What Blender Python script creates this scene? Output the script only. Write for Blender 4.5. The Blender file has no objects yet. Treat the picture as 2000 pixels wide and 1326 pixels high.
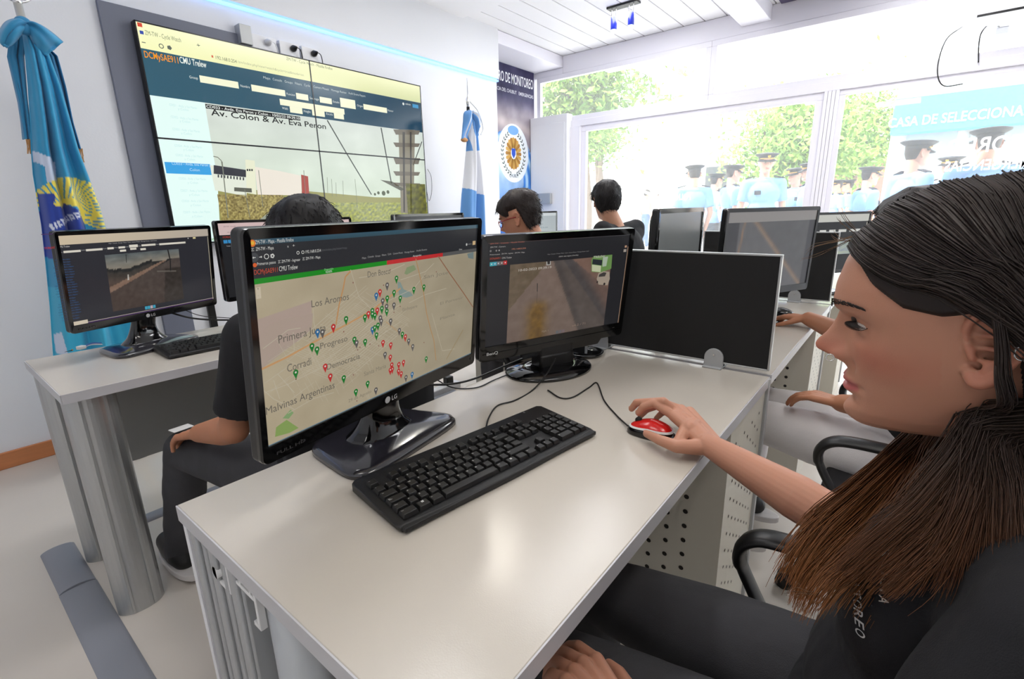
import bpy, bmesh, math, random
import numpy as np
from mathutils import Vector, Matrix, noise

random.seed(7); np.random.seed(7)
S = bpy.context.scene
COL = S.collection
PI = math.pi

# ------------------------------------------------------------ camera, world, sun, lamps, exposure
CR = np.array([[0.6239, -0.7812, -0.0208], [0.2130, 0.1443, 0.9664], [0.7515, 0.6079, -0.2562]])
_r = CR[0]/np.linalg.norm(CR[0]); _f = CR[2]-_r*(CR[2]@_r); _f /= np.linalg.norm(_f); _u = np.cross(_r, _f)
CR = np.array([_r, _u, _f])
FPX = 955.9
CAM = np.array([0., 0., 1.2])
cd = bpy.data.cameras.new('camera'); cam = bpy.data.objects.new('camera', cd); COL.objects.link(cam)
cam.matrix_world = Matrix(((_r[0], _u[0], -_f[0], 0), (_r[1], _u[1], -_f[1], 0), (_r[2], _u[2], -_f[2], 1.2), (0, 0, 0, 1)))
cd.sensor_width = 36; cd.lens = FPX/2000*36; cd.clip_start = 0.02; cd.clip_end = 200
S.camera = cam
S.view_settings.view_transform = 'Standard'; S.view_settings.look = 'None'
S.view_settings.exposure = 0.0; S.view_settings.gamma = 1.0; S.view_settings.use_curve_mapping = False

wd = bpy.data.worlds.new('sky'); S.world = wd; wd.use_nodes = True
nt = wd.node_tree; bg = nt.nodes['Background']
bg.inputs['Color'].default_value = (0.93, 0.96, 1.0, 1); bg.inputs['Strength'].default_value = 5.0

def sun(name, energy, d, angle=0.02, color=(1, .97, .92)):
    l = bpy.data.lights.new(name, 'SUN'); l.energy = energy; l.angle = angle; l.color = color
    o = bpy.data.objects.new(name, l); COL.objects.link(o)
    o.rotation_euler = Vector(d).to_track_quat('-Z', 'Y').to_euler(); return o
sun('sun', 9.0, (0.35, -0.5, -1.0))

def area(name, loc, sx, sy, power, color=(1, 1, 1), d=(0, 0, -1)):
    l = bpy.data.lights.new(name, 'AREA'); l.shape = 'RECTANGLE'; l.size = sx; l.size_y = sy; l.energy = power; l.color = color
    o = bpy.data.objects.new(name, l); COL.objects.link(o); o.location = loc
    o.rotation_euler = Vector(d).to_track_quat('-Z', 'Y').to_euler(); return o
# the ceiling panels of the room, plus two fill lamps added near the glass (all above and behind the camera's frame)
area('ceiling_lamp_or_fill', (0.9, 1.55, 2.79), 1.2, 0.3, 13, (.98, .98, 1.0))
area('ceiling_lamp_or_fill', (2.6, 1.5, 2.79), 1.2, 0.3, 12, (.98, .98, 1.0))
area('ceiling_lamp_or_fill', (0.7, -0.5, 2.79), 1.2, 0.3, 13, (1, .95, .87))
area('ceiling_lamp_or_fill', (4.1, 2.2, 2.84), 1.0, 0.3, 16, (.98, .98, 1.0))  # fill lamp added to brighten the window frames
area('ceiling_lamp_or_fill', (4.0, 0.1, 2.84), 1.0, 0.3, 20, (.98, .98, 1.0))  # second added fill, also for the frames and beams by the glass
area('ceiling_lamp_or_fill', (-0.6, 0.5, 2.79), 0.6, 0.6, 9, (1, .96, .90))

dl = bpy.data.lights.new('ceiling_downlight', 'AREA'); dl.shape = 'DISK'; dl.size = .14; dl.energy = 7; dl.color = (1, .95, .85)
do = bpy.data.objects.new('ceiling_downlight', dl); COL.objects.link(do); do.location = (2.371, 2.087, 2.80)

# ------------------------------------------------------------ small helpers
def ray(px, py): return np.array([(px-1000)/FPX, -(py-663)/FPX, 1.0])@CR
def at(px, py, t): return CAM+ray(px, py)*t
def atz(px, py, z): d = ray(px, py); return CAM+d*(z-CAM[2])/d[2]
def aty(px, py, y): d = ray(px, py); return CAM+d*y/d[1]
def atx(px, py, x): d = ray(px, py); return CAM+d*x/d[0]

def lin(c):
    out = []
    for v in c[:3]:
        v = v/255.0
        out.append(v/12.92 if v <= 0.04045 else ((v+0.055)/1.055)**2.4)
    return out

def setin(b, name, v):
    if name in b.inputs: b.inputs[name].default_value = v

def mat(name, col, rough=0.5, metal=0.0, spec=0.5, coat=0.0, emit=None, es=1.0, sheen=0.0):
    m = bpy.data.materials.new(name); m.use_nodes = True
    b = m.node_tree.nodes['Principled BSDF']
    c = lin(col)+[1]
    b.inputs['Base Color'].default_value = c; b.inputs['Roughness'].default_value = rough
    b.inputs['Metallic'].default_value = metal; setin(b, 'Specular IOR Level', spec)
    setin(b, 'Coat Weight', coat); setin(b, 'Coat Roughness', 0.08)
    if sheen: setin(b, 'Sheen Weight', sheen)
    if emit: setin(b, 'Emission Color', lin(emit)+[1]); setin(b, 'Emission Strength', es)
    return m

def noisy(m, scale=8.0, amt=0.08, bump=0.0, bscale=60.0, stretch=(1, 1, 1)):
    """procedural colour variation and bump"""
    nt = m.node_tree; b = nt.nodes['Principled BSDF']
    tc = nt.nodes.new('ShaderNodeTexCoord'); mp = nt.nodes.new('ShaderNodeMapping'); mp.inputs['Scale'].default_value = stretch
    nt.links.new(tc.outputs['Object'], mp.inputs['Vector'])
    n = nt.nodes.new('ShaderNodeTexNoise'); n.inputs['Scale'].default_value = scale; n.inputs['Detail'].default_value = 4
    nt.links.new(mp.outputs['Vector'], n.inputs['Vector'])
    base = list(b.inputs['Base Color'].default_value)
    if amt:
        mx = nt.nodes.new('ShaderNodeMix'); mx.data_type = 'RGBA'
        mx.inputs['A'].default_value = [max(0, v*(1-amt)) for v in base[:3]]+[1]
        mx.inputs['B'].default_value = [min(1, v*(1+amt)) for v in base[:3]]+[1]
        nt.links.new(n.outputs['Fac'], mx.inputs['Factor']); nt.links.new(mx.outputs['Result'], b.inputs['Base Color'])
    if bump:
        n2 = nt.nodes.new('ShaderNodeTexNoise'); n2.inputs['Scale'].default_value = bscale; n2.inputs['Detail'].default_value = 3
        nt.links.new(mp.outputs['Vector'], n2.inputs['Vector'])
        bp = nt.nodes.new('ShaderNodeBump'); bp.inputs['Strength'].default_value = bump; bp.inputs['Distance'].default_value = 0.002
        nt.links.new(n2.outputs['Fac'], bp.inputs['Height']); nt.links.new(bp.outputs['Normal'], b.inputs['Normal'])
    return m

def vmat(name, rough=0.6, emit=0.0, spec=0.4, sss=0.0, bump=0.0, bscale=200, base=True, sheen=0.0, aniso=0):
    """material coloured by the mesh's own colour attribute"""
    m = bpy.data.materials.new(name); m.use_nodes = True; nt = m.node_tree
    b = nt.nodes['Principled BSDF']; a = nt.nodes.new('ShaderNodeVertexColor'); a.layer_name = 'Col'
    b.inputs['Roughness'].default_value = rough; setin(b, 'Specular IOR Level', spec)
    if base: nt.links.new(a.outputs['Color'], b.inputs['Base Color'])
    else: b.inputs['Base Color'].default_value = (.004, .004, .005, 1)
    if emit: nt.links.new(a.outputs['Color'], b.inputs['Emission Color']); b.inputs['Emission Strength'].default_value = emit
    if sheen: setin(b, 'Sheen Weight', sheen)
    if sss:
        setin(b, 'Subsurface Weight', sss); b.inputs['Subsurface Radius'].default_value = (1, .35, .2); setin(b, 'Subsurface Scale', 0.006)
    if bump:
        tc = nt.nodes.new('ShaderNodeTexCoord'); n2 = nt.nodes.new('ShaderNodeTexNoise'); n2.inputs['Scale'].default_value = bscale
        nt.links.new(tc.outputs['Object'], n2.inputs['Vector'])
        bp = nt.nodes.new('ShaderNodeBump'); bp.inputs['Strength'].default_value = bump; bp.inputs['Distance'].default_value = 0.001
        nt.links.new(n2.outputs['Fac'], bp.inputs['Height']); nt.links.new(bp.outputs['Normal'], b.inputs['Normal'])
    return m

M = {}
M['wall'] = noisy(mat('wall_paint', (232, 233, 238), .75), 3, .015, .15, 90)
M['white'] = mat('white_paint', (236, 236, 240), .5)
M['ceil'] = mat('ceiling_paint', (248, 247, 250), .8)
M['frame'] = mat('white_lacquered_frame', (243, 241, 250), .35)
M['laminate'] = noisy(mat('white_laminate', (198, 191, 181), .20, spec=.45), 40, .01, .05, 500)
M['edge'] = mat('desk_edge_band', (196, 195, 199), .35)
M['greypanel'] = noisy(mat('grey_melamine', (150, 150, 148), .5), 5, .03)
M['alu'] = mat('satin_aluminium', (188, 190, 191), .38, metal=.75)
M['alu2'] = mat('grey_lacquered_steel', (176, 178, 180), .45, metal=.3)
M['perf'] = mat('beige_steel_sheet', (214, 209, 196), .45)
M['hole'] = mat('hole_dark', (34, 28, 24), .8)
M['duct'] = mat('grey_floor_duct', (140, 143, 152), .5)
M['black'] = mat('black_plastic', (14, 14, 15), .38)
M['gloss'] = mat('glossy_black_plastic', (7, 7, 9), .10, spec=.5, coat=.5)
M['base_gloss'] = mat('dark_glossy_base', (38, 37, 44), .16, spec=.6, coat=.6)
M['key'] = mat('matt_black_key', (17, 17, 18), .45)
M['kbody'] = noisy(mat('keyboard_case', (20, 20, 22), .42), 30, .02, .3, 900)
M['cable'] = mat('black_cable', (16, 16, 18), .45)
M['divfab'] = noisy(mat('black_divider_panel', (15, 15, 16), .75), 200, .1)
M['red'] = mat('red_plastic', (212, 26, 24), .25, coat=.3)
M['mwhite'] = mat('white_plastic', (232, 232, 232), .35)
M['chrome'] = mat('chrome', (225, 225, 225), .15, metal=1)
M['jeans'] = noisy(mat('black_denim', (58, 58, 62), .8), 12, .28, .4, 700, (1, 1, 1))
M['tee'] = noisy(mat('black_cotton', (23, 23, 27), .9), 9, .18, .25, 900)
M['whitejeans'] = noisy(mat('white_denim', (226, 222, 224), .85), 15, .04, .5, 500)
M['hair'] = vmat('hair_strands', .5, spec=.3)
M['skin'] = vmat('skin', .5, spec=.35, sss=.12, bump=.12, bscale=900)
M['eye'] = vmat('eyeball', .08, spec=.6)
M['screen'] = vmat('lit_screen', .22, emit=.74, base=False, spec=.35)
M['wallscreen'] = vmat('lit_wall_screen', .16, emit=1.0, base=False, spec=.4)
M['print'] = vmat('printed_surface', .6)
M['gprint'] = vmat('vinyl_on_glass', .6)
_nt = M['gprint'].node_tree; _t = _nt.nodes.new('ShaderNodeBsdfTranslucent'); _mx = _nt.nodes.new('ShaderNodeMixShader'); _mx.inputs['Fac'].default_value = .8
_nt.links.new([n for n in _nt.nodes if n.bl_idname == 'ShaderNodeVertexColor'][0].outputs['Color'], _t.inputs['Color'])
_nt.links.new(_nt.nodes['Principled BSDF'].outputs[0], _mx.inputs[1]); _nt.links.new(_t.outputs[0], _mx.inputs[2]); _nt.links.new(_mx.outputs[0], _nt.nodes['Material Output'].inputs['Surface'])
M['flag'] = vmat('satin_flag', .5, spec=.4, sheen=.2)
M['wood'] = noisy(mat('skirting_wood', (200, 128, 82), .45), 6, .15, .1, 50, (1, 12, 12))
M['darkwood'] = mat('dark_polished_wood', (66, 28, 22), .2, coat=.4)
M['pole'] = mat('pale_metal_pole', (214, 212, 205), .3, metal=.4)
M['gold'] = mat('gold_braid', (226, 178, 70), .4, metal=.3)
M['rope'] = mat('golden_fringe', (190, 140, 90), .8)
M['offblue'] = noisy(mat('light_blue_shirt', (120, 165, 225), .85), 6, .03)
M['navy'] = mat('navy_cloth', (20, 24, 38), .8)
M['cap'] = mat('black_cap', (18, 19, 24), .6)
M['shoe'] = mat('black_shoe', (16, 16, 17), .5)
M['sole'] = mat('white_sole', (205, 200, 198), .6)
M['ledblue'] = mat('led_strip', (120, 175, 255), .5, emit=(130, 180, 255), es=2.0)
M['vent'] = mat('dark_opening', (70, 62, 92), .6)

# ------------------------------------------------------------ mesh builder
def mesh_obj(name, verts, faces, m=None, parent=None, smooth=False, bevel=0.0, mats=None, fm=None, world=False, seg=2):
    if world and parent is not None:
        inv = parent.matrix_world.inverted() if parent.parent is None else (parent.parent.matrix_world@parent.matrix_basis).inverted()
        verts = [inv@Vector(v) for v in verts]
    me = bpy.data.meshes.new(name); me.from_pydata([tuple(map(float, v)) for v in verts], [], [tuple(map(int, f)) for f in faces]); me.update()
    if mats:
        for x in mats: me.materials.append(x)
        if fm: me.polygons.foreach_set('material_index', fm)
    elif m: me.materials.append(m)
    if smooth: me.polygons.foreach_set('use_smooth', [True]*len(me.polygons))
    o = bpy.data.objects.new(name, me); COL.objects.link(o)
    if parent is not None: o.parent = parent
    if bevel:
        md = o.modifiers.new('bevel', 'BEVEL'); md.width = bevel; md.segments = seg; md.limit_method = 'ANGLE'; md.angle_limit = .6
        md.harden_normals = False
        me.polygons.foreach_set('use_smooth', [True]*len(me.polygons))
        try:
            me.set_sharp_from_angle(angle=0.7)
        except Exception: pass
    return o

class MB:
    def __init__(s): s.v = []; s.f = []; s.fm = []; s.T = Matrix.Identity(4)
    def add(s, vs, fs, mi=0):
        o = len(s.v); s.v += [s.T@Vector(v) for v in vs]; s.f += [[i+o for i in f] for f in fs]; s.fm += [mi]*len(fs)
    def box(s, x0, x1, y0, y1, z0, z1, mi=0):
        vs = [(x, y, z) for x in (x0, x1) for y in (y0, y1) for z in (z0, z1)]
        s.add(vs, [(0, 1, 3, 2), (4, 6, 7, 5), (0, 4, 5, 1), (2, 3, 7, 6), (0, 2, 6, 4), (1, 5, 7, 3)], mi)
    def tube(s, pts, r, n=8, mi=0, caps=True, flat=1.0, up=None):
        pts = [Vector(p) for p in pts]; k = len(pts)
        rs = r if isinstance(r, (list, tuple)) else [r]*k
        tang = [(pts[min(i+1, k-1)]-pts[max(i-1, 0)]).normalized() for i in range(k)]
        a = Vector(up) if up else (Vector((0, 0, 1)) if abs(tang[0].z) < .9 else Vector((1, 0, 0)))
        vs = []
        for i in range(k):
            t = tang[i]; a = (a-t*a.dot(t))
            if a.length < 1e-6: a = t.orthogonal()
            a.normalize(); b = t.cross(a)
            for j in range(n):
                q = 2*PI*j/n; vs.append(pts[i]+(a*math.cos(q)*flat+b*math.sin(q))*rs[i])
        fs = [(i*n+j, i*n+(j+1) % n, (i+1)*n+(j+1) % n, (i+1)*n+j) for i in range(k-1) for j in range(n)]
        if caps: fs += [tuple(range(n))[::-1], tuple(range((k-1)*n, k*n))]
        s.add(vs, fs, mi)
    def lathe(s, prof, c=(0, 0, 0), n=24, mi=0, sx=1, sy=1):
        vs = []
        for (r, z) in prof:
            for j in range(n): vs.append((c[0]+r*sx*math.cos(2*PI*j/n), c[1]+r*sy*math.sin(2*PI*j/n), c[2]+z))
        k = len(prof)
        fs = [(i*n+j, i*n+(j+1) % n, (i+1)*n+(j+1) % n, (i+1)*n+j) for i in range(k-1) for j in range(n)]
        fs += [tuple(range(n))[::-1], tuple(range((k-1)*n, k*n))]
        s.add(vs, fs, mi)
    def prism(s, poly, z0, z1, mi=0, tf=None):
        n = len(poly); tf = tf or (lambda x, y, z: (x, y, z))
        vs = [tf(x, y, z0) for x, y in poly]+[tf(x, y, z1) for x, y in poly]
        fs = [tuple(range(n))[::-1], tuple(range(n, 2*n))]+[(i, (i+1) % n, n+(i+1) % n, n+i) for i in range(n)]
        s.add(vs, fs, mi)
    def sphere(s, c, r, n=16, m=10, sc=(1, 1, 1), mi=0):
        prof = []
        vs = [(c[0], c[1], c[2]-r*sc[2])]
        for i in range(1, m):
            a = -PI/2+PI*i/m
            for j in range(n): vs.append((c[0]+r*sc[0]*math.cos(a)*math.cos(2*PI*j/n), c[1]+r*sc[1]*math.cos(a)*math.sin(2*PI*j/n), c[2]+r*sc[2]*math.sin(a)))
        vs.append((c[0], c[1], c[2]+r*sc[2])); L = len(vs)-1
        fs = [(0, 1+(j+1) % n, 1+j) for j in range(n)]
        fs += [(1+i*n+j, 1+i*n+(j+1) % n, 1+(i+1)*n+(j+1) % n, 1+(i+1)*n+j) for i in range(m-2) for j in range(n)]
        fs += [(L, 1+(m-2)*n+j, 1+(m-2)*n+(j+1) % n) for j in range(n)]
        s.add(vs, fs, mi)
    def build(s, name, m=None, parent=None, smooth=False, bevel=0, mats=None, world=False, seg=2):
        return mesh_obj(name, s.v, s.f, m, parent, smooth, bevel, mats, s.fm if mats else None, world, seg)

def empty(name, loc=(0, 0, 0), rz=0.0, rx=0.0):
    o = bpy.data.objects.new(name, None); COL.objects.link(o); o.empty_display_size = .05
    o.location = loc; o.rotation_euler = (rx, 0, rz)
    o.matrix_world = Matrix.Translation(loc)@Matrix.Rotation(rz, 4, 'Z')@Matrix.Rotation(rx, 4, 'X'); return o
def tag(o, label=None, cat=None, group=None, kind=None):
    if label: o['label'] = label
    if cat: o['category'] = cat
    if group: o['group'] = group
    if kind: o['kind'] = kind
    return o
def struct(o): o['kind'] = 'structure'; return o
def copy_tree(o, parent=None):
    c = o.copy(); COL.objects.link(c); c.parent = parent
    for ch in list(o.children): copy_tree(ch, c)
    return c
def rrect(w, h, r, n=6, cx=0, cy=0):
    pts = []
    for (sx, sy, a0) in ((1, 1, 0), (-1, 1, PI/2), (-1, -1, PI), (1, -1, 3*PI/2)):
        for i in range(n+1):
            a = a0+PI/2*i/n; pts.append((cx+sx*(w/2-r)+r*math.cos(a), cy+sy*(h/2-r)+r*math.sin(a)))
    return pts
def bez(pts, n=12):
    """Catmull-Rom through points"""
    P = [Vector(p) for p in pts]; P = [P[0]*2-P[1]]+P+[P[-1]*2-P[-2]]; out = []
    for i in range(1, len(P)-2):
        for k in range(n):
            t = k/n; a, b, c, d = P[i-1:i+3]
            out.append(0.5*((2*b)+(c-a)*t+(2*a-5*b+4*c-d)*t*t+(3*b-a-3*c+d)*t**3))
    out.append(P[-2]); return out

# ------------------------------------------------------------ flat painted canvases (screens, prints)
_tc = {}
def text_mesh(s, bold=False):
    k = (s, bold)
    if k in _tc: return _tc[k]
    cu = bpy.data.curves.new('t', 'FONT'); cu.body = s; cu.size = 1; cu.resolution_u = 3
    if bold: cu.offset = 0.011
    o = bpy.data.objects.new('t', cu); COL.objects.link(o)
    me = bpy.data.meshes.new_from_object(o.evaluated_get(bpy.context.evaluated_depsgraph_get()))
    vs = [(v.co.x, v.co.y) for v in me.vertices]; fs = [list(p.vertices) for p in me.polygons]
    bpy.data.objects.remove(o); bpy.data.curves.remove(cu); bpy.data.meshes.remove(me)
    _tc[k] = (vs, fs); return _tc[k]

class Canvas:
    """a flat picture in the plane c + u*right + v*up, layers stacked along the normal"""
    def __init__(s, c, right, up, step=0.00025):
        s.c = np.array(c, float); s.r = np.array(right, float); s.u = np.array(up, float)
        s.n = np.cross(s.r, s.u); s.v = []; s.f = []; s.col = []; s.step = step
    def uv(s, p):
        d = ray(*p); t = ((s.c-CAM)@s.n)/(d@s.n); q = CAM+d*t-s.c
        return (q@s.r, q@s.u)
    def _put(s, uvs, faces, cols, L):
        o = len(s.v)
        for a, b in uvs: s.v.append(s.c+s.r*a+s.u*b+s.n*s.step*(L+1))
        for f in faces:
            s.f.append([i+o for i in f]); s.col += [cols[i] if len(cols) > 1 else cols[0] for i in f]
    def polyuv(s, uvs, col, L=1):
        cols = [lin(c) for c in col] if isinstance(col[0], (list, tuple)) else [lin(col)]
        s._put(uvs, [list(range(len(uvs)))], cols, L)
    def poly(s, pts, col, L=1): s.polyuv([s.uv(p) for p in pts], col, L)
    def rect(s, a, b, col, L=1):
        (x0, y0), (x1, y1) = s.uv(a), s.uv(b); s.polyuv([(x0, y0), (x1, y0), (x1, y1), (x0, y1)], col, L)
    def rectuv(s, x0, y0, x1, y1, col, L=1): s.polyuv([(x0, y0), (x1, y0), (x1, y1), (x0, y1)], col, L)
    def line(s, pts, w, col, L=2, px=True):
        q = [Vector(s.uv(p)) if px else Vector(p) for p in pts]
        for a, b in zip(q[:-1], q[1:]):
            d = (b-a)
            if d.length < 1e-7: continue
            d = d.normalized(); n = Vector((-d.y, d.x))*w/2
            s.polyuv([tuple(a-n), tuple(b-n), tuple(b+n), tuple(a+n)], col, L)
    def disc(s, p, r, col, L=2, px=True, n=20, sy=1.0, r0=0):
        c = s.uv(p) if px else p
        if r0:
            for i in range(n):
                a, b = 2*PI*i/n, 2*PI*(i+1)/n
                s.polyuv([(c[0]+r0*math.cos(a), c[1]+r0*sy*math.sin(a)), (c[0]+r*math.cos(a), c[1]+r*sy*math.sin(a)),
                          (c[0]+r*math.cos(b), c[1]+r*sy*math.sin(b)), (c[0]+r0*math.cos(b), c[1]+r0*sy*math.sin(b))], col, L)
        else: s.polyuv([(c[0]+r*math.cos(2*PI*i/n), c[1]+r*sy*math.sin(2*PI*i/n)) for i in range(n)], col, L)
    def textuv(s, x, y, h, string, col, L=3, width=None, bold=False, mirror=False, rot=0.0):
        vs, fs = text_mesh(string, bold)
        if not vs: return
        xs = [v[0] for v in vs]; x0, x1 = min(xs), max(xs)
        sy = h/0.70; sx = sy if width is None else width/max(1e-6, (x1-x0))
        cr, sr = math.cos(rot), math.sin(rot)
        uv = []
        for a, b in vs:
            p, q = (a-x0)*sx, b*sy
            if mirror: p = -p
            uv.append((x+p*cr-q*sr, y+p*sr+q*cr))
        s._put(uv, fs, [lin(col)], L)
    def text(s, a, b, h, string, col, L=3, bold=False):
        """from pixel a to pixel b along the baseline, cap height h metres"""
        (x0, y0), (x1, y1) = s.uv(a), s.uv(b); s.textuv(x0, y0, h, string, col, L, width=abs(x1-x0), bold=bold)
    def grid(s, x0, y0, x1, y1, nx, ny, fn, L=1):
        uv = []; cols = []
        for j in range(ny+1):
            for i in range(nx+1):
                a, b = i/nx, j/ny; uv.append((x0+(x1-x0)*a, y0+(y1-y0)*b)); cols.append(lin([max(0, min(255, c)) for c in fn(a, b)]))
        s._put(uv, [[j*(nx+1)+i, j*(nx+1)+i+1, (j+1)*(nx+1)+i+1, (j+1)*(nx+1)+i] for j in range(ny) for i in range(nx)], cols, L)
    def build(s, name, m, parent=None):
        # upright winding
        o = mesh_obj(name, s.v, s.f, m, parent, world=True)
        ca = o.data.color_attributes.new('Col', 'FLOAT_COLOR', 'CORNER')
        n = len(o.data.loops); arr = np.ones((n, 4), np.float32); arr[:, :3] = np.array(s.col, np.float32)[:n]
        ca.data.foreach_set('color', arr.ravel()); return o

def point_colors(o, cols):
    ca = o.data.color_attributes.new('Col', 'FLOAT_COLOR', 'POINT')
    arr = np.ones((len(o.data.vertices), 4), np.float32); arr[:, :3] = cols
    ca.data.foreach_set('color', arr.ravel())

def fbm(x, y, z=0.0, o=3):
    v = 0; a = .5; f = 1
    for i in range(o): v += a*noise.noise(Vector((x*f, y*f, z+i*7.1))); a *= .5; f *= 2.1
    return v
def sstep(a, b, x):
    t = max(0.0, min(1.0, (x-a)/(b-a))); return t*t*(3-2*t)
def mixc(a, b, t): return tuple(p+(q-p)*t for p, q in zip(a, b))

# ============================================================ ROOM SHELL
def sbox(name, x0, x1, y0, y1, z0, z1, m):
    b = MB(); b.box(x0, x1, y0, y1, z0, z1); return struct(b.build(name, m))
fl = mat('pale_floor', (212, 204, 195), .28, spec=.4); noisy(fl, 2.2, .05, .05, 30)
XG = 5.2            # plane of the glass front
sbox('floor', -1.6, 7.0-1.8, -2.4, 3.9, -.1, 0, fl)
sbox('wall_back', -1.6, 4.03, 3.38, 3.9, 0, 2.95, M['wall'])
sbox('wall_recess', 4.03, 5.26, 3.76, 3.9, 0, 2.95, M['wall'])
sbox('wall_left', -1.7, -1.6, -2.4, 3.9, 0, 2.9, M['wall'])
sbox('wall_front', -1.6, 5.26, -2.5, -2.4, 0, 2.9, M['wall'])
sbox('ceiling', -1.6, 3.55, -2.4, 3.9, 2.83, 2.97, M['ceil'])
# planked part of the ceiling: long boards with shadow gaps
b = MB()
y = -2.4
while y < 3.88:
    b.box(3.55, 5.3, y, min(y+.19, 3.9), 2.862, 2.90); y += .2
b.box(3.55, 5.3, -2.4, 3.9, 2.90, 2.95)
struct(b.build('ceiling_planks', M['ceil'], bevel=.003))
b = MB(); b.box(-1.6, 4.035, 3.350, 3.382, 2.43, 2.93)
struct(b.build('trim_1', M['wall']))                  # fascia above the light strip
b = MB(); b.box(-1.6, 4.03, 3.352, 3.376, 2.405, 2.418)
tag(b.build('led_strip', M['ledblue']), 'thin blue light strip glowing along the wall above the screens', 'light strip')
b = MB(); b.box(-1.6, 0.9, 3.365, 3.38, 0, .085); b.box(0.9, 4.03, 3.365, 3.38, 0, .085)
struct(b.build('baseboard_back', M['wood'], bevel=.003))
# perimeter beams
b = MB(); b.box(4.036, XG+.06, 3.36, 3.759, 2.745, 2.858); struct(b.build('trim_2', M['frame'], bevel=.004))
b = MB(); b.box(XG-.02, XG+.10, -2.4, 3.36, 2.68, 2.86); b.box(XG-.02, XG+.10, 3.361, 3.759, 2.68, 2.7445); struct(b.build('trim_3', M['frame'], bevel=.004))
b = MB(); b.box(3.55, XG-.02, 1.22, 1.46, 2.74, 2.861); struct(b.build('trim_4', M['frame'], bevel=.004))
b = MB(); b.box(4.40, XG-.03, .45, 1.15, 2.845, 2.861); struct(b.build('trim_5', M['vent']))

# glass front
def winframe(name, y0, y1, z0, z1, w=.05, bars=()):
    b = MB()
    b.box(XG-.025, XG+.025, y0, y1, z1-w, z1); b.box(XG-.025, XG+.025, y0, y1, z0, z0+w)
    b.box(XG-.024, XG+.024, y0, y0+w, z0+w, z1-w); b.box(XG-.024, XG+.024, y1-w, y1, z0+w, z1-w)
    for yy in bars: b.box(XG-.026, XG+.026, yy-w/2, yy+w/2, z0+w, z1-w)
    return b.build(name, M['frame'], bevel=.003)
gm = bpy.data.materials.new('window_glass'); gm.use_nodes = True
g = gm.node_tree; g.nodes.clear()
out = g.nodes.new('ShaderNodeOutputMaterial'); tr = g.nodes.new('ShaderNodeBsdfTransparent'); gl = g.nodes.new('ShaderNodeBsdfGlossy')
mx = g.nodes.new('ShaderNodeMixShader'); tr.inputs['Color'].default_value = (.97, .985, .98, 1); gl.inputs['Roughness'].default_value = .01
mx.inputs['Fac'].default_value = .045
tl_ = g.nodes.new('ShaderNodeBsdfTranslucent'); tl_.inputs['Color'].default_value = (1, 1, 1, 1)      # pale veil mixed in to imitate the window glare
m2 = g.nodes.new('ShaderNodeMixShader'); m2.inputs['Fac'].default_value = .065
g.links.new(tr.outputs[0], m2.inputs[1]); g.links.new(tl_.outputs[0], m2.inputs[2])
g.links.new(m2.outputs[0], mx.inputs[1]); g.links.new(gl.outputs[0], mx.inputs[2]); g.links.new(mx.outputs[0], out.inputs[0])
def pane(y0, y1, z0, z1, parent):
    b = MB(); b.box(XG-.003, XG+.003, y0, y1, z0, z1); return b.build('glass', gm, parent, world=True)
w = struct(winframe('window_1', 1.71, 3.72, 2.17, 2.68)); pane(1.75, 3.68, 2.21, 2.64, w)
w = struct(winframe('window_2', -2.4, 1.71, 2.17, 2.68)); pane(-2.36, 1.67, 2.21, 2.64, w)
b = MB(); b.box(XG-.045, XG+.045, -2.4, 3.345, 2.10, 2.17); struct(b.build('trim_6', M['frame'], bevel=.003))
w = struct(winframe('window_3', .745, 3.10, .0, 2.10, .06)); pane(.80, 3.05, .05, 2.05, w)
w = struct(winframe('window_4', -2.4, .635, .0, 2.10, .04)); pane(-2.36, .60, .03, 2.07, w)
b = MB()
for k in range(4): b.box(XG-.05+.0005*k, XG+.05, .635+.0275*k, .635+.0275*k+.025, 0, 2.10)
struct(b.build('trim_7', M['frame'], bevel=.002))
b = MB(); b.box(XG-.06, XG+.06, 3.10, 3.345, 0, 2.10); struct(b.build('trim_8', M['frame'], bevel=.003))
# white box in the corner, in front of the banner
b = MB(); b.box(5.055, 5.174, 3.22, 3.734, 0, 2.236)
r = empty('cupboard', (5.1, 3.45, 0)); tag(r, 'tall white cupboard in the corner next to the emblem banner', 'cupboard')
b.build('body', M['white'], r, bevel=.004, world=True)
b = MB(); b.box(5.047, 5.055, 3.25, 3.725, .05, 2.15); b.build('door', M['white'], r, bevel=.002, world=True)
p0, p1 = atx(1052, 378, 5.03), atx(1077, 398, 5.03)
r = empty('wall_terminal', (5.03, (p0[1]+p1[1])/2, p1[2])); tag(r, 'small grey wall control box with a white button on the white cupboard', 'control box')
b = MB(); b.box(5.0, 5.046, p1[1], p0[1], p1[2], p0[2]); b.build('case', M['alu2'], r, bevel=.004, world=True)
b = MB(); ym = p1[1]*.25+p0[1]*.75; b.box(4.992, 5.002, ym-.012, ym+.012, p1[2]+.03, p1[2]+.06); b.build('button', M['mwhite'], r, world=True, bevel=.003)

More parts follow.
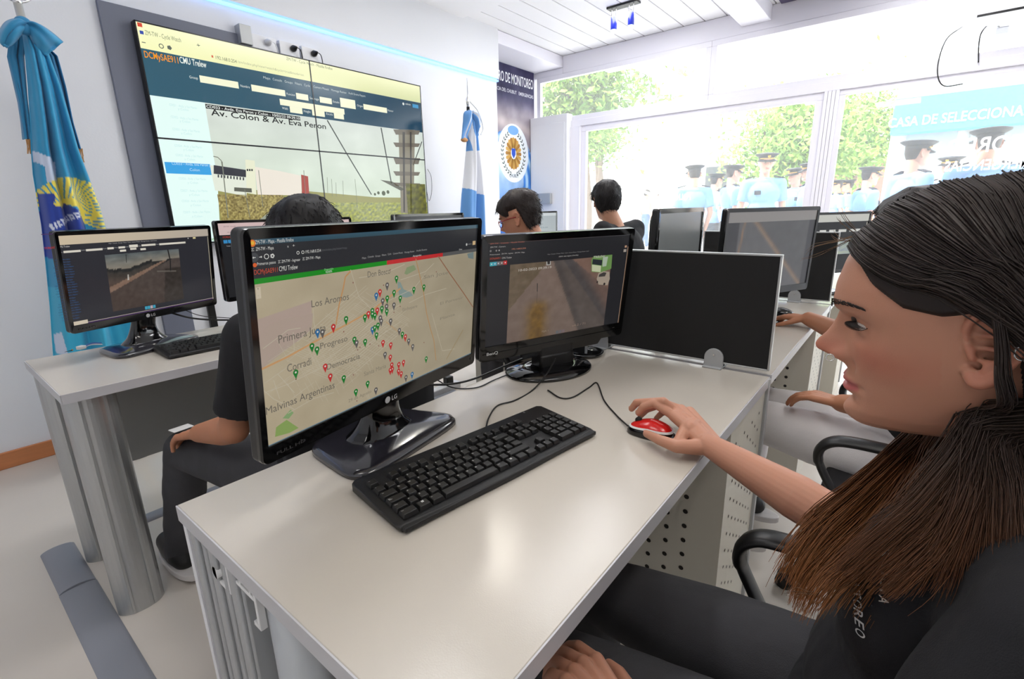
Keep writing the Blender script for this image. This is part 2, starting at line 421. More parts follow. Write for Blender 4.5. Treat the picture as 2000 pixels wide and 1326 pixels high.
# ceiling spotlights
r = empty('spotlight_bar', (4.35, 2.14, 2.86)); tag(r, 'black twin spotlight bar with two blue lit lamps on the ceiling', 'spotlight')
b = MB(); b.box(4.27, 4.35, 2.05, 2.33, 2.845, 2.861); b.build('mounting_plate', M['black'], r, bevel=.003, world=True)
for yy in (2.27, 2.11):
    b = MB()
    b.box(4.295, 4.30, yy-.022, yy-.018, 2.76, 2.846); b.box(4.295, 4.30, yy+.018, yy+.022, 2.76, 2.846)
    b.build('bracket', M['black'], r, world=True)
    b = MB(); b.lathe([(.018, .0), (.026, .005), (.026, .10), (.02, .105)], (4.30, yy, 2.68), 20)
    sp = b.build('lamp_head', mat('blue_tinted_housing', (24, 30, 120), .3, emit=(40, 70, 220), es=.5), r, smooth=True, world=True)
    b = MB(); b.sphere((4.30, yy, 2.678), .024, 16, 10)
    b.build('bulb', mat('bulb_glow', (220, 235, 255), .3, emit=(200, 220, 255), es=5), r, smooth=True, world=True)
# loose cables hanging in front of the glass top right
b = MB(); b.tube(bez([at(1880, 52, 3.6), at(1850, 75, 3.55), at(1834, 115, 3.5), at(1832, 150, 3.5), at(1845, 168, 3.5), at(1880, 164, 3.5)]), .004, 6)
o = b.build('hanging_cable', M['cable'], smooth=True); tag(o, 'long black cable looping down in front of the upper window', 'cable')
b = MB(); b.tube(bez([at(1952, 52, 3.5), at(1935, 46, 3.5), at(1918, 62, 3.5), at(1912, 85, 3.5), at(1911, 122, 3.5)]), .004, 6)
o = b.build('hanging_cable', M['cable'], smooth=True); tag(o, 'short black cable stub hanging from the white junction box', 'cable')
r = empty('junction_box', tuple(at(1955, 90, 3.55))); tag(r, 'small white junction box under the projector casing by the upper window', 'junction box')
b = MB(); q = at(1955, 70, 3.55); b.box(q[0]-.03, q[0]+.03, q[1]-.035, q[1]+.035, q[2]-.07, q[2]+.05); b.build('case', M['white'], r, bevel=.004, world=True)
b = MB(); q = at(1990, 12, 3.2); b.box(q[0]-.02, q[0]+.5, q[1]-.4, q[1]+.20, q[2]-.02, q[2]+.16)
r = empty('ceiling_unit', tuple(q)); tag(r, 'flat white casing hanging under the ceiling at the top right', 'casing')
b.build('case', M['frame'], r, bevel=.006, world=True)
b = MB(); b.box(q[0]-.024, q[0]-.018, q[1]-.4, q[1]+.20, q[2]-.026, q[2]-.012); b.build('edge_strip', M['black'], r, world=True)

# banner in the recess
r = empty('wall_banner', (4.7, 3.745, 1.0)); tag(r, 'tall dark blue banner with a round police emblem on the recessed wall', 'banner')
b = MB(); b.box(4.20, 5.14, 3.738, 3.748, .45, 2.742); b.build('cloth', mat('banner_cloth', (60, 66, 110), .6), r, world=True)
cv = Canvas((4.67, 3.7375, 1.6), (1, 0, 0), (0, 0, 1), .0004)
def ban(a, bb):
    x, z = a*.94-.47, bb*2.2-1.14
    base = mixc((60, 110, 190), (210, 232, 250), sstep(.25, .6, bb)) if bb < .62 else mixc((150, 140, 150), (52, 48, 84), sstep(.78, .88, bb))
    if .62 <= bb < .86: base = mixc(base, (225, 210, 205), .6*math.exp(-((bb-.76+.05*a)/.03)**2))
    d = math.hypot((a-.47)*.94, (bb-.47)*2.2)
    k = .5+.5*math.sin(d*60+2*math.atan2(bb-.47, a-.47))
    if .27 < d < .52: base = mixc(base, mixc((30, 110, 210), (190, 225, 250), k), .85)
    n = fbm(a*6, bb*14)*40
    return tuple(c+n for c in base)
cv.grid(-.47, -1.14, .47, 1.138, 60, 150, ban, 0)
cx, cz = .02, -.04
e = cv.uv((1003, 300)); cx, cz = e
cv.disc((cx, cz), .285, (240, 246, 252), 1, px=False, n=40, sy=1.12)
cv.disc((cx, cz+.25), .10, (120, 170, 225), 2, px=False, n=20, sy=.5)
for k in range(20):
    a = 2*PI*k/20; ca, sa = math.cos(a), math.sin(a); p = (-sa, ca)
    cv.polyuv([(cx+.05*ca+p[0]*.012, cz+.06*sa+p[1]*.012), (cx+.05*ca-p[0]*.012, cz+.06*sa-p[1]*.012), (cx+.135*ca-p[0]*.022, cz+.165*sa-p[1]*.022), (cx+.15*ca, cz+.18*sa), (cx+.135*ca+p[0]*.022, cz+.165*sa+p[1]*.022)], (205, 160, 80) if k % 2 else (170, 120, 50), 2)
cv.polyuv([(cx-.035, cz+.055), (cx+.035, cz+.055), (cx+.035, cz-.01), (cx, cz-.055), (cx-.035, cz-.01)], (40, 80, 190), 3)
for s_ in (-1, 1):
    for k in range(13):
        a = -1.35+2.35*k/12; r_ = .205
        x, z = cx+s_*r_*math.cos(a), cz+r_*1.12*math.sin(a)
        for q_ in (-1, 1):
            th = a+PI/2+q_*.6; th = th if s_ > 0 else PI-th
            dx, dz = math.cos(th)*.045, math.sin(th)*.045
            cv.polyuv([(x, z), (x+dx*.5-dz*.22, z+dz*.5+dx*.22), (x+dx, z+dz), (x+dx*.5+dz*.22, z+dz*.5-dx*.22)], (90, 100, 96), 2)
cv.textuv(cx-.085, cz-.262, .038, 'CHUBUT', (60, 75, 90), 3, width=.17, bold=True)
x1 = cv.uv((1041, 165))[0]; zt = cv.uv((1000, 168))[1]
cv.textuv(-.36, zt+.025, .10, 'CENTRO DE MONITOREO', (240, 240, 246), 3, width=x1+.36, bold=True)
cv.textuv(-.30, zt-.075, .035, 'POLICIA DEL CHUBUT   EMERGENCIAS', (215, 215, 225), 3, width=x1+.30, bold=True)
cv.build('print', M['print'], r)

# vinyl lettering on the outside of the glass (reads from outside)
cv = Canvas((XG-.005, 1.5, 1.5), (0, -1, 0), (0, 0, 1), .0002)
gw = (255, 255, 255)
root_l = empty('window_lettering', (XG-.005, 1.5, 0)); tag(root_l, 'white vinyl lettering and round emblem stuck on the big window, seen mirrored from inside', 'lettering')
def vt(pa, pb, h, s, bold=True, c=gw):
    cv = Canvas((XG-.005, 1.5, 1.5), (0, -1, 0), (0, 0, 1), .0002)
    (xa, ya), (xb, yb) = cv.uv(pa), cv.uv(pb); cv.textuv(xb, min(ya, yb)*.5+max(ya, yb)*.5, h, s, c, 2, width=abs(xb-xa), bold=bold, mirror=True); cv.build('lettering', M['gprint'], root_l)
vt((1307, 392), (1349, 389), .06, 'POLICIA')
vt((1849, 300), (2010, 292), .105, 'ITOREO'); vt((1843, 335), (2010, 328), .075, 'MERGENCIAS')
cv = Canvas((XG-.005, 1.5, 1.5), (0, -1, 0), (0, 0, 1), .0002)
e = cv.uv((1277, 343))
cv.disc(e, .20, (235, 240, 240), 1, px=False, n=32, r0=.17)
for k in range(16):
    a = 2*PI*k/16; ca, sa = math.cos(a), math.sin(a)
    cv.polyuv([(e[0]+.03*ca-sa*.006, e[1]+.03*sa+ca*.006), (e[0]+.03*ca+sa*.006, e[1]+.03*sa-ca*.006), (e[0]+.12*ca+sa*.018, e[1]+.12*sa-ca*.018), (e[0]+.12*ca-sa*.018, e[1]+.12*sa+ca*.018)], (228, 232, 228), 2)
for s_ in (-1, 1):
    for k in range(10):
        a = -1.3+2.3*k/9; x, z = e[0]+s_*.2*math.cos(a), e[1]+.2*math.sin(a); th = (a+PI/2+.5) if s_ > 0 else PI-(a+PI/2+.5)
        dx, dz = math.cos(th)*.05, math.sin(th)*.05
        cv.polyuv([(x, z), (x+dx*.5-dz*.25, z+dz*.5+dx*.25), (x+dx, z+dz), (x+dx*.5+dz*.25, z+dz*.5-dx*.25)], (205, 215, 210), 2)
cv.build('emblem', M['gprint'], root_l)

# video wall
r = empty('video_wall', (2.0, 3.31, 1.05)); tag(r, 'large video wall of four joined screens showing a street camera page on the white wall', 'video wall')
X0, X1, Z0, Z1 = 1.03, 2.965, 1.045, 2.19; XM, ZM = 2.0, 1.62
for (a, c, d, e) in ((X0, XM, ZM, Z1), (XM, X1, ZM, Z1), (X0, XM, Z0, ZM), (XM, X1, Z0, ZM)):
    b = MB(); b.box(a+.0008, c-.0008, 3.302, 3.345, d+.0008, e-.0008)
    b.build('display_panel', M['black'], r, bevel=.002, world=True)
cv = Canvas((2.0, 3.302, 1.62), (1, 0, 0), (0, 0, 1), .0003)
c2 = lambda x, y: (240+x*.33936, y*.33936)
R = lambda a, bb, col, L=1: cv.rect(c2(*a), c2(*bb), col, L)
hw, g_ = .9675, .0
zt, zb = Z1-1.62-.006, Z0-1.62+.006
def lv(p): return cv.uv(c2(*p))[1]
z_a, z_b, z_c = lv((98, 275)), lv((140, 545)), lv((0, 0))
def skyc(a, bb): n = fbm(a*5, bb*4)*26; return tuple(v+n for v in mixc((206, 222, 196), (214, 222, 214), bb))
xs = cv.uv(c2(472, 600))[0]; zs = cv.uv(c2(472, 596))[1]
cv.rectuv(-hw+.006, zb, hw-.006, zt, (228, 252, 246), 0)
cv.grid(-hw+.006, z_a, hw-.006, zt, 30, 6, lambda a, bb: mixc(mixc((250, 250, 190), (216, 222, 170), a), (250, 252, 205), bb), 1)
cv.grid(-hw+.006, z_b, hw-.006, z_a, 30, 8, lambda a, bb: mixc((38, 88, 108), (30, 66, 88), a), 1)
cv.grid(xs, zb, hw-.006, z_b, 60, 60, lambda a, bb: skyc(a, bb), 1)
# camera view
def P(x, y): return c2(x, y)
cv.poly([P(545, 1060), P(880, 1110), P(1060, 1100), P(1450, 1135), P(1745, 1140), P(1752, 1330), P(560, 1330)], (150, 148, 84), 2)
def brush(a, bb): n = fbm(a*34, bb*22)*150+fbm(a*7, bb*5)*60; return (146+n, 132+n, 76+n*.7)
x0_, z0_ = cv.uv(c2(560, 1330)); x1_, z1_ = cv.uv(c2(860, 1095))
cv.grid(cv.uv(c2(556, 1200))[0], zb, cv.uv(c2(930, 1200))[0], cv.uv(c2(700, 1120))[1], 90, 50, brush, 3)
cv.grid(cv.uv(c2(1200, 1200))[0], zb, hw-.006, cv.uv(c2(1500, 1165))[1], 90, 34, lambda a, bb: (150+fbm(a*50, bb*14)*110, 156+fbm(a*50, bb*14)*100, 80+fbm(a*19, bb*9)*60), 3)
cv.poly([P(700, 1330), P(960, 1130), P(1080, 1120), P(1240, 1330)], (150, 156, 140), 4)
cv.poly([P(500, 950), P(708, 985), P(712, 1130), P(530, 1095)], (226, 232, 216), 3)
cv.poly([P(522, 950), P(708, 978), P(708, 1020), P(522, 1000)], (44, 46, 54), 4)
for k in range(9): cv.poly([P(545+18*k, 1004+2*k), P(553+18*k, 1005+2*k), P(553+18*k, 1022+2*k), P(545+18*k, 1021+2*k)], (44, 46, 54), 4)
cv.poly([P(704, 918), P(758, 925), P(768, 1120), P(712, 1110)], (232, 234, 206), 4)
for k in range(3): cv.poly([P(712+13*k, 972), P(721+13*k, 973), P(721+13*k, 985), P(712+13*k, 984)], (50, 52, 50), 5)
cv.poly([P(760, 960), P(905, 985), P(1020, 1010), P(1030, 1125), P(775, 1120)], (236, 228, 214), 3)
cv.poly([P(1025, 1005), P(1065, 1015), P(1072, 1115), P(1030, 1118)], (170, 70, 60), 4)
cv.poly([P(640, 1078), P(740, 1084), P(742, 1108), P(640, 1100)], (90, 92, 80), 5)
for (xa, ya, xb, yb, wd_) in ((570, 930, 605, 1255, .006), (700, 1090, 730, 1250, .004), (780, 980, 805, 1190, .004), (1040, 980, 1052, 1130, .004), (1335, 1030, 1350, 1200, .003), (1265, 1040, 1268, 1130, .003), (1200, 1030, 1205, 1130, .003), (1175, 1020, 1178, 1110, .003), (1225, 1050, 1228, 1130, .003)):
    cv.line([P(xa, ya), P(xb, yb)], wd_, (120, 124, 110), 6)
cv.line([P(520, 900), P(545, 905), P(566, 925), P(572, 960)], .005, (120, 124, 110), 6)
cv.line([P(1175, 692), P(1285, 880), P(1430, 1120)], .009, (60, 66, 62), 6)
cv.line([P(1485, 735), P(1545, 1055)], .010, (56, 60, 58), 6)
cv.line([P(1720, 815), P(1670, 950)], .008, (60, 60, 58), 6)
cv.poly([P(1480, 1035), P(1550, 1045), P(1620, 1090), P(1600, 1098)], (90, 90, 76), 6)
cv.poly([P(1585, 745), P(1680, 748), P(1672, 1230), P(1600, 1225)], (136, 130, 112), 5)
for (y_, h_) in ((745, 30), (820, 26), (905, 40), (985, 26), (1050, 20)):
    cv.poly([P(1555, y_), P(1710, y_+6), P(1700, y_+h_), P(1570, y_+h_)], (110, 102, 88), 6)
cv.poly([P(1608, 760), P(1622, 760), P(1622, 1220), P(1614, 1220)], (70, 66, 60), 7); cv.poly([P(1650, 760), P(1660, 760), P(1662, 1220), P(1654, 1220)], (70, 66, 60), 7)
cv.grid(*cv.uv(c2(1640, 1235)), *cv.uv(c2(1738, 1060)), 14, 16, lambda a, bb: (104+fbm(a*6, bb*9)*80, 104+fbm(a*6, bb*9)*80, 50), 7)
for (tx, ty, s_) in ((1470, 1110, 6), (1500, 1112, 9), (1525, 1105, 7), (1450, 1118, 5)):
    cv.disc(P(tx, ty), .002*s_, (70, 80, 50), 4)
# overlays
cv.text(P(508, 663), P(1168, 738), .034, 'Av. Colon & Av. Eva Peron', (14, 18, 16), 8, bold=True)
a_, b_ = cv.uv(P(472, 596)), cv.uv(P(1017, 668)); cv.rectuv(a_[0], a_[1]-.026, b_[0], a_[1]-.002, (10, 12, 12), 9)
cv.textuv(a_[0]+.004, a_[1]-.021, .015, 'CD033 - Avda. Eva Peron y Colon - 10/02/23 09:39:10', (235, 240, 235), 10, width=b_[0]-a_[0]-.008, bold=True)
ox = -hw+.006
cv.text(P(125, 330), P(320, 365), .032, 'DCMySAE911', (240, 150, 30), 8, bold=True)
cv.text(P(328, 362), P(482, 392), .032, 'CMU Trelew', (238, 244, 236), 8, bold=True)
cv.text(P(128, 200), P(335, 245), .022, 'ZM-TW - Cycle Watch', (120, 130, 100), 8)
cv.text(P(940, 345), P(1205, 398), .017, 'ZM-TW - Cycle Watch - Mozilla Firefox', (110, 116, 96), 8)
R((80, 128), (112, 158), (214, 66, 40), 8); R((94, 175), (120, 200), (40, 70, 170), 8)
cv.text(P(535, 340), P(655, 365), .018, '192.168.0.254', (100, 110, 90), 8); cv.text(P(660, 362), P(1040, 440), .014, '/zm/index.php?view=watch&cycle=true&mode=on', (180, 184, 150), 8)
cv.line([P(108, 243), P(130, 247)], .004, (90, 100, 90), 8); cv.disc(P(220, 266), .012, (90, 100, 90), 8, r0=.008); cv.disc(P(267, 275), .012, (90, 100, 90), 8, n=5)
cv.line([P(430, 252), P(436, 268)], .003, (90, 100, 90), 8); cv.line([P(424, 260), P(443, 262)], .003, (90, 100, 90), 8)
R((508, 318), (520, 333), (214, 90, 60), 8)
for s_, a, bb in (('Maps', (808, 452), (848, 462)), ('Console', (862, 462), (915, 473)), ('Groups', (930, 475), (976, 486)), ('Filters', (990, 486), (1028, 495)), ('Cycle', (1042, 495), (1076, 503)), ('Camera Mosaic', (1096, 505), (1186, 522)), ('Montage Review', (1198, 524), (1286, 541)), ('Audit Events Report', (1297, 541), (1395, 560))):
    cv.text(P(*a), P(*bb), .014, s_, (200, 212, 210), 8)
for s_, a, bb in (('Group', (383, 450), (432, 460)), ('Nombre', (676, 500), (730, 508)), ('Funcion', (942, 546), (990, 556)), ('Storage', (1075, 570), (1128, 580)), ('Estado', (1208, 590), (1245, 598)), ('Origen', (1347, 612), (1380, 620)), ('Monitor', (1523, 640), (1556, 646)), ('Width', (916, 628), (950, 636)), ('Height', (1040, 645), (1080, 652)), ('Escala', (1170, 660), (1207, 668)), ('admin', (1625, 602), (1655, 606))):
    cv.text(P(*a), P(*bb), .014, s_, (226, 232, 226), 8)
for a, bb in (((438, 433), (668, 515)), ((736, 486), (936, 556)), ((994, 534), (1068, 580)), ((1130, 556), (1203, 600)), ((1247, 562), (1340, 634)), ((1382, 598), (1520, 650)), ((900, 568), (1275, 655)), ((958, 612), (1034, 655)), ((1086, 630), (1162, 672)), ((1212, 648), (1272, 686))):
    (xa, ya), (xb, yb) = cv.uv(P(*a)), cv.uv(P(*bb)); hh = .046 if bb[1]-a[1] != 72 else .075
    cv.rectuv(xa, ya-hh*.8, xb, ya, (246, 246, 214), 7)
cv.disc(P(1613, 598), .010, (230, 236, 230), 8); a, bb = cv.uv(P(1665, 598)), cv.uv(P(1700, 625)); cv.rectuv(a[0], bb[1], bb[0], a[1], (60, 150, 200), 8)
for i, y_ in enumerate((595, 665, 735, 830, 885, 1020, 1090, 1150, 1215)):
    x_ = 232+y_*.13
    for k, (s_, wq) in enumerate((('CD0%d - Avda. y San Martin' % (21+i), 155), ('y Colon', 60))):
        q = cv.uv(P(x_+(0 if k == 0 else 50)-45, y_+k*24)); q2 = cv.uv(P(x_+(0 if k == 0 else 50)-45+wq, y_+k*24))
        cv.textuv(q[0], q[1]-.012, .012, s_, (196, 232, 232), 8, width=q2[0]-q[0])
a, bb = cv.uv(P(236, 925)), cv.uv(P(508, 995)); cv.rectuv(a[0], bb[1]-.012, bb[0], a[1]-.006, (52, 160, 226), 8)
cv.textuv(a[0]+.035, bb[1]+.036, .015, 'CD033 - Avda. Eva Peron y', (196, 228, 246), 9, width=.20); cv.textuv(a[0]+.12, bb[1]+.006, .015, 'Colon', (196, 228, 246), 9)
a = cv.uv((384, 470)); cv.rectuv(a[0], a[1]-.01, a[0]+.03, a[1]+.025, (240, 150, 60), 8); cv.textuv(a[0]+.04, a[1]-.005, .022, '[Avenida]', (120, 170, 90), 8)
# seams
cv.rectuv(-.0045, zb-.006, .0045, zt+.006, (26, 28, 30), 12); cv.rectuv(-hw, -.0045, hw, .0045, (26, 28, 30), 12)
for q in ((-hw, zb-.006, -hw+.007, zt+.006), (hw-.007, zb-.006, hw, zt+.006), (-hw, zb-.006, hw, zb+.001), (-hw, zt-.001, hw, zt+.006)): cv.rectuv(*q, (18, 18, 20), 12)
cv.build('screen_image', M['wallscreen'], r)
# grey surround panel on the wall behind the screens
b = MB(); b.prism([(.905, .35), (1.06, .35), (1.06, 2.20), (2.06, 2.20), (2.06, 2.262), (.905, 2.262)], 3.356, 3.379, tf=lambda x, y, z: (x, z, y))
o = b.build('screen_surround', mat('grey_surround', (112, 116, 132), .5), bevel=.003); tag(o, 'grey angled surround framing the left edge and top of the video wall', 'surround')
b = MB(); b.box(1.15, 1.19, 3.35, 3.378, .35, 1.05); o = b.build('screen_post', M['black'], bevel=.003); tag(o, 'thin dark upright post under the video wall', 'post')
# sockets above the screens
pb = aty(465, 62, 3.34); pe = aty(607, 112, 3.34)
for i, (xa, xb_) in enumerate(((0.0, .10), (.11, .34), (.36, .56), (.57, .76))):
    W_ = 2.0-pb[0]
    x0, x1 = pb[0]+xa*.78/.76*.53/.53*.7, pb[0]+xb_*.7
    rr = empty('wall_socket', ((x0+x1)/2, 3.365, 2.285))
    tag(rr, ['narrow grey trunking box left of the sockets above the video wall', 'white wall socket holding a white plug above the video wall', 'white wall socket with a black plug and cable above the video wall', 'rightmost white wall socket with a black plug above the screen seam'][i], 'socket', 'sockets above the video wall')
    b = MB(); b.box(x0, x1, 3.352-(.035 if i == 0 else 0), 3.379, 2.205, 2.285 if i else 2.31); b.build('plate', M['alu2'] if i == 0 else M['white'], rr, bevel=.003, world=True)
    if i:
        b = MB(); xm = (x0+x1)/2+.02; b.T = Matrix.Translation((xm, 3.35, 2.25))@Matrix.Rotation(PI/2, 4, 'X')
        b.lathe([(.018, -.002), (.020, .015), (.012, .035), (.006, .05)], n=14)
        b.T = Matrix.Identity(4); b.tube(bez([(xm, 3.30, 2.25), (xm+.03, 3.31, 2.24), (xm+.05, 3.33, 2.20), (xm+.055, 3.345, 2.14)]), .003, 6)
        b.build('plug', M['black'] if i > 1 else M['white'], rr, smooth=True, world=True)
b = MB(); b.tube(bez([aty(835, 330, 3.36), aty(842, 345, 3.36), aty(843, 375, 3.36), aty(838, 392, 3.36), aty(833, 372, 3.36)]), .002, 5)
o = b.build('thin_wire', M['cable'], smooth=True); tag(o, 'thin dark wire hanging at the right edge of the video wall', 'wire')

# ============================================================ FLAGS
def loft(name, rows, col, Y, m, parent, nx=40, waves=5, amp=.02, slack=.0, ph=0.0, thick=.004):
    """cloth hung between a left and a right edge; rows = (pixel y, pixel x left, pixel x right)"""
    rows = [(y, l, r_) for y, l, r_ in rows]; ny = 260
    ys = np.linspace(rows[0][0], rows[-1][0], ny)
    L = np.interp(ys, [r_[0] for r_ in rows], [r_[1] for r_ in rows]); Rr = np.interp(ys, [r_[0] for r_ in rows], [r_[2] for r_ in rows])
    vs = []; cs = []
    for j in range(ny):
        for i in range(nx+1):
            a = i/nx; px = L[j]+(Rr[j]-L[j])*a
            p = aty(px, ys[j], Y)
            f = min(1, j/ny*3+.15); jj = j*70/ny
            w_ = amp*f*(math.sin(a*waves*2*PI+ph+jj*.02)+.5*math.sin(a*waves*3.3*PI+1.3))
            vs.append((p[0], p[1]+w_-slack*math.sin(PI*a), p[2])); cs.append(lin(col(px, ys[j])))
    fs = [(j*(nx+1)+i, j*(nx+1)+i+1, (j+1)*(nx+1)+i+1, (j+1)*(nx+1)+i) for j in range(ny-1) for i in range(nx)]
    o = mesh_obj(name, vs, fs, m, parent, smooth=True, world=True); point_colors(o, cs)
    md = o.modifiers.new('t', 'SOLIDIFY'); md.thickness = thick
    return o
def inpoly(p, poly):
    x, y = p; r_ = False; n = len(poly)
    for i in range(n):
        (x1, y1), (x2, y2) = poly[i], poly[(i+1) % n]
        if (y1 > y) != (y2 > y) and x < (x2-x1)*(y-y1)/(y2-y1)+x1: r_ = not r_
    return r_
def loop_surf(name, up, lo, Y, bulge, colf, m, parent):
    n = 26; U = [p for p in bez([(x, y, 0) for x, y in up], 8)]; Lo = [p for p in bez([(x, y, 0) for x, y in lo], 8)]
    def samp(c, t): q = t*(len(c)-1); i = min(int(q), len(c)-2); return c[i].lerp(c[i+1], q-i)
    vs = []; cs = []
    for i in range(n+1):
        for j in range(15):
            a, bb = i/n, j/14; p = samp(U, a).lerp(samp(Lo, a), bb)
            q = aty(p.x, p.y, Y); vs.append((q[0], q[1]-bulge*math.sin(PI*bb)*math.sin(PI*min(1, a+.12))+.008*math.sin(bb*12+a*3), q[2])); cs.append(lin(colf(bb, a)))
    fs = [(i*15+j, i*15+j+1, (i+1)*15+j+1, (i+1)*15+j) for i in range(n) for j in range(14)]
    o = mesh_obj(name, vs, fs, m, parent, smooth=True, world=True); point_colors(o, cs)
    md = o.modifiers.new('t', 'SOLIDIFY'); md.thickness = .006; return o
k1 = lambda x, y: (x/2.946, y/2.946)
TEAL = (44, 150, 196)
band = [k1(185, 860), k1(320, 935), k1(335, 1040), k1(265, 1050), k1(255, 962), k1(188, 918)]
gear = [k1(225, 1110), k1(305, 1120), k1(310, 1150), k1(300, 1180), k1(345, 1195), k1(375, 1170), k1(440, 1220), k1(480, 1300), k1(520, 1420), k1(420, 1500), k1(250, 1480), k1(235, 1290)]
band2 = [(109, 655), (121, 648), (131, 690), (114, 690)]
sunc = k1(385, 1250)
def chubut(x, y):
    c = TEAL if y < 560 else (60, 176, 214)
    dx, dy = x-sunc[0], (y-sunc[1]); d = math.hypot(dx*1.0, dy*.95)
    if inpoly((x, y), band) or inpoly((x, y), band2): return (206, 218, 240)
    if inpoly((x, y), gear):
        q = (x-k1(290, 1310)[0])*.88+(y-k1(290, 1310)[1])*-.47
        off = (x-k1(290, 1310)[0])*.47+(y-k1(290, 1310)[1])*.88
        if 0 < q < 62 and abs(abs(off)-3.2) < 2.6 and (q % 7) < 5.2: return (224, 230, 246)
        return (34, 64, 160)
    a = math.atan2(-dy, dx)
    if 22 < d < 74 and -.35 < a < 2.75:
        if d < 34 or ((a*8.2) % 1.0) < .68: return (244, 226, 92)
    if 255 < x < 275 and y > 620: return (240, 220, 90)
    return c
bx = atz(258, 880, 0); fx, fy = bx[0], 3.085
r = empty('flag_stand', (fx, fy, 0)); tag(r, 'pale metal flagpole standing on a round dark base behind the left desk', 'flagpole')
b = MB(); b.lathe([(.001, .0), (.145, .0), (.15, .012), (.13, .03), (.06, .045), (.035, .06), (.03, .09), (.001, .09)], (fx, fy, 0), 40); b.build('stand_base', M['darkwood'], r, smooth=True, world=True)
b = MB(); b.tube([(fx, fy, .08), (fx-.01, fy, 1.2), (fx-.02, fy, 2.09)], .015, 14); b.build('pole', M['pole'], r, smooth=True, world=True)
b = MB(); c0 = Vector((fx-.022, fy, 2.155))
b.tube([c0+Vector((.06*math.sin(q), 0, -.06*math.cos(q)*1.1)) for q in np.linspace(0, 2*PI, 28)], .005, 8, caps=False); b.sphere((fx-.02, fy, 2.091), .017)
b.build('finial_ring', M['chrome'], r, smooth=True, world=True)
r = empty('provincial_flag', (fx, fy, .5)); tag(r, 'teal blue provincial flag with a yellow sun tied with a bow behind the left desk', 'flag')
loft('cloth', [(58, 44, 54), (100, 48, 92), (170, 55, 118), (240, 60, 138), (290, 62, 152), (340, 66, 172), (400, 76, 195), (440, 83, 207), (520, 92, 235), (600, 100, 262), (700, 107, 294), (800, 112, 304), (860, 116, 306)], chubut, fy-.05, M['flag'], r, 170, 3, .028, .03)
dark = lambda x, y: (26, 112, 160)
loft('ribbon', [(70, 18, 50), (110, 14, 46), (200, 36, 54), (272, 47, 62)], lambda x, y: (40, 130, 176), fy+.0, M['flag'], r, 24, 2, .014)
loft('ribbon', [(60, 50, 62), (110, 85, 112), (170, 106, 128), (240, 124, 142), (292, 146, 157)], dark, fy-.0, M['flag'], r, 24, 1.5, .012)
for px, py in ((56, 272), (155, 290)):
    b = MB()
    for k in range(9):
        q = aty(px-5+k*1.3, py, fy-.01); b.tube([q, (q[0]+random.uniform(-.004, .004), q[1], q[2]-.03), (q[0]+random.uniform(-.01, .01), q[1], q[2]-.06)], .002, 5)
    b.build('fringe', M['rope'], r, world=True)
tl = lambda bb, a: mixc((30, 120, 168), (66, 160, 206), .5+.5*math.sin(bb*9))
q_ = lambda *p: [k1(*v) for v in p]
loop_surf('bow_loop', q_((138, 125), (95, 112), (40, 130), (8, 180), (5, 235), (30, 268)), q_((138, 172), (125, 185), (108, 205), (85, 230), (60, 255), (32, 270)), fy-.09, .06, tl, M['flag'], r)
loop_surf('bow_loop', q_((132, 125), (180, 118), (240, 140), (300, 180), (340, 215), (366, 240)), q_((140, 172), (160, 190), (180, 230), (215, 280), (245, 305), (272, 318)), fy-.09, .06, tl, M['flag'], r)
b = MB(); k_ = aty(*k1(137, 148), fy-.10); b.sphere(k_, .032, 16, 10, (1, .8, 1.1)); o = b.build('knot', mat('flag_knot', (40, 132, 180), .5, sheen=.2), r, smooth=True, world=True)

# national flag near the banner
fy = 3.05; k5 = lambda x, y: (860+x/2.946, y/2.946)
tp = aty(*k5(160, 630), fy); fx = tp[0]
r = empty('flag_stand', (fx, fy, 0)); tag(r, 'slim flagpole with spear tip standing beside the wall banner', 'flagpole')
b = MB(); b.lathe([(.001, 0), (.14, 0), (.145, .012), (.05, .04), (.03, .09), (.001, .09)], (fx, fy, 0), 32); b.build('stand_base', M['darkwood'], r, smooth=True, world=True)
b = MB(); b.tube([(fx, fy, .08), (fx, fy, tp[2]+.02)], .014, 12); b.build('pole', M['black'], r, smooth=True, world=True)
b = MB(); b.tube([(fx, fy, tp[2]), (fx, fy, tp[2]+.08), (fx, fy, tp[2]+.10), (fx, fy, tp[2]+.24)], [.012, .018, .007, .001], 10); b.build('spear_tip', M['chrome'], r, smooth=True, world=True)
r = empty('national_flag', (fx, fy, .9)); tag(r, 'light blue and white national flag with a bow hanging beside the wall banner', 'flag')
BL = (96, 150, 212); WH = (226, 228, 236)
def arg(x, y):
    u, v = (x-860)*2.946, y*2.946
    if v < 870: return WH if (u-150-(v-640)*.1) % 44 < 14 else BL
    return WH if v < 1075+(u-135)*.55 else BL
loft('cloth', [(k5(0, 640)[1],)+(k5(158, 0)[0], k5(186, 0)[0]), (k5(0, 760)[1], k5(160, 0)[0], k5(204, 0)[0]), (k5(0, 880)[1], k5(158, 0)[0], k5(210, 0)[0]), (k5(0, 1000)[1], k5(150, 0)[0], k5(228, 0)[0]), (k5(0, 1120)[1], k5(138, 0)[0], k5(243, 0)[0]), (k5(0, 1230)[1], k5(132, 0)[0], k5(250, 0)[0]), (470, k5(130, 0)[0], k5(256, 0)[0]), (540, k5(130, 0)[0], k5(262, 0)[0])], arg, fy-.05, M['flag'], r, 60, 2, .03, .03)
ab = lambda bb, a: WH if .38 < bb < .60 else BL
loop_surf('bow_loop', [k5(160, 635), k5(140, 650), k5(135, 700), k5(122, 800)], [k5(170, 650), k5(165, 700), k5(160, 750), k5(152, 815)], fy-.09, .05, ab, M['flag'], r)
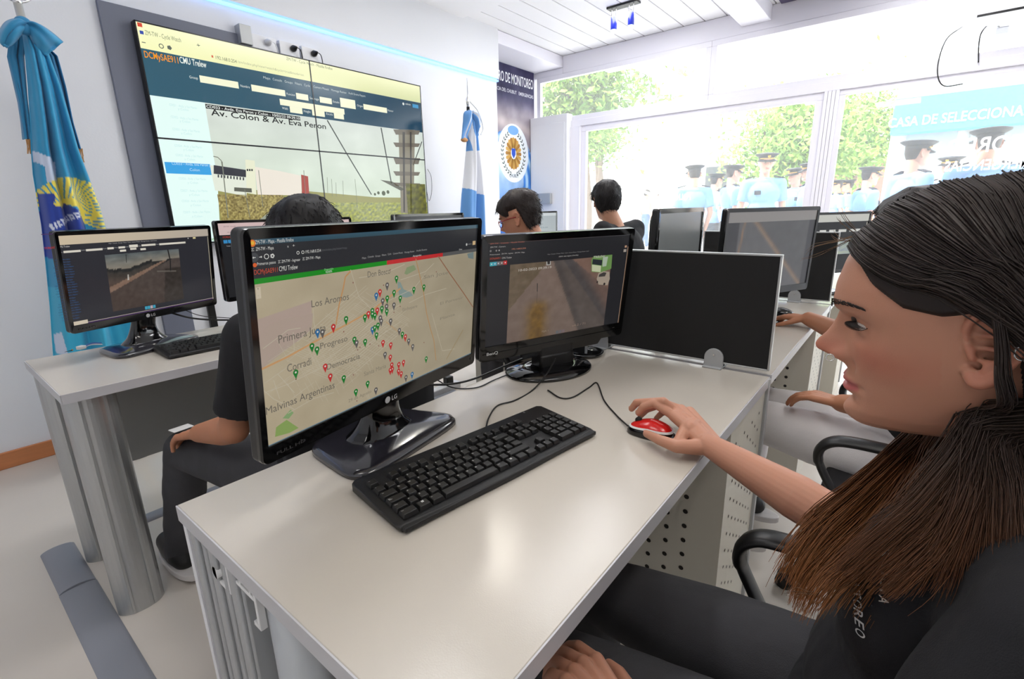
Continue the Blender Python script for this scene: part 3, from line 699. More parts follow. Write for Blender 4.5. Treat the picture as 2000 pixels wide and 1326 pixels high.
loop_surf('bow_loop', [k5(165, 632), k5(200, 645), k5(222, 690), k5(230, 715)], [k5(175, 650), k5(195, 700), k5(205, 760), k5(212, 808)], fy-.09, .05, ab, M['flag'], r)
b = MB(); q = aty(*k5(138, 805), fy-.09); b.sphere(q, .035, 12, 8, (1, .7, .5)); b.build('fringe', M['rope'], r, smooth=True, world=True)
b = MB(); b.tube(bez([(fx-.01, fy-.03, tp[2]+.06), (fx+.05, fy-.07, tp[2]-.02), (fx+.09, fy-.08, tp[2]-.14), (fx+.06, fy-.08, tp[2]-.20)]), .006, 6); b.build('cord', M['mwhite'], r, smooth=True, world=True)

# ============================================================ DESKS
def desk(x0, y0, w, d, label, left_end=True, extra=False):
    r = empty('office_desk', (x0, y0, 0)); tag(r, label, 'desk', 'white laminate desks in two rows')
    b = MB(); b.box(0, w, 0, d, .722, .75); b.build('tabletop', M['laminate'], r, bevel=.0015)
    b = MB(); b.box(0, w, -.0022, 0, .7225, .7495); b.box(-.0022, 0, .0003, d, .7226, .7494); b.build('edge_band', M['edge'], r)
    yp = min(d-.03, .36)
    b = MB(); b.box(.05, w-.33, yp, yp+.018, .36, .721); b.build('modesty_panel', M['greypanel'], r, bevel=.001)
    if left_end:
        for yy in ((.07, d-.07) if not extra else (.07,)):
            b = MB(); b.lathe([(1, 0), (1, .7215)], (.065, yy, 0), 28, sx=.062, sy=.042)
            for sx in (-.028, 0, .028): b.box(.065+sx-.003, .065+sx+.003, yy-.0425, yy-.036, .005, .72)
            b.build('leg', M['alu'], r, smooth=False, bevel=.0)
    if extra:
        # rear end: white edge panel, ribbed aluminium column, tray bracket
        b = MB(); b.box(.0, .04, d-.022, d-.008, 0, .7215); b.build('end_panel', M['white'], r, bevel=.001)
        b = MB(); b.box(.006, .10, d-.20, d-.022, 0, .7215)
        for k in range(5): b.box(.0, .008, d-.195+.034*k, d-.195+.034*k+(.010 if k % 2 else .024), 0, .7215)
        b.build('column', M['alu2'], r, bevel=.003)
        b = MB(); b.lathe([(1, 0), (1, .69)], (.07, d-.27, 0), 28, sx=.060, sy=.045); b.build('leg', M['alu'], r, smooth=True)
        b = MB()
        b.box(.002, .012, d-.165, d-.158, .67, .7215); b.box(.002, .09, d-.165, d-.105, .664, .670)
        b.box(.002, .012, d-.255, d-.248, .655, .7215); b.box(.002, .07, d-.248, d-.165, .700, .706)
        for k in range(4): b.box(.002, .010, d-.24+.03*k, d-.236+.03*k, .706, .7215)
        b.box(.002, .012, d-.25, d-.235, .655, .662)
        b.build('tray_bracket', M['mwhite'], r, bevel=.001)
        b = MB(); b.tube([(.0, d-.12, .682), (.08, d-.12, .682)], .010, 12); b.build('bracket_pin', M['mwhite'], r, smooth=True)
    # perforated sheet metal pedestal at the right end
    xp = w-.33; ph = MB(); ph.box(xp, w-.001, .004, yp+.10, .0, .7215)
    for i, yy in enumerate(np.arange(.09, .40, .044)):
        for k in range(11):
            zz = .60-.0405*k-(.02 if i % 2 else 0)
            ph.add([(xp-.0008, yy+.0062*math.cos(a), zz+.0062*math.sin(a)) for a in np.linspace(0, 2*PI, 13)[:-1]], [tuple(range(12))], 1)
    for i, xx in enumerate(np.arange(xp+.05, w-.04, .0365)):
        for k in range(13):
            zz = .665-.048*k-(.024 if i % 2 else 0)
            if zz < .2: continue
            ph.add([(xx+.0042*math.cos(a), .0032, zz+.0042*math.sin(a)) for a in np.linspace(0, 2*PI, 13)[:-1]], [tuple(range(12))], 1)
    ph.build('pedestal', None, r, mats=[M['perf'], M['hole']])
    b = MB(); b.box(w-.012, w+.006, -.004, .010, .02, .745); b.build('corner_post', M['alu2'], r, bevel=.002)
    return r
DA = [(.20, 1.205, 'white desk in front with the large map monitor, keyboard and red mouse'), (1.425, 1.195, 'white desk right behind the first black divider, where the person in white trousers works'), (2.64, 1.2, 'white desk beyond the second black divider near the windows')]
for i, (x, w, l) in enumerate(DA): desk(x, .245, w, .62, l, i == 0, i == 0)
DB = [(.197, 1.2, 'white desk at the left beside the teal flag, with two monitors'), (1.41, 1.2, 'white desk in the back row at which the person with red glasses sits'), (2.63, 1.2, 'white desk at the right end of the back row')]
for i, (x, w, l) in enumerate(DB): desk(x, 1.70, w, .535, l, i == 0)

# floor cable ducts
def duct(name, x0, x1, y0, y1, label, h=.010):
    b = MB(); n = 10
    alongx = (x1-x0) > (y1-y0); W = (y1-y0) if alongx else (x1-x0)
    poly = [(W/2*math.cos(a), h*math.sin(a)) for a in np.linspace(0, PI, n)]
    if alongx: b.prism(poly, x0, x1, tf=lambda x, y, z: (z, (y0+y1)/2+x, y))
    else: b.prism(poly, y0, y1, tf=lambda x, y, z: ((x0+x1)/2+x, z, y))
    o = b.build(name, M['duct'], smooth=False, bevel=.001); tag(o, label, 'cable duct'); return o
duct('floor_duct', .10, .20, 1.10, 2.02, 'wide grey cable duct on the floor running towards the camera')
duct('floor_duct', .101, .199, 2.022, 2.34, 'short grey duct piece at the far end of the floor duct', .016)
duct('floor_duct', .30, 2.2, 2.26, 2.325, 'narrow grey duct on the floor running behind the left desk legs', .018)

# ============================================================ DIVIDERS
for i, (x, l) in enumerate(((1.415, 'black fabric desk divider beside the second monitor of the front desk'), (2.630, 'black desk divider farther away, behind the monitor with a grey road picture'))):
    r = empty('desk_divider', (x, .5, .75)); tag(r, l, 'desk divider', 'black desk dividers')
    b = MB(); b.box(-.007, .007, -.247, .33, .018, .320); b.build('panel', M['divfab'], r)
    b = MB(); b.box(-.008, .008, -.252, .335, .320, .325); b.box(-.008, .008, -.252, -.247, .014, .320); b.box(-.008, .008, .33, .335, .014, .320); b.box(-.008, .008, -.247, .33, .013, .018)
    b.build('frame', M['alu'], r, bevel=.001)
    for yy in (-.108, .255):
        b = MB(); poly = [(-.026, .002), (.026, .002), (.026, .030)]+[(.026*math.cos(a), .030+.026*math.sin(a)) for a in np.linspace(.2, PI-.2, 12)]+[(-.026, .030)]
        b.prism(poly, -.016, -.0085, tf=lambda x_, y_, z_: (z_, yy+x_, y_)); b.prism(poly, .0085, .016, tf=lambda x_, y_, z_: (z_, yy+x_, y_))
        b.box(-.03, .03, yy-.026, yy+.026, .0005, .004)
        c = b.build('clamp', M['alu2'], r, bevel=.001)
        b = MB(); b.T = Matrix.Translation((-.016, yy, .038))@Matrix.Rotation(-PI/2, 4, 'Y'); b.lathe([(.004, 0), (.003, .002)], n=10); b.build('screw', M['chrome'], c)
r = empty('desk_divider', (1.405, 2.0, .75)); tag(r, 'black divider between the left desk and the desk of the person with red glasses', 'desk divider', 'black desk dividers')
b = MB(); b.box(-.007, .007, -.27, .22, .018, .32); b.build('panel', M['divfab'], r)
b = MB(); b.box(-.008, .008, -.275, .225, .320, .325); b.box(-.008, .008, -.275, -.27, .001, .32); b.box(-.008, .008, .22, .225, .001, .32); b.build('frame', M['alu'], r, bevel=.001)

# ============================================================ MONITORS
def monitor(kind, c, yaw, pitch, sw, sh, bz, label, base, paint=None, logo=None, group=None, chin=False, zt=.75, base_yaw=None):
    """c = screen centre, sw x sh lit area, bz = bezel (side, top, bottom)"""
    rv = Vector((math.cos(yaw), math.sin(yaw), 0)); nv = Vector((math.sin(yaw), -math.cos(yaw), 0))
    uv = Vector((0, 0, 1))*math.cos(pitch)-nv*math.sin(pitch); nv = rv.cross(uv)
    by = yaw if base_yaw is None else base_yaw
    root = empty('monitor', (base[0], base[1], zt), by); tag(root, label, 'monitor', group)
    T = Matrix(((rv.x, -nv.x, uv.x, c[0]), (rv.y, -nv.y, uv.y, c[1]), (rv.z, -nv.z, uv.z, c[2]), (0, 0, 0, 1)))
    s, t, bo = bz; w, h = sw+2*s, sh+t+bo; zc = (t-bo)/2
    b = MB(); b.T = T
    o_ = rrect(w, h, .010, 4, 0, zc)
    b.prism([(x, z) for x, z in o_], .0, .020, tf=lambda x, y, z: (x, z, y))
    b.prism(rrect(w*.93, h*.90, .03, 5, 0, zc), .020, .032, tf=lambda x, y, z: (x, z, y)); b.prism(rrect(w*.6, h*.62, .03, 5, 0, zc), .032, .050, tf=lambda x, y, z: (x, z, y))
    b.build('housing', M['black'], root, world=True, bevel=.003)
    b = MB(); b.T = T
    fr = .005
    ou = rrect(w, h, .010, 6, 0, zc); inn = rrect(sw, sh, .0012, 6)
    n = len(ou)
    vs = [(x, -fr*.4, z) for x, z in ou]+[(x*.992, -fr, z) for x, z in ou]+[(x, -fr*.8, z) for x, z in inn]+[(x, .0, z) for x, z in inn]+[(x, .004, z) for x, z in ou]
    fs = []
    for a_, b_ in ((4, 0), (0, 1), (1, 2), (2, 3)):
        fs += [(a_*n+i, a_*n+(i+1) % n, b_*n+(i+1) % n, b_*n+i) for i in range(n)]
    b.add(vs, fs)
    if chin:
        b.prism([(-w*.26, zc-h/2+.004), (w*.34, zc-h/2+.004), (w*.31, zc-h/2-.016), (-w*.22, zc-h/2-.016)], -.004, .016, tf=lambda x, y, z: (x, z, y))
        b.box(-w*.48, w*.48, -.0068, -.004, zc-h/2+.020, zc-h/2+.0215)
    b.build('bezel', M['gloss'], root, world=True)
    cv = Canvas(Vector(c)+nv*.0004, rv, uv, .00008)
    if paint: paint(cv, sw, sh)
    else: cv.rectuv(-sw/2, -sh/2, sw/2, sh/2, (30, 31, 34), 0)
    cv.build('screen_image', M['screen'], root)
    cl = Canvas(Vector(c)+nv*(fr+.0016), rv, uv, .0002)
    if logo == 'LG':
        z = -sh/2-bo*.5; cl.disc((-.022, z), .0068, (200, 200, 200), 1, px=False); cl.textuv(-.011, z-.0045, .009, 'LG', (205, 205, 205), 2, bold=True)
        cl.build('logo', M['print'], root); cl = Canvas(Vector(c)+nv*(fr+.0016), rv, uv, .0002)
        cl.disc((sw/2-.004, z+.002), .003, (90, 90, 90), 1, px=False, r0=.002); cl.build('power_mark', M['print'], root); cl = Canvas(Vector(c)+nv*(fr+.0016), rv, uv, .0002)
        cl.textuv(-sw/2+.01, z-.003, .005, 'FULL HD', (56, 56, 58), 2, width=.05, bold=True); cl.build('bezel_print', M['print'], root)
    if logo == 'BenQ':
        z = -sh/2-bo*.55; cl.textuv(-sw/2+.004, z, .008, 'BenQ', (215, 215, 215), 2, width=.034, bold=True); cl.textuv(sw/2-.03, z+.01, .003, 'menu', (120, 120, 120), 2); cl.build('logo', M['print'], root)
    # neck and base, in the base's own frame
    back = Vector(c)-nv*.035; inv = root.matrix_world.inverted(); q = inv@back
    if kind == 'LG':
        b = MB()
        rows = [(0, .012, .10, .060), (0.0, .03, .055, .036), (.0, .07, .040, .022), (q.x*.3, .11, .040, .018), (q.x, q.z-.04, .045, .016), (q.x, q.z+.02, .045, .014)]
        vs = []; n = 16
        for i, (x, z, a, d) in enumerate(rows):
            y = q.y*min(1, z/(q.z-.04))+(.01 if i < 3 else 0)
            vs += [(x+a*math.copysign(abs(math.cos(k*2*PI/n))**.7, math.cos(k*2*PI/n)), y+d*math.copysign(abs(math.sin(k*2*PI/n))**.7, math.sin(k*2*PI/n)), z) for k in range(n)]
        b.add(vs, [(i*n+k, i*n+(k+1) % n, (i+1)*n+(k+1) % n, (i+1)*n+k) for i in range(len(rows)-1) for k in range(n)]+[tuple(range(n))[::-1], tuple(range((len(rows)-1)*n, len(rows)*n))])
        o = b.build('neck', M['gloss'], root, smooth=True)
        md = o.modifiers.new('s', 'SUBSURF'); md.levels = 2; md.render_levels = 2
        b = MB(); poly = [(-.150, -.060), (-.125, -.098), (.125, -.098), (.150, -.060), (.118, .075), (.085, .100), (-.085, .100), (-.118, .075)]
        P2 = []
        for i in range(8):
            a, c_, d = Vector(poly[i-1]), Vector(poly[i]), Vector(poly[(i+1) % 8])
            for t_ in (0, .25, .5, .75, 1): P2.append(tuple((a.lerp(c_, .72)*(1-t_)**2+c_*2*t_*(1-t_)+c_.lerp(d, .28)*t_*t_)))
        rings = [(1.0, 0.0005), (1.0, .007), (.985, .012), (.9, .0155), (.5, .021), (.2, .026)]
        n = len(P2); vs = [(x*k_, y*k_, z) for k_, z in rings for x, y in P2]
        b.add(vs, [(i*n+j, i*n+(j+1) % n, (i+1)*n+(j+1) % n, (i+1)*n+j) for i in range(len(rings)-1) for j in range(n)]+[tuple(range(n))[::-1], tuple(range((len(rings)-1)*n, len(rings)*n))])
        b.build('stand_base', M['base_gloss'], root, smooth=True)
    else:
        b = MB(); b.box(q.x-.06, q.x+.06, q.y*.6-.02, q.y*.6+.025, .010, .05)
        b.add([(q.x-.062, q.y-.02, .012), (q.x+.062, q.y-.02, .012), (q.x+.062, q.y+.028, .012), (q.x-.062, q.y+.028, .012), (q.x-.055, q.y-.012, q.z), (q.x+.055, q.y-.012, q.z), (q.x+.055, q.y+.02, q.z), (q.x-.055, q.y+.02, q.z)],
              [(3, 2, 1, 0), (4, 5, 6, 7), (0, 1, 5, 4), (1, 2, 6, 5), (2, 3, 7, 6), (3, 0, 4, 7)])
        b.build('neck', M['black'], root, bevel=.006)
        b = MB(); b.lathe([(.001, .0005), (1, .0005), (1.0, .006), (.97, .010), (.60, .016), (.55, .0165), (.54, .014), (.001, .018)], n=56, sx=.135, sy=.103); b.build('stand_base', M['gloss'], root, smooth=True)
    return root, T

DK = (38, 40, 44)
def browser(cv, w, h, bar, page, top=.11, title=None):
    cv.rectuv(-w/2, -h/2, w/2, h/2, page, 0); cv.rectuv(-w/2, h/2-h*top, w/2, h/2, bar, 1)
# -- map page on the big monitor
def paint_map(cv, w, h):
    MX = lambda x, y: (440+x*.19607, 400+y*.19607); MT = lambda x, y: (700+x*.19607, 400+y*.19607)
    ML = lambda x, y: (440+x*.19607, 660+y*.19607); MR = lambda x, y: (700+x*.19607, 600+y*.19607)
    G = lambda x, y: (440+x*.40724, 400+y*.40724)
    V = lambda p: cv.uv(p)[1]
    y_t = h/2; y1 = V(MX(245, 405)); y2 = V(MX(270, 742)); y3 = V(MX(275, 797))
    def mp(a, bb):
        c = mixc((190, 176, 148), (160, 150, 128), a*.8); n = fbm(a*9+3, bb*6)*14; return tuple(v+n for v in c)
    cv.grid(-w/2, -h/2, w/2, y3, 40, 26, mp, 0)
    cv.rectuv(-w/2, y2, w/2, y_t, (45, 46, 50), 0); cv.grid(-w/2, y1, w/2, y_t, 20, 3, lambda a, bb: mixc(mixc((40, 72, 88), (72, 100, 112), a), (58, 92, 110), bb), 1)
    xg, xr, xe = cv.uv(MT(283, 560))[0], cv.uv(MT(840, 480))[0], w/2
    cv.rectuv(-w/2, y3, xg, y2, (26, 146, 32), 2); cv.rectuv(xg, y3, xr, y2, (202, 48, 50), 2); cv.rectuv(xr, y3, xe, y2, (92, 92, 92), 2)
    # map areas
    cv.poly([MX(285, 1155), MX(860, 955), MX(860, 1170), G(170, 770)], (184, 164, 152), 1)
    cv.poly([G(153, 620), G(240, 560), G(420, 520), G(415, 600), G(170, 790), G(160, 700)], (182, 164, 150), 1)
    cv.poly([ML(495, 985), ML(505, 890), ML(545, 860), ML(610, 815), ML(730, 895), ML(640, 945)], (142, 168, 96), 2)
    cv.poly([ML(570, 800), ML(650, 712), ML(680, 745), ML(630, 805)], (138, 170, 116), 2)
    cv.poly([G(858, 330), G(870, 300), G(905, 288), G(915, 310), G(870, 335)], (140, 156, 116), 2)
    cv.poly([G(825, 368), G(840, 372), G(855, 405), G(890, 420), G(900, 435), G(870, 445), G(835, 440), G(828, 400)], (138, 156, 150), 2)
    cv.poly([G(1160, 235), G(1190, 225), G(1190, 260), G(1165, 255)], (120, 136, 136), 2)
    rnd = random.Random(5)
    c1 = (198, 188, 166)
    # street grid: two families of parallel streets
    A, B_, C_, D_ = Vector(cv.uv(G(250, 740))), Vector(cv.uv(G(560, 860))), Vector(cv.uv(G(640, 400))), Vector(cv.uv(G(900, 560)))
    def bil(a, bb): return (A.lerp(B_, a)).lerp(C_.lerp(D_, a), bb)
    for k in range(26):
        a = k/25; e0, e1 = rnd.uniform(0, .35), rnd.uniform(.6, 1.1); cv.line([tuple(bil(a, e0)), tuple(bil(a, e1))], .0006+.0004*(k % 5 == 0), c1, 2, px=False)
    for k in range(50):
        bb = k/49; e0, e1 = rnd.uniform(-.05, .4), rnd.uniform(.5, 1.1); cv.line([tuple(bil(e0, bb)), tuple(bil(e1, bb))], .0005, c1, 2, px=False)
    for q in (((180, 690), (300, 600), (360, 590)), ((200, 780), (330, 700), (325, 610)), ((230, 840), (260, 930)), ((190, 900), (300, 860), (420, 800), (640, 700), (840, 560)), ((445, 770), (590, 665), (700, 560), (835, 480)), ((250, 810), (330, 900)), ((600, 310), (640, 440), (700, 500)), ((840, 360), (960, 320), (1000, 280)), ((880, 470), (960, 430), (1060, 400)), ((640, 350), (760, 330), (860, 285)), ((160, 870), (230, 930), (330, 980)), ((420, 500), (425, 570), (445, 650)), ((300, 1000), (420, 930), (520, 900)), ((990, 520), (1040, 700), (1100, 690)), ((700, 500), (905, 400), (960, 330))):
        cv.line([G(*p) for p in q], .0010, c1, 3)
    for k in range(60):
        p = Vector(cv.uv(G(rnd.uniform(240, 700), rnd.uniform(680, 930)))); d = Vector((1, .35)) if rnd.random() < .5 else Vector((.45, -1)); d = d.normalized()*rnd.uniform(.008, .022)
        cv.line([tuple(p-d), tuple(p+d)], .0005, c1, 2, px=False)
    og = (198, 150, 100)
    cv.line([G(170, 790), G(300, 728), G(430, 655), G(510, 610), G(560, 585), G(700, 508), G(840, 400)], .0030, (206, 158, 108), 4)
    cv.line([G(600, 318), G(575, 345), G(565, 400), G(545, 480), G(530, 575)], .0026, og, 4)
    cv.line([G(913, 258), G(930, 330), G(950, 420), G(965, 520), G(985, 600), G(1000, 650), G(1010, 745)], .0022, (184, 144, 98), 4)
    cv.line([G(1020, 246), G(1080, 335), G(1140, 420), G(1187, 490)], .0024, (150, 106, 80), 4)
    cv.line([G(1140, 600), G(1060, 740)], .0016, (160, 138, 96), 4); cv.line([G(770, 560), G(830, 610), G(900, 690)], .0018, (190, 160, 120), 4)
    tc = (112, 106, 96)
    for s_, a, bb, hh in (('Los Aromos', (413, 492), (592, 452), .011), ('Primera Junta', (255, 665), (482, 610), .012), ('Progreso', (455, 692), (585, 650), .010), ('Corradi', (297, 803), (412, 768), .012), ('Democracia', (487, 792), (645, 738), .010), ('Malvinas Argentinas', (195, 1008), (524, 882), .012), ('Don Bosco', (682, 348), (790, 322), .010), ('San Jose', (950, 355), (1068, 335), .007), ('El Porvenir', (1030, 480), (1140, 435), .006), ('Planta', (1030, 553), (1100, 535), .006), ('Etchepare', (850, 510), (920, 490), .006), ('Santa Maria', (665, 822), (770, 780), .008), ('29 de Agosto', (590, 948), (700, 905), .006)):
        cv.text(G(*a), G(*bb), hh, s_, tc if hh > .0095 else (142, 134, 116), 5)
    col = {'g': (30, 126, 50), 'r': (196, 52, 52), 'x': (98, 94, 92), 'b': (46, 110, 160)}
    pins = 'g820,355 x775,388 r740,420 b723,437 g808,423 g775,450 g838,450 g903,408 g951,396 x754,463 x772,490 x807,483 g750,500 g773,513 r727,508 g704,510 r685,525 g668,541 g578,550 x742,545 x746,560 x792,560 g731,580 g715,592 b705,600 b441,613 x464,613 r517,588 g414,680 g438,696 r478,778 r502,825 g336,807 g567,833 g625,898 g681,859 g618,648 x628,664 g669,658 g724,627 r755,663 r792,674 x765,720 r790,733 x833,605 g848,623 r862,635 x878,655 x898,682 r797,770 r790,795 r800,790 r831,768 r853,758 r830,800 r842,812 x865,830 b895,815 x721,890 g962,740 g704,526 g716,532'.split()
    for i, p in enumerate(pins):
        x, y = map(float, p[1:].split(',')); u_, v_ = cv.uv(G(x, y-4)); rr = .0046; L = 6+(i % 3)*2
        cv.disc((u_, v_), rr, col[p[0]], L, px=False, n=14); cv.polyuv([(u_-rr*.93, v_-rr*.3), (u_, v_-rr*2.4), (u_+rr*.93, v_-rr*.3)], col[p[0]], L); cv.disc((u_, v_), rr*.36, (225, 220, 210), L+1, px=False, n=8)
    for x, y in ((612, 373), (758, 385), (790, 312), (1011, 321), (567, 608), (338, 836), (613, 815), (645, 683), (634, 695), (693, 668), (630, 940), (735, 676), (838, 487), (808, 515), (952, 660)):
        cv.disc(G(x, y), .0013, (140, 92, 84), 6, n=8)
    # browser chrome
    wt = (222, 222, 216)
    cv.disc(MX(266, 382), .0046, (236, 120, 40), 6); cv.disc(MX(268, 380), .0026, (240, 190, 60), 7)
    cv.text(MX(295, 392), MX(680, 362), .0050, 'ZM-TW - Mapa - Mozilla Firefox', wt, 6)
    cv.text(MX(258, 462), MX(285, 458), .0040, 'ZC', wt, 6); cv.text(MX(302, 458), MX(480, 440), .0045, 'ZM-TW - Mapa', wt, 6)
    cv.text(MX(615, 425), MX(630, 423), .0035, 'x', wt, 6); cv.text(MX(668, 420), MX(690, 417), .0040, '+', wt, 6)
    cv.disc(MX(286, 525), .0062, (70, 72, 76), 5)
    cv.line([MX(270, 527), MX(300, 524)], .0009, wt, 6); cv.line([MX(280, 518), MX(270, 527), MX(281, 534)], .0009, wt, 6)
    cv.line([MX(335, 521), MX(362, 518)], .0009, wt, 6); cv.line([MX(352, 510), MX(362, 518), MX(354, 527)], .0009, wt, 6)
    cv.disc(MX(408, 514), .0036, wt, 6, r0=.0027); cv.disc(MX(467, 508), .0034, wt, 6, n=5); cv.disc(MX(467, 509), .0012, (45, 46, 50), 7)
    cv.disc(MX(722, 477), .0024, wt, 6, r0=.0016); cv.disc(MX(770, 472), .0024, wt, 6, r0=.0016)
    cv.text(MX(798, 482), MX(950, 462), .0042, '192.168.0.254', wt, 6); cv.text(MX(955, 462), MX(1210, 432), .0035, '/zm/index.php?view=map', (96, 98, 100), 6)
    cv.disc(MX(292, 600), .0028, (230, 100, 40), 6); cv.text(MX(315, 604), MX(500, 580), .0040, 'Primeros pasos', wt, 6)
    cv.text(MX(525, 582), MX(548, 578), .0040, 'ZC', wt, 6); cv.text(MX(558, 578), MX(745, 550), .0040, 'ZM-TW - Ingresar', wt, 6)
    cv.text(MX(768, 552), MX(790, 548), .0040, 'ZC', wt, 6); cv.text(MX(800, 548), MX(945, 528), .0040, 'ZM-TW - Mapa', wt, 6)
    cv.text(MX(287, 697), MX(520, 665), .0065, 'DCMySAE911', (206, 82, 54), 6); cv.text(MX(535, 662), MX(720, 635), .0068, 'CMU Trelew', wt, 6)
    cv.text(MX(997, 680), MX(1062, 670), .0035, '42/60%', wt, 6); cv.text(MX(985, 655), MX(1075, 640), .003, 'Disponible', (150, 220, 150), 6); cv.text(MT(540, 518), MT(625, 508), .003, 'Apagadas', wt, 6); cv.text(MT(1000, 452), MT(1030, 447), .003, 'Otras', wt, 6)
    for s_, a, bb in (('Maps', (35, 540), (75, 533)), ('Console', (92, 528), (150, 520)), ('Groups', (167, 520), (215, 513)), ('Filters', (232, 510), (275, 503)), ('Cycle', (290, 500), (325, 495)), ('Camera Mosaic', (343, 495), (440, 482)), ('Montage Review', (458, 482), (555, 465)), ('Audit Events', (575, 465), (680, 448))):
        cv.text(MT(*a), MT(*bb), .0032, s_, (170, 170, 168), 6)
    a = cv.uv(MT(1135, 400)); cv.rectuv(a[0], a[1], a[0]+.011, a[1]+.0085, (216, 186, 140), 6); cv.disc(MT(1076, 395), .0028, (210, 210, 206), 6); cv.text(MT(1090, 398), MT(1125, 390), .003, 'admin', (140, 140, 140), 6)
    a, bb = cv.uv(MX(300, 825)), cv.uv(MX(357, 930)); cv.rectuv(a[0], bb[1], bb[0], a[1], (214, 200, 176), 5); cv.text(MX(318, 855), MX(332, 852), .005, '+', (80, 78, 72), 6); cv.text(MX(318, 910), MX(335, 907), .001, '-', (80, 78, 72), 6)
    cv.rectuv(-w/2, -h/2, w/2, -h/2+.0016, (120, 140, 150), 6)
pA1, TA1 = monitor('LG', (.545, .717, 1.022), .164, -.111, .531, .299, (.0125, .014, .026), 'large black monitor showing a city map with coloured pins, nearest the camera', (.548, .788), paint_map, 'LG')

# -- camera page on the BenQ
def paint_benq(cv, w, h):
    Bq = lambda x, y: (920+x*.24887, 430+y*.24887)
    cv.rectuv(-w/2, -h/2, w/2, h/2, (40, 40, 43), 0); cv.grid(-w/2, cv.uv(Bq(145, 185))[1], w/2, h/2, 10, 3, lambda a, bb: mixc((84, 64, 62), (90, 92, 96), a), 1)
    (x0, y0), (x1, y1) = cv.uv(Bq(307, 350)), cv.uv(Bq(1062, 818)); y1 = cv.uv(Bq(285, 978))[1]; x0 = min(x0, cv.uv(Bq(285, 978))[0])
    x1 = cv.uv(Bq(1108, 268))[0]
    def road(a, v):
        b_ = 1-v
        c = (126, 108, 98)
        # roadway edges fan from a vanishing point near top centre
        cx_ = .36+.02*b_
        left = cx_-.02-.62*b_; right = cx_+.05+.95*b_
        if a < left: c = mixc((120, 102, 84), (96, 84, 66), .5+fbm(a*20, b_*20))
        mid = cx_+.03+.30*b_
        if a > mid: c = (92, 84, 80)
        if a > mid+.10+.25*b_: c = mixc((78, 74, 74), (112, 92, 84), sstep(.15, .3, a-mid-.2*b_))
        if a > cx_+.22+.9*b_: c = (126, 100, 88)
        c = mixc(c, (70, 66, 66), .55*math.exp(-((a-(mid+.04))/.035)**2))
        bush = math.exp(-((a-.27)/.085)**2)*sstep(.42, .62, b_)
        c = mixc(c, mixc((142, 106, 46), (100, 74, 40), .5+1.2*fbm(a*22, b_*14)), min(1, bush*1.3))
        n = fbm(a*12, b_*10)*16
        c = tuple(v_+n for v_ in c)
        return mixc(c, (88, 76, 70), .25*b_)
    cv.grid(x0, y1, x1, y0, 90, 64, road, 2)
    cv.poly([Bq(945, 310), Bq(960, 285), Bq(1108, 270), Bq(1100, 380), Bq(1020, 410), Bq(945, 405)], (112, 150, 84), 3)
    cv.poly([Bq(955, 305), Bq(1030, 312), Bq(1025, 355), Bq(950, 345)], (44, 50, 54), 4); cv.poly([Bq(948, 348), Bq(1020, 358), Bq(1015, 408), Bq(948, 400)], (200, 206, 170), 4)
    cv.poly([Bq(1035, 290), Bq(1075, 285), Bq(1060, 360), Bq(1030, 365)], (176, 190, 170), 4)
    cv.poly([Bq(985, 460), Bq(1000, 415), Bq(1040, 400), Bq(1085, 405), Bq(1088, 460), Bq(1070, 510), Bq(1000, 505)], (170, 156, 140), 5); cv.poly([Bq(1005, 425), Bq(1040, 408), Bq(1062, 412), Bq(1050, 440), Bq(1000, 445)], (70, 66, 64), 6)
    cv.disc(Bq(1045, 500), .004, (50, 46, 44), 6); cv.disc(Bq(990, 485), .003, (50, 46, 44), 6)
    cv.poly([Bq(590, 325), Bq(625, 320), Bq(625, 350), Bq(592, 355)], (180, 180, 176), 4); cv.poly([Bq(597, 322), Bq(620, 320), Bq(618, 345), Bq(599, 347)], (60, 56, 54), 5)
    cv.line([Bq(520, 495), Bq(519, 560)], .0022, (44, 44, 44), 5); cv.line([Bq(520, 560), Bq(515, 650)], .0008, (60, 58, 54), 5)
    cv.text(Bq(372, 402), Bq(630, 375), .0060, '10-02-2023 09:39:19', (196, 188, 178), 6, bold=True); cv.text(Bq(960, 298), Bq(1050, 290), .006, 'TRELEW', (200, 196, 186), 6, bold=True)
    cv.text(Bq(555, 880), Bq(605, 870), .005, 'FIJA 1', (150, 136, 120), 6); cv.text(Bq(790, 835), Bq(895, 812), .006, 'x4.2 / 71', (150, 130, 116), 6)
    wt = (196, 192, 188)
    cv.text(Bq(150, 190), Bq(420, 168), .003, 'ZM-TW - Consola - Mozilla Firefox', (200, 120, 100), 4); cv.text(Bq(150, 218), Bq(270, 207), .0032, 'ZM-TW - Camara', wt, 4)
    cv.disc(Bq(153, 242), .0028, (120, 120, 120), 4); cv.disc(Bq(198, 239), .002, wt, 4, r0=.0013); cv.disc(Bq(220, 237), .002, wt, 4, n=5); cv.text(Bq(320, 232), Bq(430, 222), .0034, '192.168.0.254', (210, 140, 110), 4)
    cv.text(Bq(148, 276), Bq(420, 250), .0030, 'Primeros pasos   ZM-TW - Ingresar   ZM-TW - Mapa', wt, 4)
    cv.text(Bq(148, 310), Bq(232, 302), .0045, 'DCMySAE911', (200, 84, 56), 4); cv.text(Bq(242, 304), Bq(318, 297), .0045, 'CMU Trelew', wt, 4)
    for k, c in enumerate(((70, 176, 186), (70, 166, 186), (110, 112, 116), (120, 100, 96), (206, 50, 50))):
        a = cv.uv(Bq(146+27*k, 362-3.2*k)); cv.rectuv(a[0], a[1], a[0]+.0098, a[1]+.0098, c, 4); cv.disc((a[0]+.0049, a[1]+.0049), .0018, (226, 226, 226), 5, px=False, n=6)
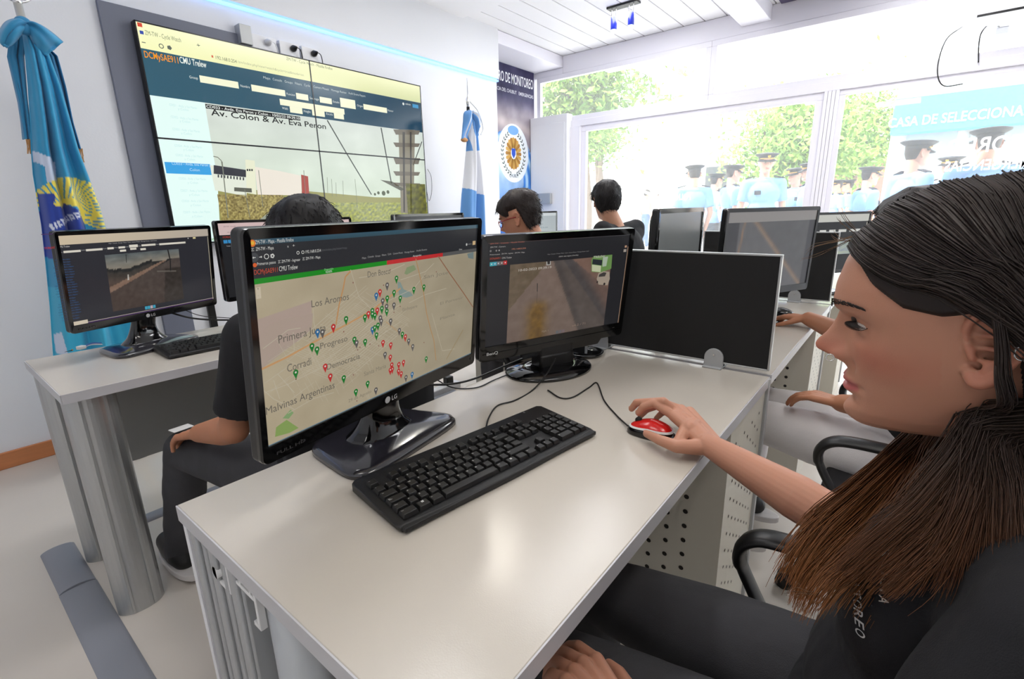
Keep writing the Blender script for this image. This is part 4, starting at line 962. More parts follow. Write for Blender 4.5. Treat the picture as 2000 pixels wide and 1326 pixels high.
    cv.text(Bq(600, 272), Bq(925, 235), .0028, 'Maps  Console  Groups  Filters  Cycle  Camera Mosaic  Montage Review  Audit', (140, 138, 136), 4); cv.text(Bq(688, 290), Bq(842, 275), .0030, 'CD018 - Avda. Irigoyen y 25 de Mayo', wt, 4)
    a = cv.uv(Bq(1205, 215)); cv.rectuv(a[0], a[1], a[0]+.008, a[1]+.006, (200, 160, 130), 4); a = cv.uv(Bq(1195, 250)); cv.rectuv(a[0], a[1], a[0]+.011, a[1]+.008, (170, 160, 150), 4)
    cv.rectuv(w/2-.0024, -h/2, w/2-.001, h/2-.035, (206, 170, 140), 5)
    for i in range(3): cv.rectuv(.012+i*.011-.018, -h/2+.001, .012+i*.011-.009, -h/2+.010, (100+10*i, 104, 108), 4)
pA2, TA2 = monitor('BenQ', (1.126, .732, .990), -.326, -.128, .477, .270, (.0165, .018, .040), 'black monitor with an oval base showing a road camera picture, right of the map monitor', (1.115, .765), paint_benq, 'BenQ', chin=True)

# -- left desk
def paint_left(cv, w, h):
    K = lambda x, y: (40+x/4.737, 420+y/4.737)
    cv.rectuv(-w/2, -h/2, w/2, h/2, (50, 50, 56), 0)
    yb = cv.uv(K(205, 288))[1]
    cv.grid(-w/2, yb, w/2, h/2, 20, 4, lambda a, bb: mixc((226, 208, 178), (196, 184, 170), a), 1)
    cv.line([K(190, 180), K(1635, 103)], .002, (90, 60, 110), 3)
    (x0, y0), (x1, _) = cv.uv(K(778, 370)), cv.uv(K(1462, 310)); y1 = cv.uv(K(850, 895))[1]
    def im(a, v):
        b_ = 1-v; hor = .23-.06*a+.03*fbm(a*9, 1)+(.05*math.sin(a*7) if a < .6 else 0)
        if b_ < hor: c = mixc((96, 104, 106), (146, 138, 124), b_/hor); n = fbm(a*6, b_*14)*30; return tuple(q+n for q in c)
        c = mixc((62, 60, 56), (94, 78, 70), sstep(hor, hor+.35, b_))
        if b_ < hor+.06: c = (46, 46, 46)
        rd = .56-.5*a
        if abs(b_-(.62-.55*a)) < .05*(1.1-a) and a < .8: c = (138, 112, 96)
        if b_ > .66-.55*a: c = mixc((88, 80, 76), (74, 62, 56), b_)
        if b_ > .35 and a > .8-.1*b_: c = (60, 54, 50)
        n = fbm(a*16, b_*12)*18; return tuple(q+n for q in c)
    cv.grid(x0, y1, x1, y0, 70, 50, im, 2)
    cv.line([K(975, 365), K(980, 440)], .0018, (40, 40, 42), 4); cv.line([K(1362, 318), K(1385, 420), K(1388, 520)], .0045, (44, 42, 42), 4); cv.line([K(965, 370), K(990, 368)], .001, (40, 40, 42), 4)
    cv.poly([K(990, 550), K(1000, 548), K(1006, 600), K(990, 603)], (196, 190, 182), 4); cv.text(K(790, 372), K(1180, 345), .0035, 'CD014 - Avda. Yrigoyen y 9 de Julio', (40, 40, 44), 4)
    for k in range(6): cv.line([K(1262, 515+2*k), K(1440, 512+2*k)], .0007, (110, 104, 96), 4)
    cv.text(K(225, 315), K(340, 302), .0060, 'DCMySAE911', (190, 62, 52), 4, bold=True); cv.text(K(355, 303), K(455, 292), .0055, 'CMU Trelew', (226, 222, 216), 4)
    cv.text(K(815, 268), K(1260, 232), .0035, 'Maps  Console  Groups  Filters  Cycle  Camera Mosaic  Montage Review  Audit Events', (180, 178, 176), 4)
    for (a, bb) in (((395, 332), (555, 322)), ((603, 316), (757, 305)), ((802, 300), (861, 296)), ((905, 292), (965, 288)), ((1003, 276), (1083, 270)), ((1118, 272), (1247, 262)), ((1282, 262), (1525, 245)), ((918, 322), (975, 318)), ((1013, 305), (1070, 300)), ((1108, 308), (1158, 304))):
        (xa, ya), (xb, _) = cv.uv(K(*a)), cv.uv(K(*bb)); hh = .0065 if a[0] != 1003 else .009; cv.rectuv(xa, ya-hh, xb, ya, (238, 232, 218), 4)
    for (s_, a, bb) in (('Group', (358, 350), (388, 347)), ('Nombre', (560, 330), (600, 326)), ('Func', (762, 315), (798, 312)), ('Host', (868, 306), (902, 303)), ('Estado', (968, 298), (1000, 295)), ('Origen', (1088, 290), (1115, 287)), ('Mon', (1252, 275), (1280, 272))): cv.text(K(*a), K(*bb), .0032, s_, (190, 190, 190), 4)
    rnd = random.Random(2)
    for k in range(24):
        yy = 415+k*24.3; xc = 388+k*3.4; wd_ = rnd.choice((140, 165, 190, 210)); cv.text(K(xc-wd_/2, yy+8), K(xc+wd_/2, yy-4), .0038, 'CD%03d - Avda. San Martin y Belgrano' % (k+10), (56, 92, 140), 4, bold=True)
    a = cv.uv(K(333, 1027)); bb = cv.uv(K(618, 955)); cv.rectuv(-w/2, -h/2+.001, bb[0], -h/2+.013, (226, 212, 190), 5)
    cv.rectuv(bb[0], -h/2, w/2, -h/2+.004, (70, 44, 90), 4); cv.rectuv(bb[0], -h/2+.004, w/2, -h/2+.0055, (206, 196, 180), 5); cv.rectuv(w/2-.004, -h/2, w/2-.002, h/2-.03, (206, 196, 170), 5)
    for k, c in enumerate(((70, 170, 200), (70, 170, 200), (200, 180, 190), (70, 170, 200))): a = cv.uv(K(1152+25*k, 862-4*k)); cv.rectuv(a[0], -h/2+.009, a[0]+.0085, -h/2+.020, c, 6)
    cv.disc(K(1550, 215), .002, (226, 226, 220), 4); a = cv.uv(K(1595, 220)); cv.rectuv(a[0], a[1], a[0]+.011, a[1]+.0065, (230, 216, 160), 4)
monitor('LG', (.542, 2.224-.155, 1.0155), .336, -.121, .531*.93, .299*.93, (.0115, .013, .024), 'black monitor on the left desk showing a road and a list of blue links', (.505, 2.10), paint_left, 'LG')
def paint_dark(cv, w, h):
    cv.rectuv(-w/2, -h/2, w/2, h/2, (36, 37, 40), 0); cv.rectuv(-w/2, h/2-.042, w/2, h/2, (232, 204, 202), 1)
    cv.textuv(-w/2+.012, h/2-.052, .0055, 'DCMySAE911', (190, 60, 46), 3, width=.045, bold=True); cv.textuv(-w/2+.062, h/2-.052, .005, 'CMU Trelew', (220, 220, 220), 3, width=.04)
    for k, c in enumerate(((60, 150, 210), (60, 150, 210), (110, 110, 112), (110, 104, 104), (200, 50, 46))): cv.rectuv(-w/2+.012+k*.016, h/2-.072, -w/2+.026+k*.016, h/2-.060, c, 2)
    cv.textuv(-w/2+.02, h/2-.084, .004, 'Todas', (210, 210, 210), 3); cv.textuv(-w/2+.02, h/2-.014, .004, 'ZM-TW - Consola', (120, 100, 100), 3); cv.textuv(-w/2+.03, h/2-.035, .004, '192.168.0.254   Primeros pasos', (120, 100, 100), 3)
    cv.textuv(-w/2+.03, -h/2+.004, .006, 'TRELEW CCTV', (226, 214, 208), 3, width=.05, bold=True)
monitor('LG', (1.035, 1.985, 1.038), .04, -.02, .56, .272, (.012, .010, .016), 'black monitor with a pink browser bar, second one on the left desk', (1.03, 2.05), paint_dark)
monitor('LG', (1.86, 2.05, 1.045), 0, 0, .485, .265, (.012, .012, .02), 'black monitor whose top edge shows before the lower right of the video wall', (1.86, 2.12), None)
def paint_pale(cv, w, h):
    cv.grid(-w/2, -h/2, w/2, h/2, 8, 8, lambda a, bb: mixc((196, 206, 208), (176, 186, 190), bb), 0); cv.rectuv(-w/2, h/2-.02, w/2, h/2, (216, 224, 226), 1)
    cv.textuv(.02, .03, .010, 'CAMARAS EN LINEA', (120, 140, 146), 2)
monitor('LG', (2.83, 2.06, 1.038), -.06, 0, .49, .27, (.012, .012, .02), 'pale grey lit monitor beyond the person with red glasses', (2.83, 2.12), paint_pale)
def paint_greyroad(cv, w, h):
    def im(a, v):
        b_ = 1-v; c = (104, 104, 106)
        if a < .12 or a > .93: return (72, 72, 76)
        e = abs(a-(.30+.62*b_)); c = mixc((150, 128, 112), c, sstep(0, .05, e)); l = abs(a-(.14+.04*(1-b_)**2)); c = mixc((150, 120, 100), c, sstep(0, .015, l))
        if a > .30+.62*b_: c = tuple(q*.92 for q in c)
        n = fbm(a*14, b_*7)*10; return tuple(q+n for q in c)
    cv.grid(-w/2, -h/2, w/2, h/2-.036, 60, 40, im, 0); cv.rectuv(-w/2, h/2-.036, w/2, h/2, (150, 146, 144), 1)
TR, TL_ = Vector((2.29, .30)), Vector((1.84, .52)); yw = math.atan2(TR.y-TL_.y, TR.x-TL_.x); mc = (TR+TL_)/2
def paint_blank(cv, w, h):
    cv.grid(-w/2, -h/2, w/2, h/2, 10, 10, lambda a, bb: mixc((84, 88, 88), (112, 114, 114), bb), 0)
monitor('LG', (1.80, .655, 1.035), .06, -.02, .50, .285, (.016, .016, .02), 'glossy black monitor with an empty grey screen behind the first divider', (1.80, .72), paint_blank)
monitor('BenQ', (mc.x, mc.y, 1.032), yw, -.04, .475, .285, (.013, .014, .026), 'black monitor with a grey road picture behind the first divider', (mc.x+.03, mc.y+.06), paint_greyroad)
def paint_far(cv, w, h):
    cv.rectuv(-w/2, -h/2, w/2, h/2, (34, 36, 38), 0); cv.rectuv(-w/2, h/2-.035, w/2, h/2, (214, 214, 206), 1)
    for k, (x, wd_) in enumerate(((-.20, .05), (-.12, .03), (-.07, .04), (-.01, .04), (.05, .05), (.12, .09))): cv.rectuv(x, h/2-.085, x+wd_, h/2-.072, (226, 226, 220), 2)
    cv.rectuv(-.20, h/2-.105, .02, h/2-.092, (60, 150, 200), 2); cv.grid(-.2, -.06, .21, h/2-.12, 20, 8, lambda a, bb: (170+fbm(a*9, bb*5)*80, 180+fbm(a*9, bb*5)*80, 176), 2)
    cv.rectuv(w/2-.01, -h/2, w/2-.006, h/2-.04, (214, 206, 190), 2)
monitor('LG', (2.905, .315, 1.010), -.60, 0, .475, .268, (.012, .012, .02), 'black monitor with a lit page of white boxes behind the far divider', (2.94, .37), paint_far)

# ============================================================ KEYBOARDS
def key_layout():
    u = .01905; rows = []
    x0 = -.2155; y0 = .048
    def put(x, y, w, s, h=1): rows.append((x0+x*u, y0-y*u, w*u, h*u, s))
    put(0, 0, 1, 'Esc')
    for i in range(12): put(2+i+(.5 if i > 3 else 0)+(.5 if i > 7 else 0), 0, 1, 'F%d' % (i+1))
    for i, s in enumerate(('Impr', 'Bloq', 'Paus')): put(15.25+i, 0, 1, s)
    for i, s in enumerate('\u00ba1234567890'): put(i, 1.25, 1, s)
    put(11, 1.25, 1, "'"); put(12, 1.25, 1, '\u00a1'); put(13, 1.25, 2, 'Retroceso')
    put(0, 2.25, 1.5, 'Tab')
    for i, s in enumerate('QWERTYUIOP`+'): put(1.5+i, 2.25, 1, s)
    put(13.75, 2.25, 1.25, 'Intro'); put(0, 3.25, 1.75, 'Bloq\nMay\u00fas')
    for i, s in enumerate('ASDFGHJKL\u00d1\u00b4\u00c7'): put(1.75+i, 3.25, 1, s)
    put(13.75, 3.25, 1.25, '')
    put(0, 4.25, 1.25, 'May\u00fas'); put(1.25, 4.25, 1, '<')
    for i, s in enumerate('ZXCVBNM,.-'): put(2.25+i, 4.25, 1, s)
    put(12.25, 4.25, 2.75, 'May\u00fas')
    x = 0
    for w_, s in ((1.5, 'Ctrl'), (1.25, '\u25a0'), (1.25, 'Alt'), (6, ''), (1.25, 'Alt Gr'), (1.25, '\u25a0'), (1.25, ''), (1.25, 'Ctrl')): put(x, 5.25, w_, s); x += w_
    for j, r_ in enumerate((('Insert', 'Inicio', 'Re'), ('Supr', 'Fin', 'Av'))):
        for i, s in enumerate(r_): put(15.25+i, 1.25+j, 1, s)
    put(16.25, 4.25, 1, '^')
    for i, s in enumerate('<v>'): put(15.25+i, 5.25, 1, s)
    np_ = (('Bloq', '/', '*', '-'), ('7', '8', '9', '+'), ('4', '5', '6', ''), ('1', '2', '3', 'Int'), ('0', '', '.', ''))
    for j, r_ in enumerate(np_):
        for i, s in enumerate(r_):
            if j == 4 and i == 1: continue
            put(18.5+i, 1.25+j, 2 if (j == 4 and i == 0) else 1, s)
    return rows
def zk(y): return .0135+(y+.075)*.065   # deck rises to the rear
def keyboard(loc, rz, label, full):
    r = empty('keyboard', loc, rz); tag(r, label, 'keyboard', None)
    b = MB(); n = 36
    # plan outline with a gently bowed front edge
    def ring(s, z0, zf):
        p = []
        for i in range(n+1): x = -.225+.45*i/n; p.append((x*s, (-.078-.010*(1-(x/.225)**2)*1.0)*s-.0))
        q = [(.2275*s, -.070*s), (.2275*s, .070*s), (.220*s, .0765*s), (-.220*s, .0765*s), (-.2275*s, .070*s), (-.2275*s, -.070*s)]
        return [(x, y, z0+(zf*(zk(y))-0) if zf else z0) for x, y in p+q]
    R0 = ring(.985, .0005, 0); R1 = ring(1.0, .006, 0); R2 = ring(1.0, -.003, 1); R3 = ring(.975, -.0005, 1); k = len(R0)
    b.add(R0+R1+R2+R3, [(i*k+j, i*k+(j+1) % k, (i+1)*k+(j+1) % k, (i+1)*k+j) for i in range(3) for j in range(k)]+[tuple(range(k))[::-1], tuple(range(3*k, 4*k))])
    b.box(-.223, .223, -.0865, -.060, .004, .0115)
    b.build('case', M['kbody'], r, bevel=.0012)
    keys = key_layout(); cvs = []
    one = MB(); leg = []
    cache = {}
    def kbm(w, h):
        b = MB(); g = .0009; w2, h2 = w-2*g, h-2*g; ins = .0022
        lo = [(g, -g), (g+w2, -g), (g+w2, -g-h2), (g, -g-h2)]; hi = [(g+ins, -g-ins*.6), (g+w2-ins, -g-ins*.6), (g+w2-ins, -g-h2+ins*1.3), (g+ins, -g-h2+ins*1.3)]
        b.add([(x, y, 0) for x, y in lo]+[(x, y, .0075) for x, y in hi], [(0, 1, 2, 3), (7, 6, 5, 4), (0, 4, 5, 1), (1, 5, 6, 2), (2, 6, 7, 3), (3, 7, 4, 0)]); return b
    rx = math.atan(.065)
    stuff = MB()
    for i, (x, y, w_, h_, s) in enumerate(keys):
        T = Matrix.Translation((x, y, zk(y)-.0002))@Matrix.Rotation(rx, 4, 'X')
        if full and i < 100:
            kk = (round(w_, 4), round(h_, 4))
            if kk not in cache:
                o = kbm(w_, h_).build('key', M['key'], r, bevel=.0009, seg=2); cache[kk] = o
            else: o = cache[kk].copy(); COL.objects.link(o); o.parent = r
            o.matrix_basis = T
        else:
            m_ = kbm(w_, h_); stuff.T = T; stuff.add(m_.v, m_.f)
    if stuff.v: o = stuff.build('keys', M['key'], r); o['kind'] = 'stuff'
    c3 = Canvas((0, 0, 0), (1, 0, 0), (0, math.cos(rx), math.sin(rx)), 0)
    for (x, y, w_, h_, s) in keys:
        if not s: continue
        lines = s.split('\n'); hh = .0030 if len(s) == 1 else .0016
        zz = zk(y-.006)+.0080
        vv = y*math.cos(rx)+zz*math.sin(rx)
        oc = np.array([0, y, zz]); c3.c = np.array([0, y, zz+.0001]); 
        if s == '\u25a0':
            for a in (0, .0022):
                for bb in (0, .0022): c3.rectuv(x+w_/2-.002+a, -.009+bb, x+w_/2-.0002+a, -.0072+bb, (225, 225, 225), 0)
            continue
        for k_, t_ in enumerate(lines): c3.textuv(x+.004, -.0075-.0026*k_, hh, t_, (205, 205, 205), 0, bold=True)
    # logo on the top right of the deck
    c3.c = np.array([.17, .068, zk(.068)+.0004]); c3.disc((0, 0), .0022, (150, 150, 150), 0, px=False, n=12, r0=.0012); c3.textuv(.004, -.001, .0016, 'Logitech', (120, 120, 120), 0)
    if full:
        rot = r.matrix_world
        o = mesh_obj('key_legends', c3.v, c3.f, M['print'], r); ca = o.data.color_attributes.new('Col', 'FLOAT_COLOR', 'CORNER')
        arr = np.ones((len(o.data.loops), 4), np.float32); arr[:, :3] = np.array(c3.col, np.float32); ca.data.foreach_set('color', arr.ravel())
    return r
keyboard((.606, .560, .75), -.139, 'black keyboard in front of the map monitor on the nearest desk', True)
keyboard((.716, 1.912, .75), -.02, 'black keyboard on the left desk, partly hidden behind the map monitor', False)

# ============================================================ MOUSE, CABLES, SMALL THINGS
def mouse(loc, rz, label, cols):
    r = empty('computer_mouse', loc, rz); tag(r, label, 'mouse')
    n, k = 40, 18; L_, W_, H_ = .050, .030, .034
    def surf(t, a):      # t 0 base .. 1 top
        z = t; s = (1-(z**2.6))**.5 if z < 1 else 0
        x = W_*s*math.cos(a)*(1-.12*math.cos(2*a)); y = L_*s*math.sin(a)
        return (x, y, .0008+H_*z*(1-.28*max(0, y/L_))*(1-.10*max(0, -y/L_)))
    for nm, t0, t1, m_, sc in (('lower_shell', 0, .50, cols[0], 1), ('side_band', .50, .62, cols[1], 1), ('top_shell', .62, 1, cols[2], 1)):
        b = MB(); vs = []
        for i in range(k+1):
            t = t0+(t1-t0)*i/k
            for j in range(n): vs.append(surf(t, 2*PI*j/n))
        b.add(vs, [(i*n+j, i*n+(j+1) % n, (i+1)*n+(j+1) % n, (i+1)*n+j) for i in range(k) for j in range(n)]+([tuple(range(n))[::-1]] if t0 == 0 else []))
        b.build(nm, m_, r, smooth=True)
    b = MB(); b.T = Matrix.Translation((0, .027, .0265))@Matrix.Rotation(PI/2, 4, 'Y'); b.lathe([(.004, -.004), (.007, -.003), (.007, .003), (.004, .004)], n=18); b.build('wheel', M['black'], r, smooth=True)
    return r
MP = (.8865, .357)
mouse((MP[0], MP[1], .75), .06, 'red and black computer mouse held in the right hand of the woman in front', (M['gloss'], M['mwhite'], M['red']))
pm = atz(1530, 612, .76); mouse((pm[0], pm[1]+.01, .75), 0, 'black mouse under the hand beyond the divider', (M['gloss'], M['gloss'], M['black']))
def cable(pts, rad, label, z=None, world=False):
    P_ = pts if world else [atz(p[0], p[1], p[2] if len(p) > 2 else .7525) for p in pts]
    b = MB(); b.tube(bez(P_, 10), rad, 8); o = b.build('cable', M['cable'], smooth=True); tag(o, label, 'cable'); return o
tail = (MP[0]-.003, MP[1]+.049, .757)
cable([tail]+[tuple(atz(*p, .7525)) for p in ((1205, 812), (1180, 782), (1166, 748), (1150, 757), (1120, 775), (1095, 777), (1070, 762))], .0018, 'thin black mouse cable winding across the nearest desk to the oval base', world=True)
cable([(948, 842, .758), (955, 815), (972, 792), (1005, 782), (1040, 762), (1068, 730, .775), (1085, 700, .82)], .0019, 'black keyboard cable running up over the oval monitor base', )
cable([(795, 757, .765), (830, 752, .765), (880, 750, .76), (925, 740, .757), (985, 715, .757), (1050, 688, .77)], .003, 'thick black cable along the rear edge of the nearest desk')
cable([(850, 740, .757), (885, 757), (930, 757), (965, 742), (1000, 728, .756), (1020, 718, .77)], .0017, 'thin black cable curving between the two monitors of the nearest desk')
cable([aty(330, 610, 2.14), aty(380, 622, 2.12), aty(440, 625, 2.10), aty(470, 622, 2.08)], .0035, 'thick black cable hanging behind the left desk monitor', world=True)
cable([aty(355, 603, 2.14), aty(390, 616, 2.12), aty(430, 620, 2.10), aty(470, 622, 2.09)], .0015, 'thin black wire hanging behind the left desk monitor', world=True)
# pen cup tray with a pen behind the oval base
q = atz(1142, 692, .75); r = empty('pen_tray', tuple(q)); tag(r, 'small round black tray behind the oval monitor base', 'tray')
b = MB(); b.lathe([(.001, .0005), (.055, .0005), (.060, .012), (.055, .012), (.050, .005), (.001, .005)], (q[0]-.0, q[1]+.0, .75), 32); b.build('bowl', M['gloss'], r, smooth=True, world=True)
r = empty('pen', tuple(q)); tag(r, 'white and black pen standing upright in the round black tray', 'pen')
b = MB(); b.tube([(q[0]-.01, q[1]-.01, .757), (q[0]+.008, q[1]-.004, .86)], [.004, .0045], 12); b.build('barrel', M['mwhite'], r, smooth=True, world=True)
b = MB(); b.tube([(q[0]-.0015, q[1]-.0072, .803), (q[0]-.0005, q[1]-.0069, .808)], .0052, 12); b.build('ring', M['black'], r, smooth=True, world=True)
# connector and screw on the left desk
q = atz(160, 682, .75); r = empty('cable_connector', tuple(q)); tag(r, 'white plug connector with thin blue wires lying on the left desk', 'connector')
b = MB(); b.T = Matrix.Translation(tuple(q))@Matrix.Rotation(.5, 4, 'Z'); b.box(-.012, .010, -.010, .010, .0005, .013); b.build('plug', M['mwhite'], r, bevel=.002, world=True)
for k in range(4):
    b = MB(); b.tube(bez([(q[0]+.008, q[1]-.004+.003*k, .757), (q[0]+.03, q[1]-.004+.008*k, .760+.003*(k % 2)), (q[0]+.06, q[1]-.0+.005*k, .754+.004*(k % 2))]), .0012, 6)
    b.build('wire', mat('blue_wire', (60, 90, 170) if k % 2 else (210, 210, 215), .5), r, smooth=True, world=True)
q = atz(135, 687, .75); r = empty('screw', tuple(q)); tag(r, 'small dark screw lying on the left desk near its rear corner', 'screw')
b = MB(); b.tube([(q[0]-.012, q[1]-.003, .7525), (q[0]+.008, q[1]+.002, .7525)], [.0006, .0016], 8); b.build('shank', M['black'], r, world=True)
b = MB(); b.tube([(q[0]+.008, q[1]+.002, .7538), (q[0]+.011, q[1]+.0028, .7538)], .0032, 10); b.build('head', M['rope'], r, world=True)
# power strip on the floor behind the nearest desk
q = atz(862, 762, .02); r = empty('power_strip', (q[0], q[1], 0)); tag(r, 'white power strip with a black plug lying on the floor behind the nearest desk', 'power strip')
b = MB(); b.box(-.16, .16, -.03, .03, .0005, .045); b.build('case', M['white'], r, bevel=.006)
b = MB(); b.box(.04, .10, -.022, .022, .0455, .10); b.build('plug', M['black'], r, bevel=.006)

# ============================================================ PEOPLE
def V3(*a): return np.array(a, float)
class Blob:
    """body volumes that are fused into one continuous surface"""
    def __init__(s): s.v = []; s.f = []
    def raw(s, vs, fs): o = len(s.v); s.v += [tuple(map(float, v)) for v in vs]; s.f += [[i+o for i in f] for f in fs]
    def cap(s, p0, r0, p1, r1, n=20, flat0=False, flat1=False, sq=None):
        """tapered limb piece; sq = (axis, factor) flattens it"""
        p0, p1 = V3(*p0), V3(*p1); d = p1-p0; L = np.linalg.norm(d)
        if L < 1e-6: return s.ell(p0, (r0, r0, r0))
        d /= L; a = np.cross(d, (0, 0, 1) if abs(d[2]) < .9 else (1, 0, 0)); a /= np.linalg.norm(a); b = np.cross(d, a)
        prof = []; m = 5
        prof += [(.001, 0), (r0, 0)] if flat0 else [(r0*math.sin(PI/2*i/m)+1e-4, -r0*math.cos(PI/2*i/m)) for i in range(m+1)]
        prof += [(r1, L), (.001, L)] if flat1 else [(r1*math.cos(PI/2*i/m)+1e-4, L+r1*math.sin(PI/2*i/m)) for i in range(m+1)]
        vs = []
        for r_, z in prof:
            for k in range(n):
                o = (a*math.cos(2*PI*k/n)+b*math.sin(2*PI*k/n))*r_
                if sq is not None:
                    ax = V3(*sq[0]); ax /= np.linalg.norm(ax); o = o-ax*(o@ax)*(1-sq[1])
                vs.append(p0+d*z+o)
        k_ = len(prof); fs = [(i*n+j, i*n+(j+1) % n, (i+1)*n+(j+1) % n, (i+1)*n+j) for i in range(k_-1) for j in range(n)]+[tuple(range(n))[::-1], tuple(range((k_-1)*n, k_*n))]
        s.raw(vs, fs)
    def chain(s, pts, **k):
        for (p0, r0), (p1, r1) in zip(pts[:-1], pts[1:]): s.cap(p0, r0, p1, r1, **k)
    def ell(s, c, r, rot=None, n=24, m=16):
        b = MB(); b.sphere((0, 0, 0), 1, n, m, r); Rm = rot.to_matrix() if rot is not None else Matrix.Identity(3)
        s.raw([Rm@Vector(v)+Vector(c) for v in b.v], b.f)
    def mesh(s, voxel, it=4):
        me = bpy.data.meshes.new('b'); me.from_pydata(s.v, [], s.f); me.update()
        o = bpy.data.objects.new('b', me); COL.objects.link(o)
        bm = bmesh.new(); bm.from_mesh(me); bmesh.ops.recalc_face_normals(bm, faces=bm.faces); bm.to_mesh(me); bm.free()
        md = o.modifiers.new('r', 'REMESH'); md.mode = 'VOXEL'; md.voxel_size = voxel; md.adaptivity = 0
        if it: m2 = o.modifiers.new('s', 'SMOOTH'); m2.factor = .5; m2.iterations = it
        me2 = bpy.data.meshes.new_from_object(o.evaluated_get(bpy.context.evaluated_depsgraph_get()))
        bpy.data.objects.remove(o); bpy.data.meshes.remove(me)
        n = len(me2.vertices); co = np.empty(n*3, np.float32); me2.vertices.foreach_get('co', co)
        return me2, co.reshape(-1, 3).astype(float)
    def build(s, name, m, parent, voxel=.006, it=4, col=None, disp=None):
        me, co = s.mesh(voxel, it)
        nr = np.empty(len(co)*3, np.float32); me.vertices.foreach_get('normal', nr); nr = nr.reshape(-1, 3)
        if disp is not None:
            co = co+nr*np.array([disp(p) for p in co])[:, None]
        cols = None
        if col is not None: cols = col(co)
        inv = np.array(parent.matrix_world.inverted()) if parent is not None else np.eye(4)
        loc = co@inv[:3, :3].T+inv[:3, 3]
        me.vertices.foreach_set('co', loc.astype(np.float32).ravel()); me.update()
        me.name = name; me.materials.append(m); me.polygons.foreach_set('use_smooth', [True]*len(me.polygons))
        o = bpy.data.objects.new(name, me); COL.objects.link(o); o.parent = parent
        if cols is not None: point_colors(o, cols)
        return o

